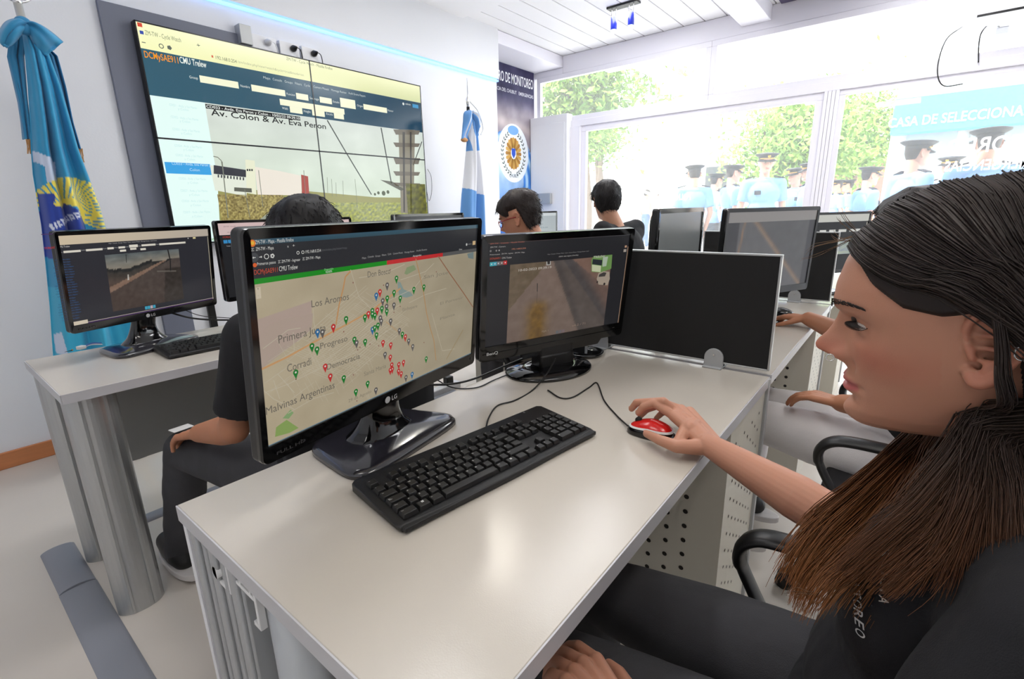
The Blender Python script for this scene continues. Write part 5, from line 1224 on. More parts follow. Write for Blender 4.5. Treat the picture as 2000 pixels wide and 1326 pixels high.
# ---- head surface: face towards local +y, origin between the ears
TB = np.array([(-.104, .066, .030, .012), (-.100, .083, .012, .026), (-.092, .0895, -.008, .040), (-.080, .0910, -.026, .049), (-.066, .0885, -.044, .055), (-.050, .0895, -.060, .061), (-.034, .0900, -.074, .066), (-.015, .0890, -.084, .070), (.0, .0895, -.090, .0725), (.015, .0935, -.095, .0745), (.030, .0985, -.098, .0757), (.050, .0965, -.099, .0758), (.075, .0865, -.094, .0715), (.095, .0710, -.082, .0615), (.110, .0500, -.064, .0475), (.120, .0280, -.040, .030), (.125, .004, -.014, .010)])
NZ = np.array([(.024, .0), (.016, .0035), (.008, .0095), (.000, .0170), (-.007, .0245), (-.013, .0290), (-.0185, .0275), (-.024, .0180), (-.030, .0070), (-.036, .0)])[::-1]
def gs(x, c, w): return np.exp(-((x-c)/w)**2)
def head_field(nz=150, nt=220, face=True, inflate=0.0, scale=1.0, slim=1.0, nose=1.0):
    zs = np.concatenate([np.linspace(-.104, -.035, int(nz*.42), endpoint=False), np.linspace(-.035, .035, int(nz*.33), endpoint=False), np.linspace(.035, .125, int(nz*.25))])
    yf = np.interp(zs, TB[:, 0], TB[:, 1]); yb = np.interp(zs, TB[:, 0], TB[:, 2]); xw = np.interp(zs, TB[:, 0], TB[:, 3])*slim
    ker = np.array([1, 2, 3, 2, 1.])/9
    def sm(a): b = np.pad(a, 2, 'edge'); return np.convolve(b, ker, 'valid')
    yf, yb, xw = sm(yf), sm(yb), sm(xw)
    th = np.linspace(0, 2*PI, nt, endpoint=False)+PI/2; 
    c, s_ = np.cos(th), np.sin(th)
    X = xw[:, None]*c[None, :]; yc = np.minimum(-.004, yf*.5+yb*.5)[:, None]
    yc = np.where((yf[:, None]-.02 < yc), (yf*.5+yb*.5)[:, None], yc)
    Y = np.where(s_[None, :] > 0, yc+(yf[:, None]-yc)*np.abs(s_[None, :])**.93, yc+(yc-yb[:, None])*s_[None, :]); Z = np.repeat(zs[:, None], nt, 1)
    fm = np.clip(s_*2.2, 0, 1)[None, :]
    if face:
        nzv = np.interp(zs, NZ[:, 0], NZ[:, 1])[:, None]*nose
        sig = np.interp(zs, [-.036, -.022, -.012, .0, .015, .025], [.0125, .0115, .0095, .0078, .0070, .007])[:, None]
        f = nzv*np.exp(-(np.abs(X)/sig)**2.4)
        ax = np.abs(X)
        f += .0105*gs(ax, .0145, .0058)*gs(Z, -.0235, .0085)                         # nostril wings
        f -= .007*gs(ax, .0190, .005)*gs(Z, -.030, .008)
        f += .0050*gs(Z, -.0485, .0042)*np.exp(-(ax/.021)**4)*(1-.35*gs(ax, 0, .003))   # upper lip
        f += .0060*gs(Z, -.0590, .0046)*np.exp(-(ax/.018)**4)                         # lower lip
        f -= .0050*gs(Z, -.0538, .0016)*np.exp(-(ax/.024)**4)                         # mouth line
        f -= .0030*gs(ax, .0255, .004)*gs(Z, -.054, .005); f -= .0075*gs(ax, .0080, .0030)*gs(Z, -.0290, .0030)
        f -= .0025*gs(Z, -.039, .005)*gs(ax, 0, .0035)
        f -= .0045*gs(Z, -.0695, .006)*gs(ax, 0, .020); f += .0045*gs(Z, -.085, .009)*gs(ax, 0, .014)
        f += .0040*gs(Z, .034, .009)*gs(ax, .028, .022); f -= .004*gs(Z, .026, .006)*gs(ax, 0, .010)
        f -= .0120*gs(ax, .030, .0165)*gs(Z, .0135, .0115)
        f += .0040*gs(ax, .048, .018)*gs(Z, -.010, .016); f -= .0030*gs(ax, .045, .015)*gs(Z, -.045, .018)
        Y = Y+f*fm
        # eyelids over the eyeball
        for sx in (-1, 1):
            ex, ey, ez, er = sx*.0305, .0660, .0135, .0142
            d2 = er**2-(X-ex)**2-(Z-ez)**2*1.0
            lid = ey+np.sqrt(np.clip(d2, 0, None)); u = (X-ex)/.0145
            op_t, op_b = .0030*(1-u*u)+.0004, -.0034*(1-u*u)-.0002
            inside = (np.abs(u) < 1) & (Z-ez < op_t) & (Z-ez > op_b)
            Y = np.where((d2 > 0) & (fm > .1) & ~inside, np.maximum(Y, lid), Y)
            Y = np.where(inside & (fm > .1), np.minimum(Y, ey+.0085), Y)
    P = np.stack([X, Y, Z], -1)
    if inflate:
        C0 = V3(0, -.005, .0); d = P-C0; d /= np.linalg.norm(d, axis=-1, keepdims=True)
        P = P+d*(inflate if np.isscalar(inflate) else 0)
    return P*scale, zs
def grid_faces(nz, nt): return [(i*nt+j, i*nt+(j+1) % nt, (i+1)*nt+(j+1) % nt, (i+1)*nt+j) for i in range(nz-1) for j in range(nt)]+[tuple(range(nt))[::-1], tuple(range((nz-1)*nt, nz*nt))]
def xf(T, P): P = np.asarray(P, float); A = np.array(T); return P@A[:3, :3].T+A[:3, 3]
def head_T(c, yaw=0, pitch=0, roll=0): return Matrix.Translation(tuple(c))@Matrix.Rotation(yaw, 4, 'Z')@Matrix.Rotation(pitch, 4, 'X')@Matrix.Rotation(roll, 4, 'Y')
def add_head(B, T, ears=True, detail=1.0, slim=1.0, nose=1.0):
    P, zs = head_field(int(150*detail), int(220*detail), slim=slim, nose=nose); nz, nt_ = P.shape[:2]
    B.raw(xf(T, P.reshape(-1, 3)), grid_faces(nz, nt_))
    if ears:
        for sx in (-1, 1):
            e = lambda y, z, x=.0: (sx*(.0715*slim+.004+x), y, z)
            hel = [e(.004, .004, -.002), e(.006, .016), e(.003, .028, .005), e(-.008, .035, .009), e(-.020, .030, .012), e(-.026, .016, .013), e(-.023, .000, .011), e(-.015, -.014, .008), e(-.008, -.023, .005), e(.000, -.025, .002), (sx*.0715*slim, .004, -.016)]
            w = [xf(T, p) for p in bez(hel, 4)]; rr = .0032
            B.chain([(p, rr+(.0022 if .72 < i/len(w) < .97 else 0)) for i, p in enumerate(w)], n=10)
            ant = [xf(T, p) for p in bez([e(-.008, .022, .004), e(-.016, .012, .007), e(-.014, -.004, .006), e(-.005, -.014, .003)], 4)]; B.chain([(p, .0026) for p in ant], n=8)
            # concha dish and tragus
            for q in np.linspace(0, 1, 5):
                a = Vector(e(.002, .026-.044*q, -.002)); b_ = Vector(e(-.021+.010*abs(q-.3), .022-.040*q, .006)); B.cap(xf(T, a), .0022, xf(T, b_), .0022, n=8)
            B.cap(xf(T, e(.004, .004, .000)), .0035, xf(T, e(.002, -.005, .001)), .003, n=10)
def skin_cols(base, T, lips=(176, 98, 92), blush=.5, seed=0):
    bl = np.array(lin(base)); lp = np.array(lin(lips)); inv = T.inverted()
    def f(co):
        L = xf(inv, co); x, y, z = L[:, 0], L[:, 1], L[:, 2]; ax = np.abs(x)
        c = np.repeat(bl[None, :], len(co), 0)
        red = blush*(gs(ax, .045, .020)*gs(z, -.018, .018)*(y > .02)+1.2*gs(ax, 0, .014)*gs(z, -.018, .011)*(y > .09)+.6*(ax > .075)*(np.abs(z) < .04)*(y < .02)*(y > -.04))
        c = c*(1-red[:, None]*np.array([.02, .26, .26]))
        m = np.clip(1.35*np.exp(-((z+.0535)/(.0088*(1-.5*np.clip(ax/.026, 0, 1)**2)))**4)*np.exp(-(ax/.0245)**6)*(y > .08), 0, 1)
        return c*(1-m[:, None])+lp*m[:, None]
    return f
def add_eyes(root, T, iris=(70, 50, 36), lashes=True, brow=(44, 32, 28)):
    for sx in (-1, 1):
        b = MB(); n, m = 28, 18; vs = []; cs = []
        c = Vector((sx*.0305, .0660, .0135)); r_ = .0129
        for i in range(m+1):
            a = PI*i/m
            for j in range(n):
                d = Vector((math.sin(a)*math.cos(2*PI*j/n), math.cos(a), math.sin(a)*math.sin(2*PI*j/n))); vs.append(T@(c+Matrix.Rotation(-.28, 3, 'X')@d*r_))
                g_ = math.degrees(a); cs.append(lin((14, 12, 12) if g_ < 11 else iris if g_ < 27 else (226, 216, 210)))
        o = mesh_obj('eyeball', vs, [(i*n+j, (i+1)*n+j, (i+1)*n+(j+1) % n, i*n+(j+1) % n) for i in range(m) for j in range(n)], M['eye'], root, smooth=True, world=True); point_colors(o, cs)
    if lashes:
        b = MB(); rnd = random.Random(3)
        for sx in (-1, 1):
            for k in range(34):
                u = -1+2*k/33; x = sx*.0305+u*.0135; z = .0135+.0030*(1-u*u); y = .066+math.sqrt(max(0, .0142**2-(u*.0135)**2-(z-.0135)**2))
                p = Vector((x, y, z)); b.tube([T@p, T@(p+Vector((u*.002, .0048, -.0014))), T@(p+Vector((u*.0045, .0092, -.0006)))], [.00042, .00034, .0001], 4)
        b.build('eyelashes', mat('lash', (24, 18, 16), .6), root, world=True)
    if brow:
        b = MB(); rnd = random.Random(4)
        for sx in (-1, 1):
            for k in range(420):
                u = rnd.random(); x = .012+.040*u; z = .0325+.008*math.sin(u*2.3)-.004*u+rnd.uniform(-.0034, .0034)*(1.2-u); yy = float(np.interp(z, TB[:, 0], TB[:, 1])); y = -.004+(yy+.004)*math.sqrt(max(0, 1-(x/.0757)**2))**.93+.0045*math.exp(-((x-.028)/.022)**2)
                p = Vector((sx*x, y, z)); b.tube([T@p, T@(p+Vector((sx*.004, .0006-.03*u*.1, .0018-.003*u)))], [.0004, .0001], 3, caps=False)
        b.build('eyebrows', mat('brow_hair', brow, .7), root, world=True)
def hair_cap(root, T, mask, thick, col, noise_amp=.004, slim=1.0, name='hair', strands=0, slen=.03, sdir=(0, -.3, -.6), res=(80, 140)):
    P, zs = head_field(res[0], res[1], face=False, slim=slim); nz, nt_ = P.shape[:2]; C0 = V3(0, -.005, .0); vs = []; roots = []
    for p in P.reshape(-1, 3):
        d = p-C0; d /= np.linalg.norm(d); m = mask(p[0], p[1], p[2]); n = fbm(p[0]*28, p[1]*28, p[2]*28)
        t = -.007+m*(thick(p) if callable(thick) else thick)+m*.007+m*noise_amp*n*2
        q = p+d*t; vs.append(q)
        if m > .6: roots.append((q, d))
    cs = [tuple(c*(1+.45*fbm(p[0]*60, p[1]*60, p[2]*18)) for c in lin(col)) for p in P.reshape(-1, 3)]
    o = mesh_obj(name, xf(T, vs), grid_faces(nz, nt_), M['hair'], root, smooth=True, world=True); point_colors(o, cs)
    if strands:
        rnd = random.Random(11); b = MB(); cc = []
        for k in range(strands):
            q, d = rnd.choice(roots); g_ = V3(*sdir)+V3(rnd.uniform(-.5, .5), rnd.uniform(-.4, .4), rnd.uniform(-.3, .3)); t1 = g_-d*(g_@d)*.75; t1 /= np.linalg.norm(t1)
            l = slen*rnd.uniform(.5, 1.2); p0 = q-d*.003
            b.tube([Vector(xf(T, p0)), Vector(xf(T, p0+d*.004+t1*l*.4)), Vector(xf(T, p0+d*.002+t1*l))], [.0010, .0010, .0002], 3, caps=False)
        base = lin(col); o2 = b.build('hair_strands', M['hair'], o if False else root, world=True)
        nv = len(o2.data.vertices); f = np.repeat(np.random.uniform(.6, 1.6, nv//9+1), 9)[:nv]; point_colors(o2, np.array(base)[None, :]*f[:, None])
    return o
def short_mask(front=.068, side=.012, back=-.055, sb=True):
    def f(x, y, z):
        if y > .045: lim = side+(front-side)*sstep(.045, .085, y)
        elif y > -.018: lim = side+(.022 if -.018 < y < .028 else 0)
        else: lim = back+(side+.01-back)*sstep(-.045, -.018, y)
        return sstep(-.004, .006, z-lim)
    return f

def hand(B, w, fdir, up, side, curl=.25, s=1.0, thumb=.7, spread=.10, curls=None):
    """palm, four unequal bent fingers and a thumb; side=+1 thumb towards +lateral"""
    f = V3(*fdir); f /= np.linalg.norm(f); u = V3(*up); u -= f*(u@f); u /= np.linalg.norm(u); l = np.cross(f, u)*side; w = V3(*w)
    for k, (o, ln, pl) in enumerate(((.030, .086, (.040, .024, .020)), (.010, .090, (.045, .028, .021)), (-.010, .085, (.041, .026, .020)), (-.029, .077, (.032, .020, .018)))):
        mcp = w+(f*ln+l*o)*s; B.cap(w+l*o*.45*s+f*.010*s, .0125*s, mcp, .0105*s, n=12)
        a = -.15 if k == 0 else 0; p = mcp; c = curl if curls is None else curls[k]; d = f+l*o*spread*8*s; d /= np.linalg.norm(d); ang = 0
        for j, L in enumerate(pl):
            ang += c*(1.0, 1.35, .9)[j]; dd = d*math.cos(ang)-u*math.sin(ang); q = p+dd*L*s; B.cap(p, (.0092, .0084, .0076)[j]*s, q, (.0084, .0076, .0066)[j]*s, n=12); p = q
    t0 = w+(f*.018+l*.020)*s; d1 = f*.62+l*thumb-u*.30; d1 /= np.linalg.norm(d1); t1 = t0+d1*.042*s; d2 = f*.85+l*.38-u*.30; d2 /= np.linalg.norm(d2); t2 = t1+d2*.032*s; d3 = f*.95+l*.10-u*.3; d3 /= np.linalg.norm(d3); t3 = t2+d3*.024*s
    B.cap(t0, .0135*s, t1, .0110*s, n=12); B.cap(t1, .0105*s, t2, .0092*s, n=12); B.cap(t2, .0092*s, t3, .0072*s, n=12)

def wr(amp, sc, seed=0): return lambda p: amp*(fbm(p[0]*sc+seed, p[1]*sc, p[2]*sc*1.6)+.4*abs(fbm(p[0]*sc*2.3+seed, p[1]*sc*2.3, p[2]*sc*2)))
def chair(loc, rz, label, arms=True, group='black office chairs with armrests', seatm=None, back=True):
    r = empty('office_chair', loc, rz); tag(r, label, 'chair', group)
    b = MB(); b.prism(rrect(.47, .45, .09, 6), .425, .475); b.build('seat', M['tee'], r, bevel=.014, seg=3)
    if back:
        vs = []; nx, nz_ = 10, 10
        for s_ in (0, 1):
            for j in range(nz_+1):
                for i in range(nx+1): u, v = -1+2*i/nx, j/nz_; k_ = (1-abs(2*v-1)**4*.25); vs.append((u*.215*k_, -.235+.035*u*u*0-.035*(1-u*u)*1-.03*math.sin(v*2.6)*-1-.05*v+s_*.03, .56+.36*v))
        N = (nx+1)*(nz_+1); fs = []
        for s_ in (0, 1):
            for j in range(nz_):
                for i in range(nx): q = (s_*N+j*(nx+1)+i, s_*N+j*(nx+1)+i+1, s_*N+(j+1)*(nx+1)+i+1, s_*N+(j+1)*(nx+1)+i); fs.append(q if s_ else q[::-1])
        ed = [i for i in range(nx+1)]+[(j*(nx+1)+nx) for j in range(1, nz_+1)]+[nz_*(nx+1)+i for i in range(nx-1, -1, -1)]+[j*(nx+1) for j in range(nz_-1, 0, -1)]
        fs += [(ed[i], ed[(i+1) % len(ed)], N+ed[(i+1) % len(ed)], N+ed[i]) for i in range(len(ed))]
        mesh_obj('backrest', vs, fs, M['tee'], r, smooth=True)
        b = MB(); b.tube(bez([(0, -.10, .415), (0, -.22, .42), (0, -.275, .50), (0, -.268, .60)]), .020, 8, flat=.5); b.build('back_bar', M['black'], r, smooth=True)
    if arms:
        for sx in (-1, 1):
            P_ = bez([(sx*.262, -.12, .640), (sx*.262, .02, .652), (sx*.262, .16, .655), (sx*.262, .215, .640), (sx*.262, .232, .60), (sx*.262, .205, .54), (sx*.255, .16, .47), (sx*.235, .12, .42)], 6)
            b = MB(); b.tube(P_, [.026 if i < 26 else .020 for i in range(len(P_))], 10, flat=.42, up=(0, 0, 1)); b.tube(bez([(sx*.262, -.12, .640), (sx*.262, -.16, .60), (sx*.25, -.12, .50), (sx*.235, -.06, .42)], 6), .016, 8); b.build('armrest', M['black'], r, smooth=True)
    b = MB(); b.lathe([(.028, .11), (.028, .26), (.018, .262), (.018, .425)], n=18); b.build('gas_column', M['alu2'], r, smooth=True)
    b = MB(); b.lathe([(.001, .07), (.05, .07), (.05, .11), (.001, .115)], n=20)
    for k in range(5):
        a = 2*PI*k/5+.3; c, s_ = math.cos(a), math.sin(a); b.tube([(.03*c, .03*s_, .098), (.16*c, .16*s_, .085), (.29*c, .29*s_, .062)], [.026, .022, .015], 8)
    b.build('star_base', M['black'], r, smooth=True)
    for k in range(5):
        a = 2*PI*k/5+.3; b = MB(); b.T = Matrix.Translation((.29*math.cos(a), .29*math.sin(a), .0275))@Matrix.Rotation(a, 4, 'Z')@Matrix.Rotation(PI/2, 4, 'X'); b.lathe([(.012, -.024), (.027, -.021), (.027, -.004), (.018, -.003), (.018, .003), (.027, .004), (.027, .021), (.012, .024)], n=20); b.build('caster', M['black'], r, smooth=True)
    return r

def seated(label, cat_root, hip, chest, neck, head, sh, el, wri, kn, an, skin, hcol, trousers, group=None, hm=None, hthick=.014, hpose=(0, -.1, 0), sleeve=.62, shoes=True, off=(0, 0, 0), slim=1.0, hands=((0, 1, -.1), (0, 1, -.1)), hs=1.0, strands=500, glasses=False, bulk=1.0, voxel=.005):
    o_ = V3(*off); A_ = lambda p: V3(*p)+o_
    hip, chest, neck, head = A_(hip), A_(chest), A_(neck), A_(head); sh, el, wri, kn, an = [[A_(q) for q in s_] for s_ in (sh, el, wri, kn, an)]
    root = empty('person', cat_root); tag(root, label, 'person', group)
    T = head_T(head, *hpose)
    B = Blob(); add_head(B, T, detail=.6, slim=slim)
    hb = xf(T, (0, -.028, -.055)); B.chain([(hb, .052), (neck, .056), (chest, .09)])
    for i in (0, 1):
        B.cap(V3(*neck)-V3(0, 0, .03), .036, V3(*sh[i])-V3(0, 0, .01), .034)
        B.chain([(sh[i], .036), (el[i], .038)]); m_ = V3(*el[i])*.72+V3(*wri[i])*.28; B.chain([(el[i], .037), (m_, .040), (wri[i], .026)], n=18)
        B.ell(wri[i], (.024, .024, .02)); d = V3(*hands[i]); hand(B, wri[i], d, (0, 0, 1), 1 if i == 0 else -1, .35, hs)
    B.chain([(chest, .09), (hip, .10)])
    B.build('body', M['skin'], root, voxel, 5, skin_cols(skin, T))
    S_ = Blob(); k = bulk
    ch, hp, nk = V3(*chest), V3(*hip), V3(*neck)
    S_.ell(ch, (.165*k, .115*k, .17)); S_.ell((ch+hp)/2, (.150*k, .118*k, .20)); S_.ell(hp+V3(0, 0, .03), (.165*k, .13*k, .11)); S_.ell(ch*.45+nk*.55, (.11, .085, .06))
    for i in (0, 1):
        s_ = V3(*sh[i]); e = V3(*el[i]); S_.cap(nk-V3(0, 0, .035), .050, s_, .058); S_.cap(ch+V3(0, 0, .02), .09, s_-V3(0, 0, .02), .062)
        S_.cap(s_, .062, s_+(e-s_)*sleeve, .056, flat1=True)
    S_.build('shirt', M['tee'], root, .006, 5, disp=wr(.006, 11, 3))
    L = Blob(); hw_ = .085
    for i, sx in enumerate((-1, 1)):
        h_ = V3(*hip)+V3(sx*hw_, 0, -.03); a = V3(*an[i])
        L.chain([(h_, .098*k), (V3(*kn[i])*.5+h_*.5, .083), (kn[i], .064)], n=22); L.chain([(kn[i], .062), (V3(*kn[i])*.6+a*.4, .060), (a, .048)], n=20)
    L.ell(V3(*hip)+V3(0, -.01, -.01), (.17*k, .13, .11)); L.build('trousers', trousers, root, .007, 4, disp=wr(.005, 12, 9))
    if shoes:
        for i in (0, 1):
            a = V3(*an[i]); Sh = Blob(); Sh.chain([(a+V3(0, -.02, .0), .046), (a+V3(0, .06, -.012), .044), (a+V3(0, .15, -.022), .034)]); Sh.ell(a+V3(0, -.03, -.01), (.04, .045, .04)); o = Sh.build('shoe', M['shoe'], root, .006, 3)
            b = MB(); zf = a[2]-.055; b.prism([(x*.046, (.052 if y > 0 else -.0)+y*.125) for x, y in [(math.cos(q), math.sin(q)) for q in np.linspace(0, 2*PI, 24)[:-1]]], max(.001, zf), max(.001, zf)+.022, tf=lambda x, y, z: (a[0]+x, a[1]+y, z)); b.build('shoe_sole', M['sole'], root, bevel=.003, world=True)
    if hm: hair_cap(root, T, hm, hthick, hcol, .005, slim, strands=strands, slen=.028)
    return root, T
# ---- the woman in front ------------------------------------------------------
HT = head_T((.598, -.050, 1.087), .036, -.154, -.071)
wroot = empty('person', (.60, -.08, .0)); tag(wroot, 'woman with long brown hair and black t-shirt in front, hand on the red mouse', 'person')
B = Blob(); add_head(B, HT, detail=1.35, slim=.97)
nb = V3(.605, -.115, .945); B.chain([(xf(HT, (0, -.030, -.050)), .046), (xf(HT, (0, -.036, -.090)), .046), (nb, .052)], n=28)
shR, shL = V3(.775, -.135, .905), V3(.438, -.120, .905); elR = V3(.800, .020, .735); wrR = atz(1383, 868, .782)
B.cap(nb-V3(0, 0, .03), .036, shR, .034); B.cap(nb-V3(0, 0, .03), .036, shL, .034); B.chain([(nb, .05), ((.605, -.10, .80), .08), ((.605, -.10, .62), .10)])
B.chain([(shR, .043), (elR, .036)]); mR = elR*.70+wrR*.30; mR2 = elR*.35+wrR*.65
B.chain([(elR, .037), (mR, .0385), (mR2, .030), (wrR, .0215)], n=24, sq=((0, 0, 1), .92))
# right hand on the mouse
iM = atz(1316, 812, .802); r_ = lambda dx, dy, dz: iM+V3(dx, dy, dz)
kn = [iM, r_(.0195, .006, .003), r_(.0385, .000, .000), r_(.054, -.013, -.007)]
for k_, q in enumerate(kn): B.cap(wrR+(q-iM)*.35+V3(0, 0, .001), .0140, q, .0110, n=14)
B.cap(wrR, .0205, wrR*.5+kn[1]*.5, .021, n=16, sq=((0, 0, 1), .7)); B.cap(wrR*.5+kn[2]*.5, .017, wrR*.5+kn[0]*.5, .017, n=14)
fing = [[kn[0], atz(1277, 787, .817), atz(1256, 795, .806), atz(1247, 806, .792)],
        [kn[1], atz(1296, 784, .823), V3(.902, .398, .806), V3(.903, .409, .789)],
        [kn[2], kn[2]+V3(.004, .036, .004), V3(.925, .385, .786), V3(.925, .398, .768)],
        [kn[3], kn[3]+V3(.004, .026, .0), V3(.938, .357, .780), V3(.938, .368, .765)]]
for f_, rr in zip(fing, ((.0092, .0086, .0078, .0066), (.0094, .0088, .0078, .0066), (.0088, .0082, .0074, .0062), (.0080, .0072, .0066, .0056))): B.chain(list(zip(f_, rr)), n=14)
th_ = [wrR+V3(-.012, .012, -.004), atz(1322, 872, .776), atz(1288, 859, .775), atz(1263, 847, .769)]
B.chain(list(zip(th_, (.0150, .0120, .0098, .0074))), n=14); B.cap(th_[1], .011, kn[0]*.6+wrR*.4, .012, n=12)
# left arm resting on the lap
elL, wrL = V3(.375, -.03, .665), V3(.405, .175, .632)
B.chain([(shL, .043), (elL, .036)]); B.chain([(elL, .036), (elL*.7+wrL*.3, .037), (wrL, .022)], n=22); B.ell(wrL, (.022, .022, .018))
hand(B, wrL, (.38, 1, .02), (.15, 0, 1), 1, .33, .95, .75, .06, curls=(.30, .42, .45, .5))
B.build('body', M['skin'], wroot, .0017, 4, skin_cols((192, 138, 114), HT, (182, 98, 96), .9))
add_eyes(wroot, HT, (74, 56, 40))
# nails
NL = MB()
for f_ in fing[:2]+[th_]:
    d = Vector(f_[-1]-f_[-2]).normalized(); p = Vector(f_[-1])+d*.002+Vector((0, 0, .0045)); NL.sphere(p, .0046, 12, 8, (1, 1.3, .45))
NL.build('fingernails', mat('nail', (216, 160, 146), .25, coat=.3), wroot, smooth=True, world=True)
b = MB(); q = Vector(xf(HT, (-.0188, .1030, -.0235)))
b.tube([q+Vector((.002*math.sin(a)*.3, .0035*math.cos(a), .0035*math.sin(a))) for a in np.linspace(0, 2*PI, 18)], .0005, 6, caps=False); b.build('nose_ring', M['chrome'], wroot, smooth=True, world=True)
b = MB(); q = Vector(xf(HT, (-.0885, -.024, .004)))
b.tube([q+Vector((.0, .0042*math.cos(a), .0055*math.sin(a))) for a in np.linspace(0, 2*PI, 20)], .0007, 6, caps=False); b.build('earring', M['chrome'], wroot, smooth=True, world=True)
# t-shirt
Sh = Blob(); 
Sh.ell((.605, -.115, .83), (.150, .098, .115)); Sh.ell((.605, -.095, .745), (.140, .100, .12)); Sh.ell((.607, -.085, .66), (.145, .115, .13)); Sh.ell((.610, -.085, .58), (.170, .130, .10))
Sh.ell((.545, -.050, .830), (.075, .060, .095)); Sh.ell((.668, -.050, .830), (.075, .060, .095))
Sh.ell((.605, -.118, .918), (.090, .062, .036))
for s_, e_ in ((shR, elR), (shL, elL)):
    Sh.cap(nb-V3(0, 0, .032), .046, s_, .052); Sh.cap(V3(.605, -.11, .83), .08, s_-V3(0, 0, .02), .052); Sh.cap(s_, .052, s_+(e_-s_)*.78, .050, flat1=True)
sho = Sh.build('t_shirt', M['tee'], wroot, .0042, 5, disp=lambda p: .0055*fbm(p[0]*9+2, p[1]*9, p[2]*15)+.0045*abs(fbm(p[0]*16, p[1]*12+4, p[2]*26)))
# jeans
J = Blob()
for sx, kx in ((-1, .505), (1, .700)):
    hp = V3(.607+sx*.085, -.085, .535); kn_ = V3(kx, .375, .500); an_ = V3(kx+.01*sx, .40, .10)
    J.chain([(hp, .094), (hp*.5+kn_*.5+V3(0, 0, .004), .080), (kn_, .060)], n=30); J.chain([(kn_, .058), (kn_*.6+an_*.4, .056), (an_, .044)], n=24)
J.ell((.607, -.10, .545), (.168, .125, .100)); J.build('jeans', M['jeans'], wroot, .0045, 4, disp=lambda p: .004*fbm(p[0]*14, p[1]*10, p[2]*14)+.003*abs(fbm(p[0]*8, p[1]*30, p[2]*8))*sstep(.16, -.02, p[1]))
for kx in (.495, .71):
    a = V3(kx, .40, .075); b_ = Blob(); b_.chain([(a+V3(0, -.02, -.01), .042), (a+V3(0, .06, -.03), .036), (a+V3(0, .14, -.04), .030)]); b_.build('shoe', M['shoe'], wroot, .006, 3)
chair((.562, -.075, 0), 0, 'black office chair in which the woman in front sits')
# printed lettering on the chest, laid onto the cloth
from mathutils.bvhtree import BVHTree
mw = sho.matrix_world if sho.parent is None else sho.parent.matrix_world@sho.matrix_basis
bv = BVHTree.FromPolygons([mw@v.co for v in sho.data.vertices], [tuple(p.vertices) for p in sho.data.polygons])
def decal(string, a, b, h_, w_, colr, name):
    """letters walked along the cloth, each lying on its own bit of the surface"""
    vs, fs, cs = [], [], []; n = len(string); C0 = Vector(CAM)
    def hit(i):
        p = (a[0]+(b[0]-a[0])*i/(n-1), a[1]+(b[1]-a[1])*i/(n-1)); r = bv.ray_cast(C0, Vector(ray(*p)).normalized()); return r[0], r[1]
    for i, c in enumerate(string):
        p, nrm = hit(i); p2, p0 = hit(i+.5)[0], hit(i-.5)[0]
        if None in (p, p2, p0) or c == ' ': continue
        u = (p2-p0); u = (u-nrm*u.dot(nrm)).normalized(); v = nrm.cross(u)
        tv, tf = text_mesh(c, True); xs_ = [q[0] for q in tv]; x0, x1 = min(xs_), max(xs_); o = len(vs)
        sx = (w_ if c != 'I' else w_*.3)/(x1-x0); sy = h_/.7; w2 = w_ if c != 'I' else w_*.3
        for q in tv:
            g_ = p+u*((q[0]-x0)*sx-w2/2)+v*(q[1]*sy-h_/2); g2, n2, _, _ = bv.find_nearest(g_); vs.append(g2+n2*.0012)
        for f in tf: fs.append([k+o for k in f]); cs += [lin(colr)]*len(f)
    if not vs: return
    o = mesh_obj(name, vs, fs, M['print'], wroot, world=True); ca = o.data.color_attributes.new('Col', 'FLOAT_COLOR', 'CORNER'); arr = np.ones((len(o.data.loops), 4), np.float32); arr[:, :3] = np.array(cs, np.float32)[:len(arr)]; ca.data.foreach_set('color', arr.ravel())
decal('MONITOREO', (1668, 1085), (1682, 1236), .0100, .0072, (205, 205, 205), 'chest_lettering')
decal('POLICIA', (1735, 1070), (1728, 1172), .0080, .0062, (190, 180, 170), 'chest_emblem')

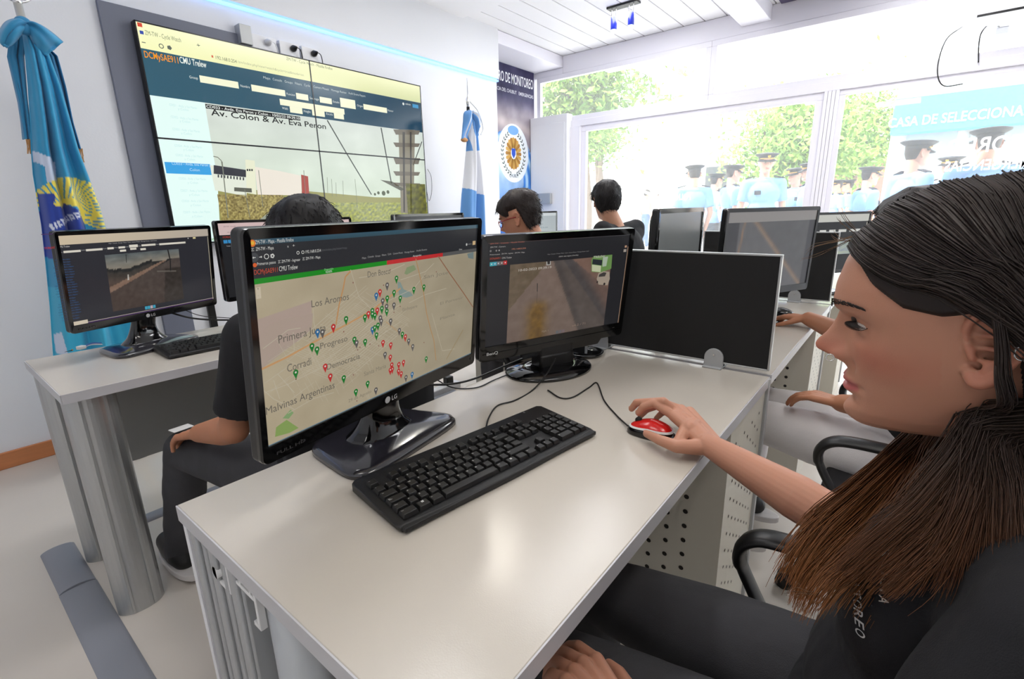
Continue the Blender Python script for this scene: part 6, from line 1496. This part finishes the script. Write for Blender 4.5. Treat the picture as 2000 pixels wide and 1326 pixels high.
# hair
def wcap_mask(x, y, z):
    lim = float(np.interp(y, [-.10, -.034, -.022, .0, .02, .045, .065, .082, .10], [-.085, -.07, .020, .030, .028, .035, .054, .084, .100]))
    return sstep(-.003, .005, z-lim)
hair_cap(wroot, HT, wcap_mask, .004, (42, 34, 32), .0006, .97, res=(190, 320))
EC, ER = V3(0, -.004, .018), V3(.0865, .1095, .1165)
def on_skull(d, off=0): d = V3(*d)/1.0; d = d/np.linalg.norm(d/ER); return EC+d*(1+off)
def strand_lock(guides, n, rad, colr, width=.0007, seed=0, jit=.004, tipjit=1.0, cut=(.86, 1.0)):
    """guides: list of polylines (world); strands run between neighbouring guides"""
    rnd = random.Random(seed); out = []
    G_ = [np.array([tuple(p) for p in bez(g, 7)]) for g in guides]
    m = min(len(g) for g in G_); G_ = [g[np.linspace(0, len(g)-1, 34).astype(float).round().astype(int)] for g in G_]
    for k in range(n):
        q = rnd.random()*(len(G_)-1.0001) if len(G_) > 1 else 0; i = int(q); f = q-i; P_ = G_[i]*(1-f)+(G_[i+1]*f if len(G_) > 1 else 0)
        if len(G_) == 1: P_ = G_[0].copy()
        a, bq, c_ = (rnd.gauss(0, 1) for _ in range(3)); o = V3(a, bq, c_)*rad*.5
        t = np.linspace(0, 1, len(P_))[:, None]; ph = rnd.uniform(0, 6.28); fr = rnd.uniform(2, 5)
        P_ = P_+o[None, :]*(.25+.75*t*tipjit)+jit*np.sin(t*fr*3+ph)*t*V3(rnd.uniform(-1, 1), rnd.uniform(-1, 1), rnd.uniform(-.6, .6))[None, :]*.5
        e = rnd.uniform(*cut); P_ = P_[:max(6, int(len(P_)*e))]; out.append((P_, rnd.uniform(.7, 1.35)))
    return out
HL = []
rx_ = random.Random(9)
TH = lambda p: xf(HT, p)
def over(y0, z_end, y_end, side=-1, lift=0, y_mid=None, tail=None, seedj=0):
    a = on_skull((side*.004, y0, .115 if abs(y0) < .07 else .09)); a = on_skull((side*.006, y0, math.sqrt(max(.0004, 1-(y0/ER[1])**2))*ER[2])); e = on_skull((side*.085, y_end, z_end))
    pts = []
    for t in (0, .2, .4, .6, .8, 1):
        d = (a-EC)*(1-t)+(e-EC)*t; d[0] += side*.030*math.sin(PI*t); 
        if y_mid: d[1] += y_mid*math.sin(PI*t)
        pts.append(TH(on_skull(d, lift)))
    return pts+(tail or [])
near_t = [at(1930, 800, .416), at(1872, 885, .410), at(1790, 985, .410), at(1690, 1070, .420), at(1615, 1140, .432)]
near2 = [at(1905, 830, .412), at(1880, 950, .400), at(1830, 1060, .400), at(1770, 1120, .402), at(1715, 1170, .410)]
near3 = [at(1960, 840, .405), at(1965, 960, .388), at(1965, 1080, .376), at(1975, 1190, .372)]
near4 = [at(2040, 840, .415), at(2060, 960, .395), at(2060, 1100, .378), at(2060, 1230, .370)]
dk, md_, lt = (49, 40, 37), (92, 58, 38), (140, 88, 48)
# over the near side of the head, tucked behind the ear, then down
gA = [over(.088, .030, -.006, y_mid=.020), over(.080, .032, -.020, y_mid=.012), over(.055, .03, -.030), over(.02, .022, -.04), over(-.03, .012, -.055), over(-.075, .005, -.075), over(-.105, .00, -.095)]
be = lambda y, z, x=-.083: TH((x, y, z))
tails = [[be(-.030, .010, -.088), be(-.040, -.022, -.088), be(-.040, -.05, -.080)]+near_t, [be(-.036, .008, -.090), be(-.044, -.025, -.088), be(-.044, -.055, -.080)]+near_t, [be(-.045, .0, -.088), be(-.050, -.04, -.084)]+near2, [be(-.055, -.005), be(-.058, -.045)]+near2, [be(-.068, -.01, -.078), be(-.07, -.05, -.076)]+near3, [be(-.082, -.015, -.066), be(-.082, -.055, -.066)]+near3, [be(-.098, -.02, -.05), be(-.095, -.06, -.05)]+near4]
guidesA = [g[:-1]+t for g, t in zip(gA, tails)]
HL += [(s_, 'A') for s_ in strand_lock(guidesA, 5200, .007, dk, seed=1, jit=.009, cut=(.76, 1.0))]
HL += [(s_, 'A') for s_ in strand_lock(guidesA, 900, .013, dk, seed=21, jit=.018, cut=(.74, 1.0))]
# front lock that keeps to the hairline
HL += [(s_, 'A') for s_ in strand_lock([gA[0][:-1]+tails[0]], 260, .004, dk, seed=2)]
# a lock lying across the ear
acr = [TH(on_skull((-.085, .0, .09), .01)), TH((-.090, -.010, .035)), TH((-.094, -.012, .012)), TH((-.095, -.013, -.012)), TH((-.092, -.016, -.035)), at(1925, 800, .405), at(1890, 900, .40), at(1850, 1000, .40)]
HL += [(s_, 'A') for s_ in strand_lock([acr], 42, .007, dk, seed=3)]
# far side of the head and the lock hanging in front of the chest
far = [at(1800, 845, .53), at(1745, 900, .515), at(1668, 972, .50), at(1600, 1030, .49), at(1556, 1090, .485), at(1530, 1150, .485)]
far2 = [at(1815, 850, .52), at(1770, 930, .50), at(1710, 1020, .48), at(1640, 1090, .47), at(1580, 1150, .465), at(1545, 1240, .465)]
far3 = [at(1845, 860, .50), at(1810, 960, .47), at(1770, 1040, .455), at(1700, 1100, .445), at(1640, 1150, .44), at(1600, 1210, .44)]
gB = [over(.084, .035, -.005, side=1, y_mid=.006), over(.05, .02, -.03, side=1), over(-.03, .01, -.05, side=1), over(-.09, .0, -.08, side=1)]
tb = [[TH((.078, -.01, -.04)), TH((.066, .0, -.085))]+far, [TH((.076, -.03, -.04)), TH((.055, -.01, -.09))]+far2, [TH((.070, -.05, -.05)), TH((.045, -.02, -.10))]+far3, [TH((.05, -.09, -.05)), TH((.02, -.085, -.11)), V3(.62, -.17, .90), V3(.62, -.20, .80), V3(.62, -.20, .72)]]
HL += [(s_, 'B') for s_ in strand_lock([g[:-1]+t for g, t in zip(gB, tb)], 1500, .009, lt, seed=4, jit=.008)]
HL += [(s_, 'B') for s_ in strand_lock([gB[0][:-1]+tb[0]], 350, .012, lt, seed=5, jit=.012, tipjit=1.6)]
# hair down the back
gC = [over(-.105, .0, -.1, side=s_)[:-1]+[TH((s_*.05, -.10, -.03)), TH((s_*.05, -.105, -.08)), V3(.60+s_*.06, -.205, .88), V3(.60+s_*.07, -.225, .76), V3(.60+s_*.07, -.22, .66)] for s_ in (-1, -.3, .4, 1)]
HL += [(s_, 'A') for s_ in strand_lock(gC, 500, .010, dk, seed=6)]
# fly-away hairs at the forehead and over the chest
for pts in ([at(1660, 470, .47), at(1630, 486, .475), at(1590, 503, .48), at(1547, 518, .485)], [at(1665, 462, .47), at(1640, 470, .47), at(1610, 476, .475), at(1590, 482, .48), at(1575, 502, .48)], [at(1668, 455, .47), at(1648, 440, .47), at(1635, 425, .47)], [at(1672, 450, .47), at(1655, 432, .47), at(1640, 405, .47)], [at(1662, 470, .47), at(1640, 466, .472), at(1628, 452, .475)], [at(1860, 1085, .40), at(1820, 1098, .40), at(1770, 1104, .405)], [at(1560, 1060, .48), at(1530, 1100, .48), at(1520, 1150, .48)], [at(1600, 1160, .45), at(1560, 1152, .455), at(1530, 1152, .46)]):
    HL += [(s_, 'F') for s_ in strand_lock([pts], 3, .004, lt, seed=len(HL), jit=.003)]
vs = []; fs = []; cs = []
for (P_, f), kind in HL:
    k = len(P_); o = len(vs); tg = np.gradient(P_, axis=0); tg /= np.linalg.norm(tg, axis=1, keepdims=True)+1e-9
    a = np.cross(tg, V3(.3, .5, .8)); a /= np.linalg.norm(a, axis=1, keepdims=True)+1e-9; b_ = np.cross(tg, a)
    w_ = (.0008 if kind == 'A' else .0009 if kind == 'B' else .00035)*(1-np.linspace(0, 1, k)**3*.8)
    for j in range(3): vs_ = P_+(a*math.cos(2.094*j)+b_*math.sin(2.094*j))*w_[:, None]; vs.append(vs_) if False else None
    ring = np.stack([P_+(a*math.cos(2.094*j)+b_*math.sin(2.094*j))*w_[:, None] for j in range(3)], 1).reshape(-1, 3)
    vs.extend(map(tuple, ring)); 
    for i in range(k-1):
        for j in range(3): fs.append((o+i*3+j, o+i*3+(j+1) % 3, o+(i+1)*3+(j+1) % 3, o+(i+1)*3+j))
    for i in range(k):
        z = P_[i][2]; t = sstep(1.06, .90, z); t2 = sstep(1.0, .85, z)
        c = mixc(dk, md_, t) if kind == 'A' else mixc(mixc(dk, md_, t), lt, .75*t2); c = mixc(c, lt, .18*t2) if kind != 'F' else (110, 84, 62)
        cs += [tuple(v*f for v in lin(c))]*3
o = mesh_obj('long_hair', vs, fs, M['hair'], wroot, smooth=True, world=True); point_colors(o, cs); o['label'] = 'long straight hair, dark on top and reddish brown below'

# ---- seated people -------------------------------------------------------------
WS = (186, 128, 98)
# person in white trousers at the second front desk
pA, T_ = seated('person in white trousers behind the first divider, red bracelet, hand on black mouse', (1.70, 0, 0), (1.66, -.13, .54), (1.70, -.08, .86), (1.74, -.06, .985), (1.812, -.010, 1.098), ((1.53, -.10, .93), (1.92, -.06, .93)), ((1.46, -.10, .70), (2.02, .10, .74)), ((1.575, .085, .655), (2.075, .255, .785)), ((1.66, .36, .52), (1.86, .36, .50)), ((1.66, .36, .10), (1.86, .36, .10)), WS, (38, 32, 32), M['whitejeans'], hm=short_mask(.075, .0, -.06), hthick=.018, hpose=(.1, -.15, 0), hands=((.25, .8, .0), (.35, 1, -.05)), hs=.95, slim=.97, strands=900, sleeve=.5)
b = MB(); q = Vector((1.555, .055, .66)); d = Vector((.11, .18, -.04)).normalized(); a_ = d.orthogonal().normalized(); b2 = d.cross(a_)
b.tube([q+a_*.028*math.cos(t)+b2*.028*math.sin(t) for t in np.linspace(0, 2*PI, 26)], .0026, 8, caps=False); b.build('bracelet', M['red'], pA, smooth=True, world=True)
chair((1.575, -.13, 0), 0, 'black office chair under the person in white trousers')
# person behind the map monitor
pB, T_ = seated('person with black hair seated behind the large map monitor, seen from the back', (.70, 1.2, 0), (.66, 1.16, .54), (.68, 1.22, .83), (.71, 1.26, .965), (.722, 1.30, 1.106), ((.505, 1.23, .915), (.89, 1.25, .915)), ((.455, 1.30, .665), (.95, 1.40, .73)), ((.428, 1.475, .615), (.90, 1.62, .79)), ((.442, 1.66, .505), (.80, 1.63, .52)), ((.405, 1.83, .075), (.80, 1.72, .08)), WS, (22, 20, 22), M['jeans'], hm=short_mask(.07, .0, -.06), hthick=.022, hpose=(-.1, -.2, 0), hands=((-.1, .95, -.25), (.1, 1, -.1)), strands=900, sleeve=.80)
b = MB(); q = atz(352, 853, .60); b.T = Matrix.Translation((.438, 1.665, .572))@Matrix.Rotation(-.05, 4, 'X')@Matrix.Rotation(.1, 4, 'Z'); b.box(-.028, .028, -.020, .020, .0, .003)
o = b.build('paper_slip', M['mwhite'], bevel=.0008); tag(o, 'small white paper slip on the knee of the person behind the map monitor', 'paper')
chair((.66, 1.225, 0), 0, 'black office chair behind the large map monitor', arms=False)
# man with red glasses
pC, T_ = seated('man with short dark hair and red glasses seated behind the oval-based monitor, in profile', (1.95, 1.35, 0), (1.98, 1.26, .54), (1.97, 1.36, .88), (1.965, 1.42, 1.01), (1.945, 1.50, 1.150), ((1.79, 1.39, .985), (2.15, 1.39, .985)), ((1.76, 1.50, .74), (2.2, 1.50, .76)), ((1.84, 1.72, .785), (2.08, 1.76, .785)), ((1.88, 1.66, .50), (2.08, 1.66, .50)), ((1.88, 1.66, .08), (2.08, 1.66, .08)), (196, 140, 112), (46, 38, 36), M['jeans'], hm=short_mask(.062, .030, -.065), hthick=lambda p: .010+.014*sstep(.02, .09, p[2]), hpose=(.35, -.30, 0), hands=((.1, 1, -.1), (-.1, 1, -.1)), strands=900)
add_eyes(pC, T_, lashes=False)
gl = MB(); 
for sx in (-1, 1):
    gl.tube([T_@Vector((sx*(.033+.0215*math.cos(a)*1.08), .098-.004*abs(math.cos(a)), .010+.0165*math.sin(a))) for a in np.linspace(0, 2*PI, 26)], .0016, 8, caps=False)
    gl.tube([T_@Vector(p) for p in ((sx*.057, .094, .018), (sx*.071, .070, .018), (sx*.079, .02, .018), (sx*.078, -.006, .014))], .0022, 8)
gl.tube([T_@Vector(p) for p in ((-.010, .099, .014), (0, .104, .017), (.010, .099, .014))], .0016, 8)
gl.build('glasses', mat('red_glasses', (150, 30, 34), .3), pC, smooth=True, world=True)
chair((1.98, 1.24, 0), 0, 'black office chair of the man with red glasses')
# man by the window
pD, T_ = seated('man with short black hair and dark t-shirt seated near the window, seen from behind', (2.99, 1.35, 0), (2.99, 1.20, .56), (2.99, 1.30, .97), (2.99, 1.36, 1.13), (2.975, 1.42, 1.285), ((2.79, 1.34, 1.115), (3.20, 1.32, 1.115)), ((2.76, 1.45, .84), (3.26, 1.42, .82)), ((2.84, 1.70, .785), (3.10, 1.72, .785)), ((2.89, 1.64, .52), (3.09, 1.64, .52)), ((2.89, 1.64, .08), (3.09, 1.64, .08)), (200, 150, 124), (30, 27, 28), M['jeans'], hm=short_mask(.07, .012, -.066), hthick=.016, hpose=(-.78, -.10, 0), hands=((.1, 1, -.1), (-.1, 1, -.1)), bulk=1.08, strands=900, off=(-.094, .117, -.053))
chair((2.90, 1.33, 0), 0, 'black office chair of the man seated near the window')

# ============================================================ OUTSIDE
gr = mat('outdoor_paving', (222, 220, 214), .8); noisy(gr, 1.5, .05)
b = MB(); b.box(5.2, 45, -20, 30, -.12, -.02); struct(b.build('ground', gr))
# police officer: one of each kind of parts, copied for the group outside
def officer(label, x, y, rz, hs=1.0, proto=[None]):
    if proto[0] is None:
        r = empty('police_officer', (0, 0, 0)); T = head_T((0, .01, 1.62), 0, 0, 0)
        B = Blob(); add_head(B, T, detail=.45); B.chain([((0, -.015, 1.56), .052), ((0, -.01, 1.44), .058), ((0, 0, 1.2), .10)])
        for s_ in (-1, 1):
            B.chain([((s_*.19, -.01, 1.40), .045), ((s_*.235, -.03, 1.12), .037), ((s_*.20, .06, .90), .027)]); hand(B, (s_*.20, .065, .89), (-s_*.05, .25, -1), (s_, 0, 0), -s_, .25)
        B.build('body', M['skin'], r, .0055, 2, skin_cols((206, 156, 132), T)); add_eyes(r, T, lashes=False)
        S_ = Blob(); S_.ell((0, 0, 1.28), (.185, .12, .17)); S_.ell((0, 0, 1.08), (.165, .12, .18)); S_.ell((0, -.005, 1.42), (.12, .08, .05))
        for s_ in (-1, 1): S_.cap((0, -.005, 1.42), .05, (s_*.185, -.01, 1.40), .060); S_.cap((s_*.185, -.01, 1.40), .064, (s_*.222, -.025, 1.20), .062, flat1=True)
        S_.cap((0, -.005, 1.43), .060, (0, .0, 1.475), .058, flat1=True)
        S_.build('shirt', M['offblue'], r, .009, 4, disp=wr(.005, 10))
        for s_ in (-1, 1):
            b = MB(); b.box(-.03, .03, -.055, .055, 0, .012); b.T = Matrix.Identity(4); o = b.build('epaulette', M['navy'], r, bevel=.004); o.matrix_basis = Matrix.Translation((s_*.155, -.008, 1.468))@Matrix.Rotation(s_*.25, 4, 'Y')@Matrix.Rotation(PI/2, 4, 'Z')
        b = MB(); b.box(.05, .12, .105, .122, 1.27, 1.32); b.build('badge', M['navy'], r, bevel=.003)
        L = Blob(); L.ell((0, 0, .95), (.16, .115, .11))
        for s_ in (-1, 1): L.chain([((s_*.085, 0, .90), .092), ((s_*.10, .01, .50), .065), ((s_*.11, 0, .08), .055)])
        L.build('trousers', M['navy'], r, .011, 3)
        for s_ in (-1, 1): q_ = Blob(); q_.chain([((s_*.11, -.03, .045), .042), ((s_*.12, .13, .035), .034)]); q_.build('shoe', M['shoe'], r, .009, 2)
        hair_cap(r, T, short_mask(.05, .03, -.04), .004, (44, 36, 34), .002)
        b = MB(); b.T = T@Matrix.Translation((0, -.004, .062))@Matrix.Rotation(-.06, 4, 'X'); b.lathe([(.088, -.012), (.091, .0), (.091, .018)], n=32, sx=.92, sy=1.08)
        cp = b.build('cap_band', M['cap'], r, smooth=True)
        b = MB(); b.T = T@Matrix.Translation((0, -.004, .062))@Matrix.Rotation(-.06, 4, 'X'); b.lathe([(.090, .016), (.112, .026), (.138, .044), (.141, .050), (.12, .058), (.05, .066), (.001, .068)], n=36, sx=.92, sy=1.04); b.build('cap_top', M['cap'], r, smooth=True)
        b = MB(); b.T = T@Matrix.Translation((0, -.004, .062))@Matrix.Rotation(-.06, 4, 'X'); n = 16; vs = []
        for k in range(n+1):
            a = PI*(.10+.80*k/n); c_, s_ = math.cos(a), math.sin(a)
            for (rr, z) in ((.090, -.004), (.128, -.026), (.128, -.030), (.090, -.010)): vs.append((c_*rr*.92, s_*rr*1.12, z-.010*s_))
        b.add(vs, [(k*4+j, k*4+(j+1) % 4, (k+1)*4+(j+1) % 4, (k+1)*4+j) for k in range(n) for j in range(4)]+[(3, 2, 1, 0), tuple(n*4+i for i in range(4))]); b.build('cap_visor', M['cap'], r, smooth=False)
        b = MB(); b.T = T@Matrix.Translation((0, -.004, .062))@Matrix.Rotation(-.06, 4, 'X'); b.tube([(math.cos(a)*.094*.92, math.sin(a)*.094*1.08, .0) for a in np.linspace(.15*PI, .85*PI, 16)], .006, 8); b.sphere((0, .118, .030), .020, 12, 8, (.9, .35, 1.2)); b.build('cap_braid', M['gold'], r, smooth=True)
        proto[0] = r; o = r
    else: o = copy_tree(proto[0])
    o.location = (x, y, -.02); o.rotation_euler = (0, 0, rz); o.scale = (hs, hs, hs); tag(o, label, 'police officer', 'police officers in light blue shirts standing outside'); return o
def place(px, t, face, label, ztop):
    """face: heading in degrees, 0 = away from the room (+X), 180 = towards the camera's room"""
    p = at(px, 330, t); officer(label, p[0], p[1], math.radians(face)-PI/2, (ztop+.02)/1.80)
place(1357, 6.6, 30, 'officer outside seen from behind, leftmost of the group, above the mirrored lettering', 1.78)
place(1400, 7.4, -40, 'officer half hidden behind the one in profile, left of the officer facing the room', 1.72)
place(1432, 6.8, -50, 'officer in profile looking right, just left of the officer facing the room', 1.79)
place(1495, 6.1, 205, 'tall officer outside facing the room, dark badge on the chest', 1.87)
place(1556, 6.9, 140, 'officer in profile looking left, between the facing officer and the window post', 1.74)
place(1585, 6.3, 120, 'officer right beside the window post, back of the head towards the room', 1.76)
place(1662, 9.5, 100, 'small distant officer just right of the window post', 1.68)
place(1640, 9.0, 120, 'small distant officer hidden in part by the window post', 1.66)
place(1700, 5.9, -60, 'officer with thick dark hair bending slightly away, right of the window post', 1.66)
place(1784, 4.55, -55, 'big officer in profile looking right, near the glass at the right', 1.79)
place(1855, 5.9, 160, 'officer between the two big officers at the right, mostly hidden', 1.76)
place(1920, 4.1, 10, 'biggest officer, seen from behind below the blue awning at the far right', 1.82)
# distant passers-by
def passer(label, px, t, face):
    r = empty('person', (0, 0, 0)); T = head_T((0, .01, 1.60), 0, 0, 0); B = Blob(); add_head(B, T, detail=.3, ears=False); B.chain([((0, -.01, 1.55), .05), ((0, 0, 1.2), .09)])
    for s_ in (-1, 1): B.chain([((s_*.19, 0, 1.38), .045), ((s_*.23, .0, 1.1), .04), ((s_*.22, .05, .86), .03)])
    B.build('body', M['skin'], r, .016, 2, skin_cols((200, 150, 125), T))
    S_ = Blob(); S_.ell((0, 0, 1.2), (.18, .12, .25)); S_.cap((-.18, 0, 1.38), .065, (.18, 0, 1.38), .065); S_.build('shirt', M['mwhite'], r, .018, 2)
    L = Blob(); L.ell((0, 0, .93), (.16, .11, .11)); L.chain([((-.08, 0, .9), .09), ((-.10, .12, .48), .07), ((-.10, .16, .06), .06)]); L.chain([((.08, 0, .9), .09), ((.10, -.08, .48), .07), ((.10, -.2, .08), .06)]); L.build('trousers', mat('blue_denim', (86, 110, 150), .85), r, .018, 2)
    hair_cap(r, T, short_mask(), .012, (60, 50, 46), .003)
    p = at(px, 400, t); r.location = (p[0], p[1], -.02); r.rotation_euler = (0, 0, math.radians(face)-PI/2); tag(r, label, 'person', 'distant passers-by outside')
passer('distant passer-by in blue jeans seen through the glass, left of the mirrored lettering', 1262, 15, -30)
passer('distant passer-by in blue jeans, nearer the edge of the first divider monitor', 1281, 17, 150)
# trees
leafm = bpy.data.materials.new('leaves'); leafm.use_nodes = True
lb = leafm.node_tree.nodes['Principled BSDF']; va = leafm.node_tree.nodes.new('ShaderNodeVertexColor'); va.layer_name = 'Col'; leafm.node_tree.links.new(va.outputs['Color'], lb.inputs['Base Color']); lb.inputs['Roughness'].default_value = .7
setin(lb, 'Transmission Weight', 0)
def tree(label, c, rx, ry, rz, n, trunk, seed, cols=((150, 178, 70), (96, 140, 50))):
    r = empty('tree', (trunk[0], trunk[1], -.02)); tag(r, label, 'tree'); rnd = random.Random(seed)
    b = MB(); b.tube(bez([(trunk[0], trunk[1], -.02), (trunk[0]+.1, trunk[1], c[2]*.4), (c[0], c[1], c[2])]), [.16-.004*i for i in range(25)], 10)
    for k in range(7):
        e = V3(c[0]+rnd.uniform(-.7, .7)*rx, c[1]+rnd.uniform(-.7, .7)*ry, c[2]+rnd.uniform(-.5, .6)*rz); s_ = V3(trunk[0]*.5+c[0]*.5, trunk[1]*.5+c[1]*.5, c[2]*.55); b.tube([s_, (s_+e)/2+V3(0, 0, .2), e], [.07, .045, .015], 7)
    b.build('trunk', mat('bark', (110, 92, 78), .9), r, smooth=True, world=True)
    cl = [(V3(c[0]+rnd.gauss(0, .42)*rx, c[1]+rnd.gauss(0, .42)*ry, c[2]+rnd.gauss(0, .42)*rz), rnd.uniform(.25, .5)) for _ in range(46)]
    vs, fs, cs = [], [], []
    for k in range(n):
        p, s_ = cl[rnd.randrange(len(cl))]; q = Vector(p)+Vector((rnd.gauss(0, s_), rnd.gauss(0, s_), rnd.gauss(0, s_*.8))); a = Vector((rnd.uniform(-1, 1), rnd.uniform(-1, 1), rnd.uniform(-1, 1))).normalized()*rnd.uniform(.05, .10); bb = a.orthogonal().normalized()*a.length*.5; o = len(vs)
        vs += [q-a, q+bb, q+a, q-bb]; fs.append((o, o+1, o+2, o+3)); cs += [lin(mixc(cols[0], cols[1], rnd.random()))]*4
    o = mesh_obj('foliage', vs, fs, leafm, r, world=True); point_colors(o, cs)
def px_tree(label, px, py, t, w, h, d, n, seed):
    p = at(px, py, t); tree(label, p, w, d, h, n, (p[0]+.3, p[1]), seed)
px_tree('leafy green tree outside behind the officers, left of the window post', 1545, 285, 11, 1.1, .95, 1.0, 9000, 1)
px_tree('leafy tree outside behind the window post and right of it', 1672, 275, 14, 1.1, 1.15, 1.1, 8000, 2)
px_tree('green tree seen through the upper left window by the banner', 1130, 180, 10, .9, .75, .9, 8000, 3)
px_tree('small green tree seen at the left edge of the big window', 1166, 270, 14, .35, .55, .4, 2500, 4)
# buildings and awning
r = empty('building', (12, 0, -.02)); p = at(1672, 330, 18); r.location = (p[0], p[1], -.02); tag(r, 'low reddish brown building behind the trees outside', 'building'); r.matrix_world = Matrix.Translation(r.location)
b = MB(); b.box(p[0], p[0]+2, p[1]-1.3, p[1]+1.9, -.02, 2.65); b.build('wall', mat('red_brown_wall', (136, 92, 80), .8), r, world=True)
b = MB(); b.box(p[0]-.12, p[0]+2.1, p[1]-1.4, p[1]+2.0, 2.65, 2.78); b.build('roof', M['white'], r, world=True)
r = empty('building', (16, 0, -.02)); p = at(1410, 330, 17.5); r.location = (p[0], p[1], -.02); r.matrix_world = Matrix.Translation(r.location); tag(r, 'pale building with a dark doorway behind the leftmost officers', 'building')
b = MB(); b.box(p[0], p[0]+2, p[1]-.7, p[1]+9, -.02, 3.3); b.build('wall', mat('pale_render', (226, 226, 224), .8), r, world=True)
b = MB(); b.box(p[0]-.03, p[0]+.02, p[1]-.55, p[1]+.55, -.02, 2.55); b.build('doorway', mat('dark_door', (60, 64, 66), .5), r, world=True)
for k in range(3): b = MB(); b.box(p[0]-.03, p[0]+.02, p[1]+1.0+1.6*k, p[1]+2.2+1.6*k, .9, 2.1); b.build('window', mat('pale_window', (196, 208, 206), .3), r, world=True)
p0, p1 = at(1738, 262, 7.5), at(2060, 250, 7.5)
r = empty('awning', tuple((p0+p1)/2)); tag(r, 'blue awning with white lettering over the officers at the far right', 'awning')
X_, ya, yb = p0[0], p0[1], p0[1]-3.6; zt, zb_ = atx(1850, 178, X_)[2], atx(1738, 263, X_)[2]
b = MB(); b.box(X_, X_+.3, yb, ya, zb_, zb_+.50); b.build('fascia', mat('blue_awning', (70, 164, 216), .6), r, world=True, bevel=.01)
cv = Canvas((X_-.006, (ya+yb)/2, zb_+.2), (0, -1, 0), (0, 0, 1), .001); a_ = cv.uv((1750, 248)); cv.textuv(a_[0]-.1, -.10, .13, 'CASA DE SELECCIONADOS', (236, 246, 252), 1, width=1.75, bold=True); cv.build('lettering', M['print'], r)
r = empty('building', (X_+1.2, yb, -.02)); tag(r, 'pale shop front with windows under the blue awning', 'building')
b = MB(); b.box(X_+.33, X_+3, yb-.4, ya, -.02, zb_+1.1); b.build('wall', mat('shop_wall', (222, 216, 206), .8), r, world=True)
for k in range(4): b = MB(); b.box(X_+.26, X_+.31, ya-.8-.75*k, ya-.2-.75*k, 1.75, 2.2); b.build('window', mat('grey_window', (150, 158, 160), .3), r, world=True)
# white canopy beams outside the glass
for k in range(5):
    b = MB(); b.box(5.35, 9.5, 2.9-1.5*k, 3.0-1.5*k, 2.86, 3.0); o = b.build('canopy_beam', M['white'], bevel=.005); tag(o, ['white canopy beam outside above the upper left window', 'second white canopy beam outside, counted from the banner', 'middle white canopy beam outside above the windows', 'fourth white canopy beam outside, counted from the banner', 'rightmost white canopy beam outside above the windows'][k], 'beam', 'white canopy beams outside')
for k in range(2):
    b = MB(); b.box(6.6+1.9*k, 6.72+1.9*k, -3.5, 3.6, 3.0, 3.1); o = b.build('canopy_rail', M['white'], bevel=.005); tag(o, ['nearer white canopy rail running along the outside of the glass', 'farther white canopy rail running along the outside of the glass'][k], 'rail', 'white canopy rails outside')
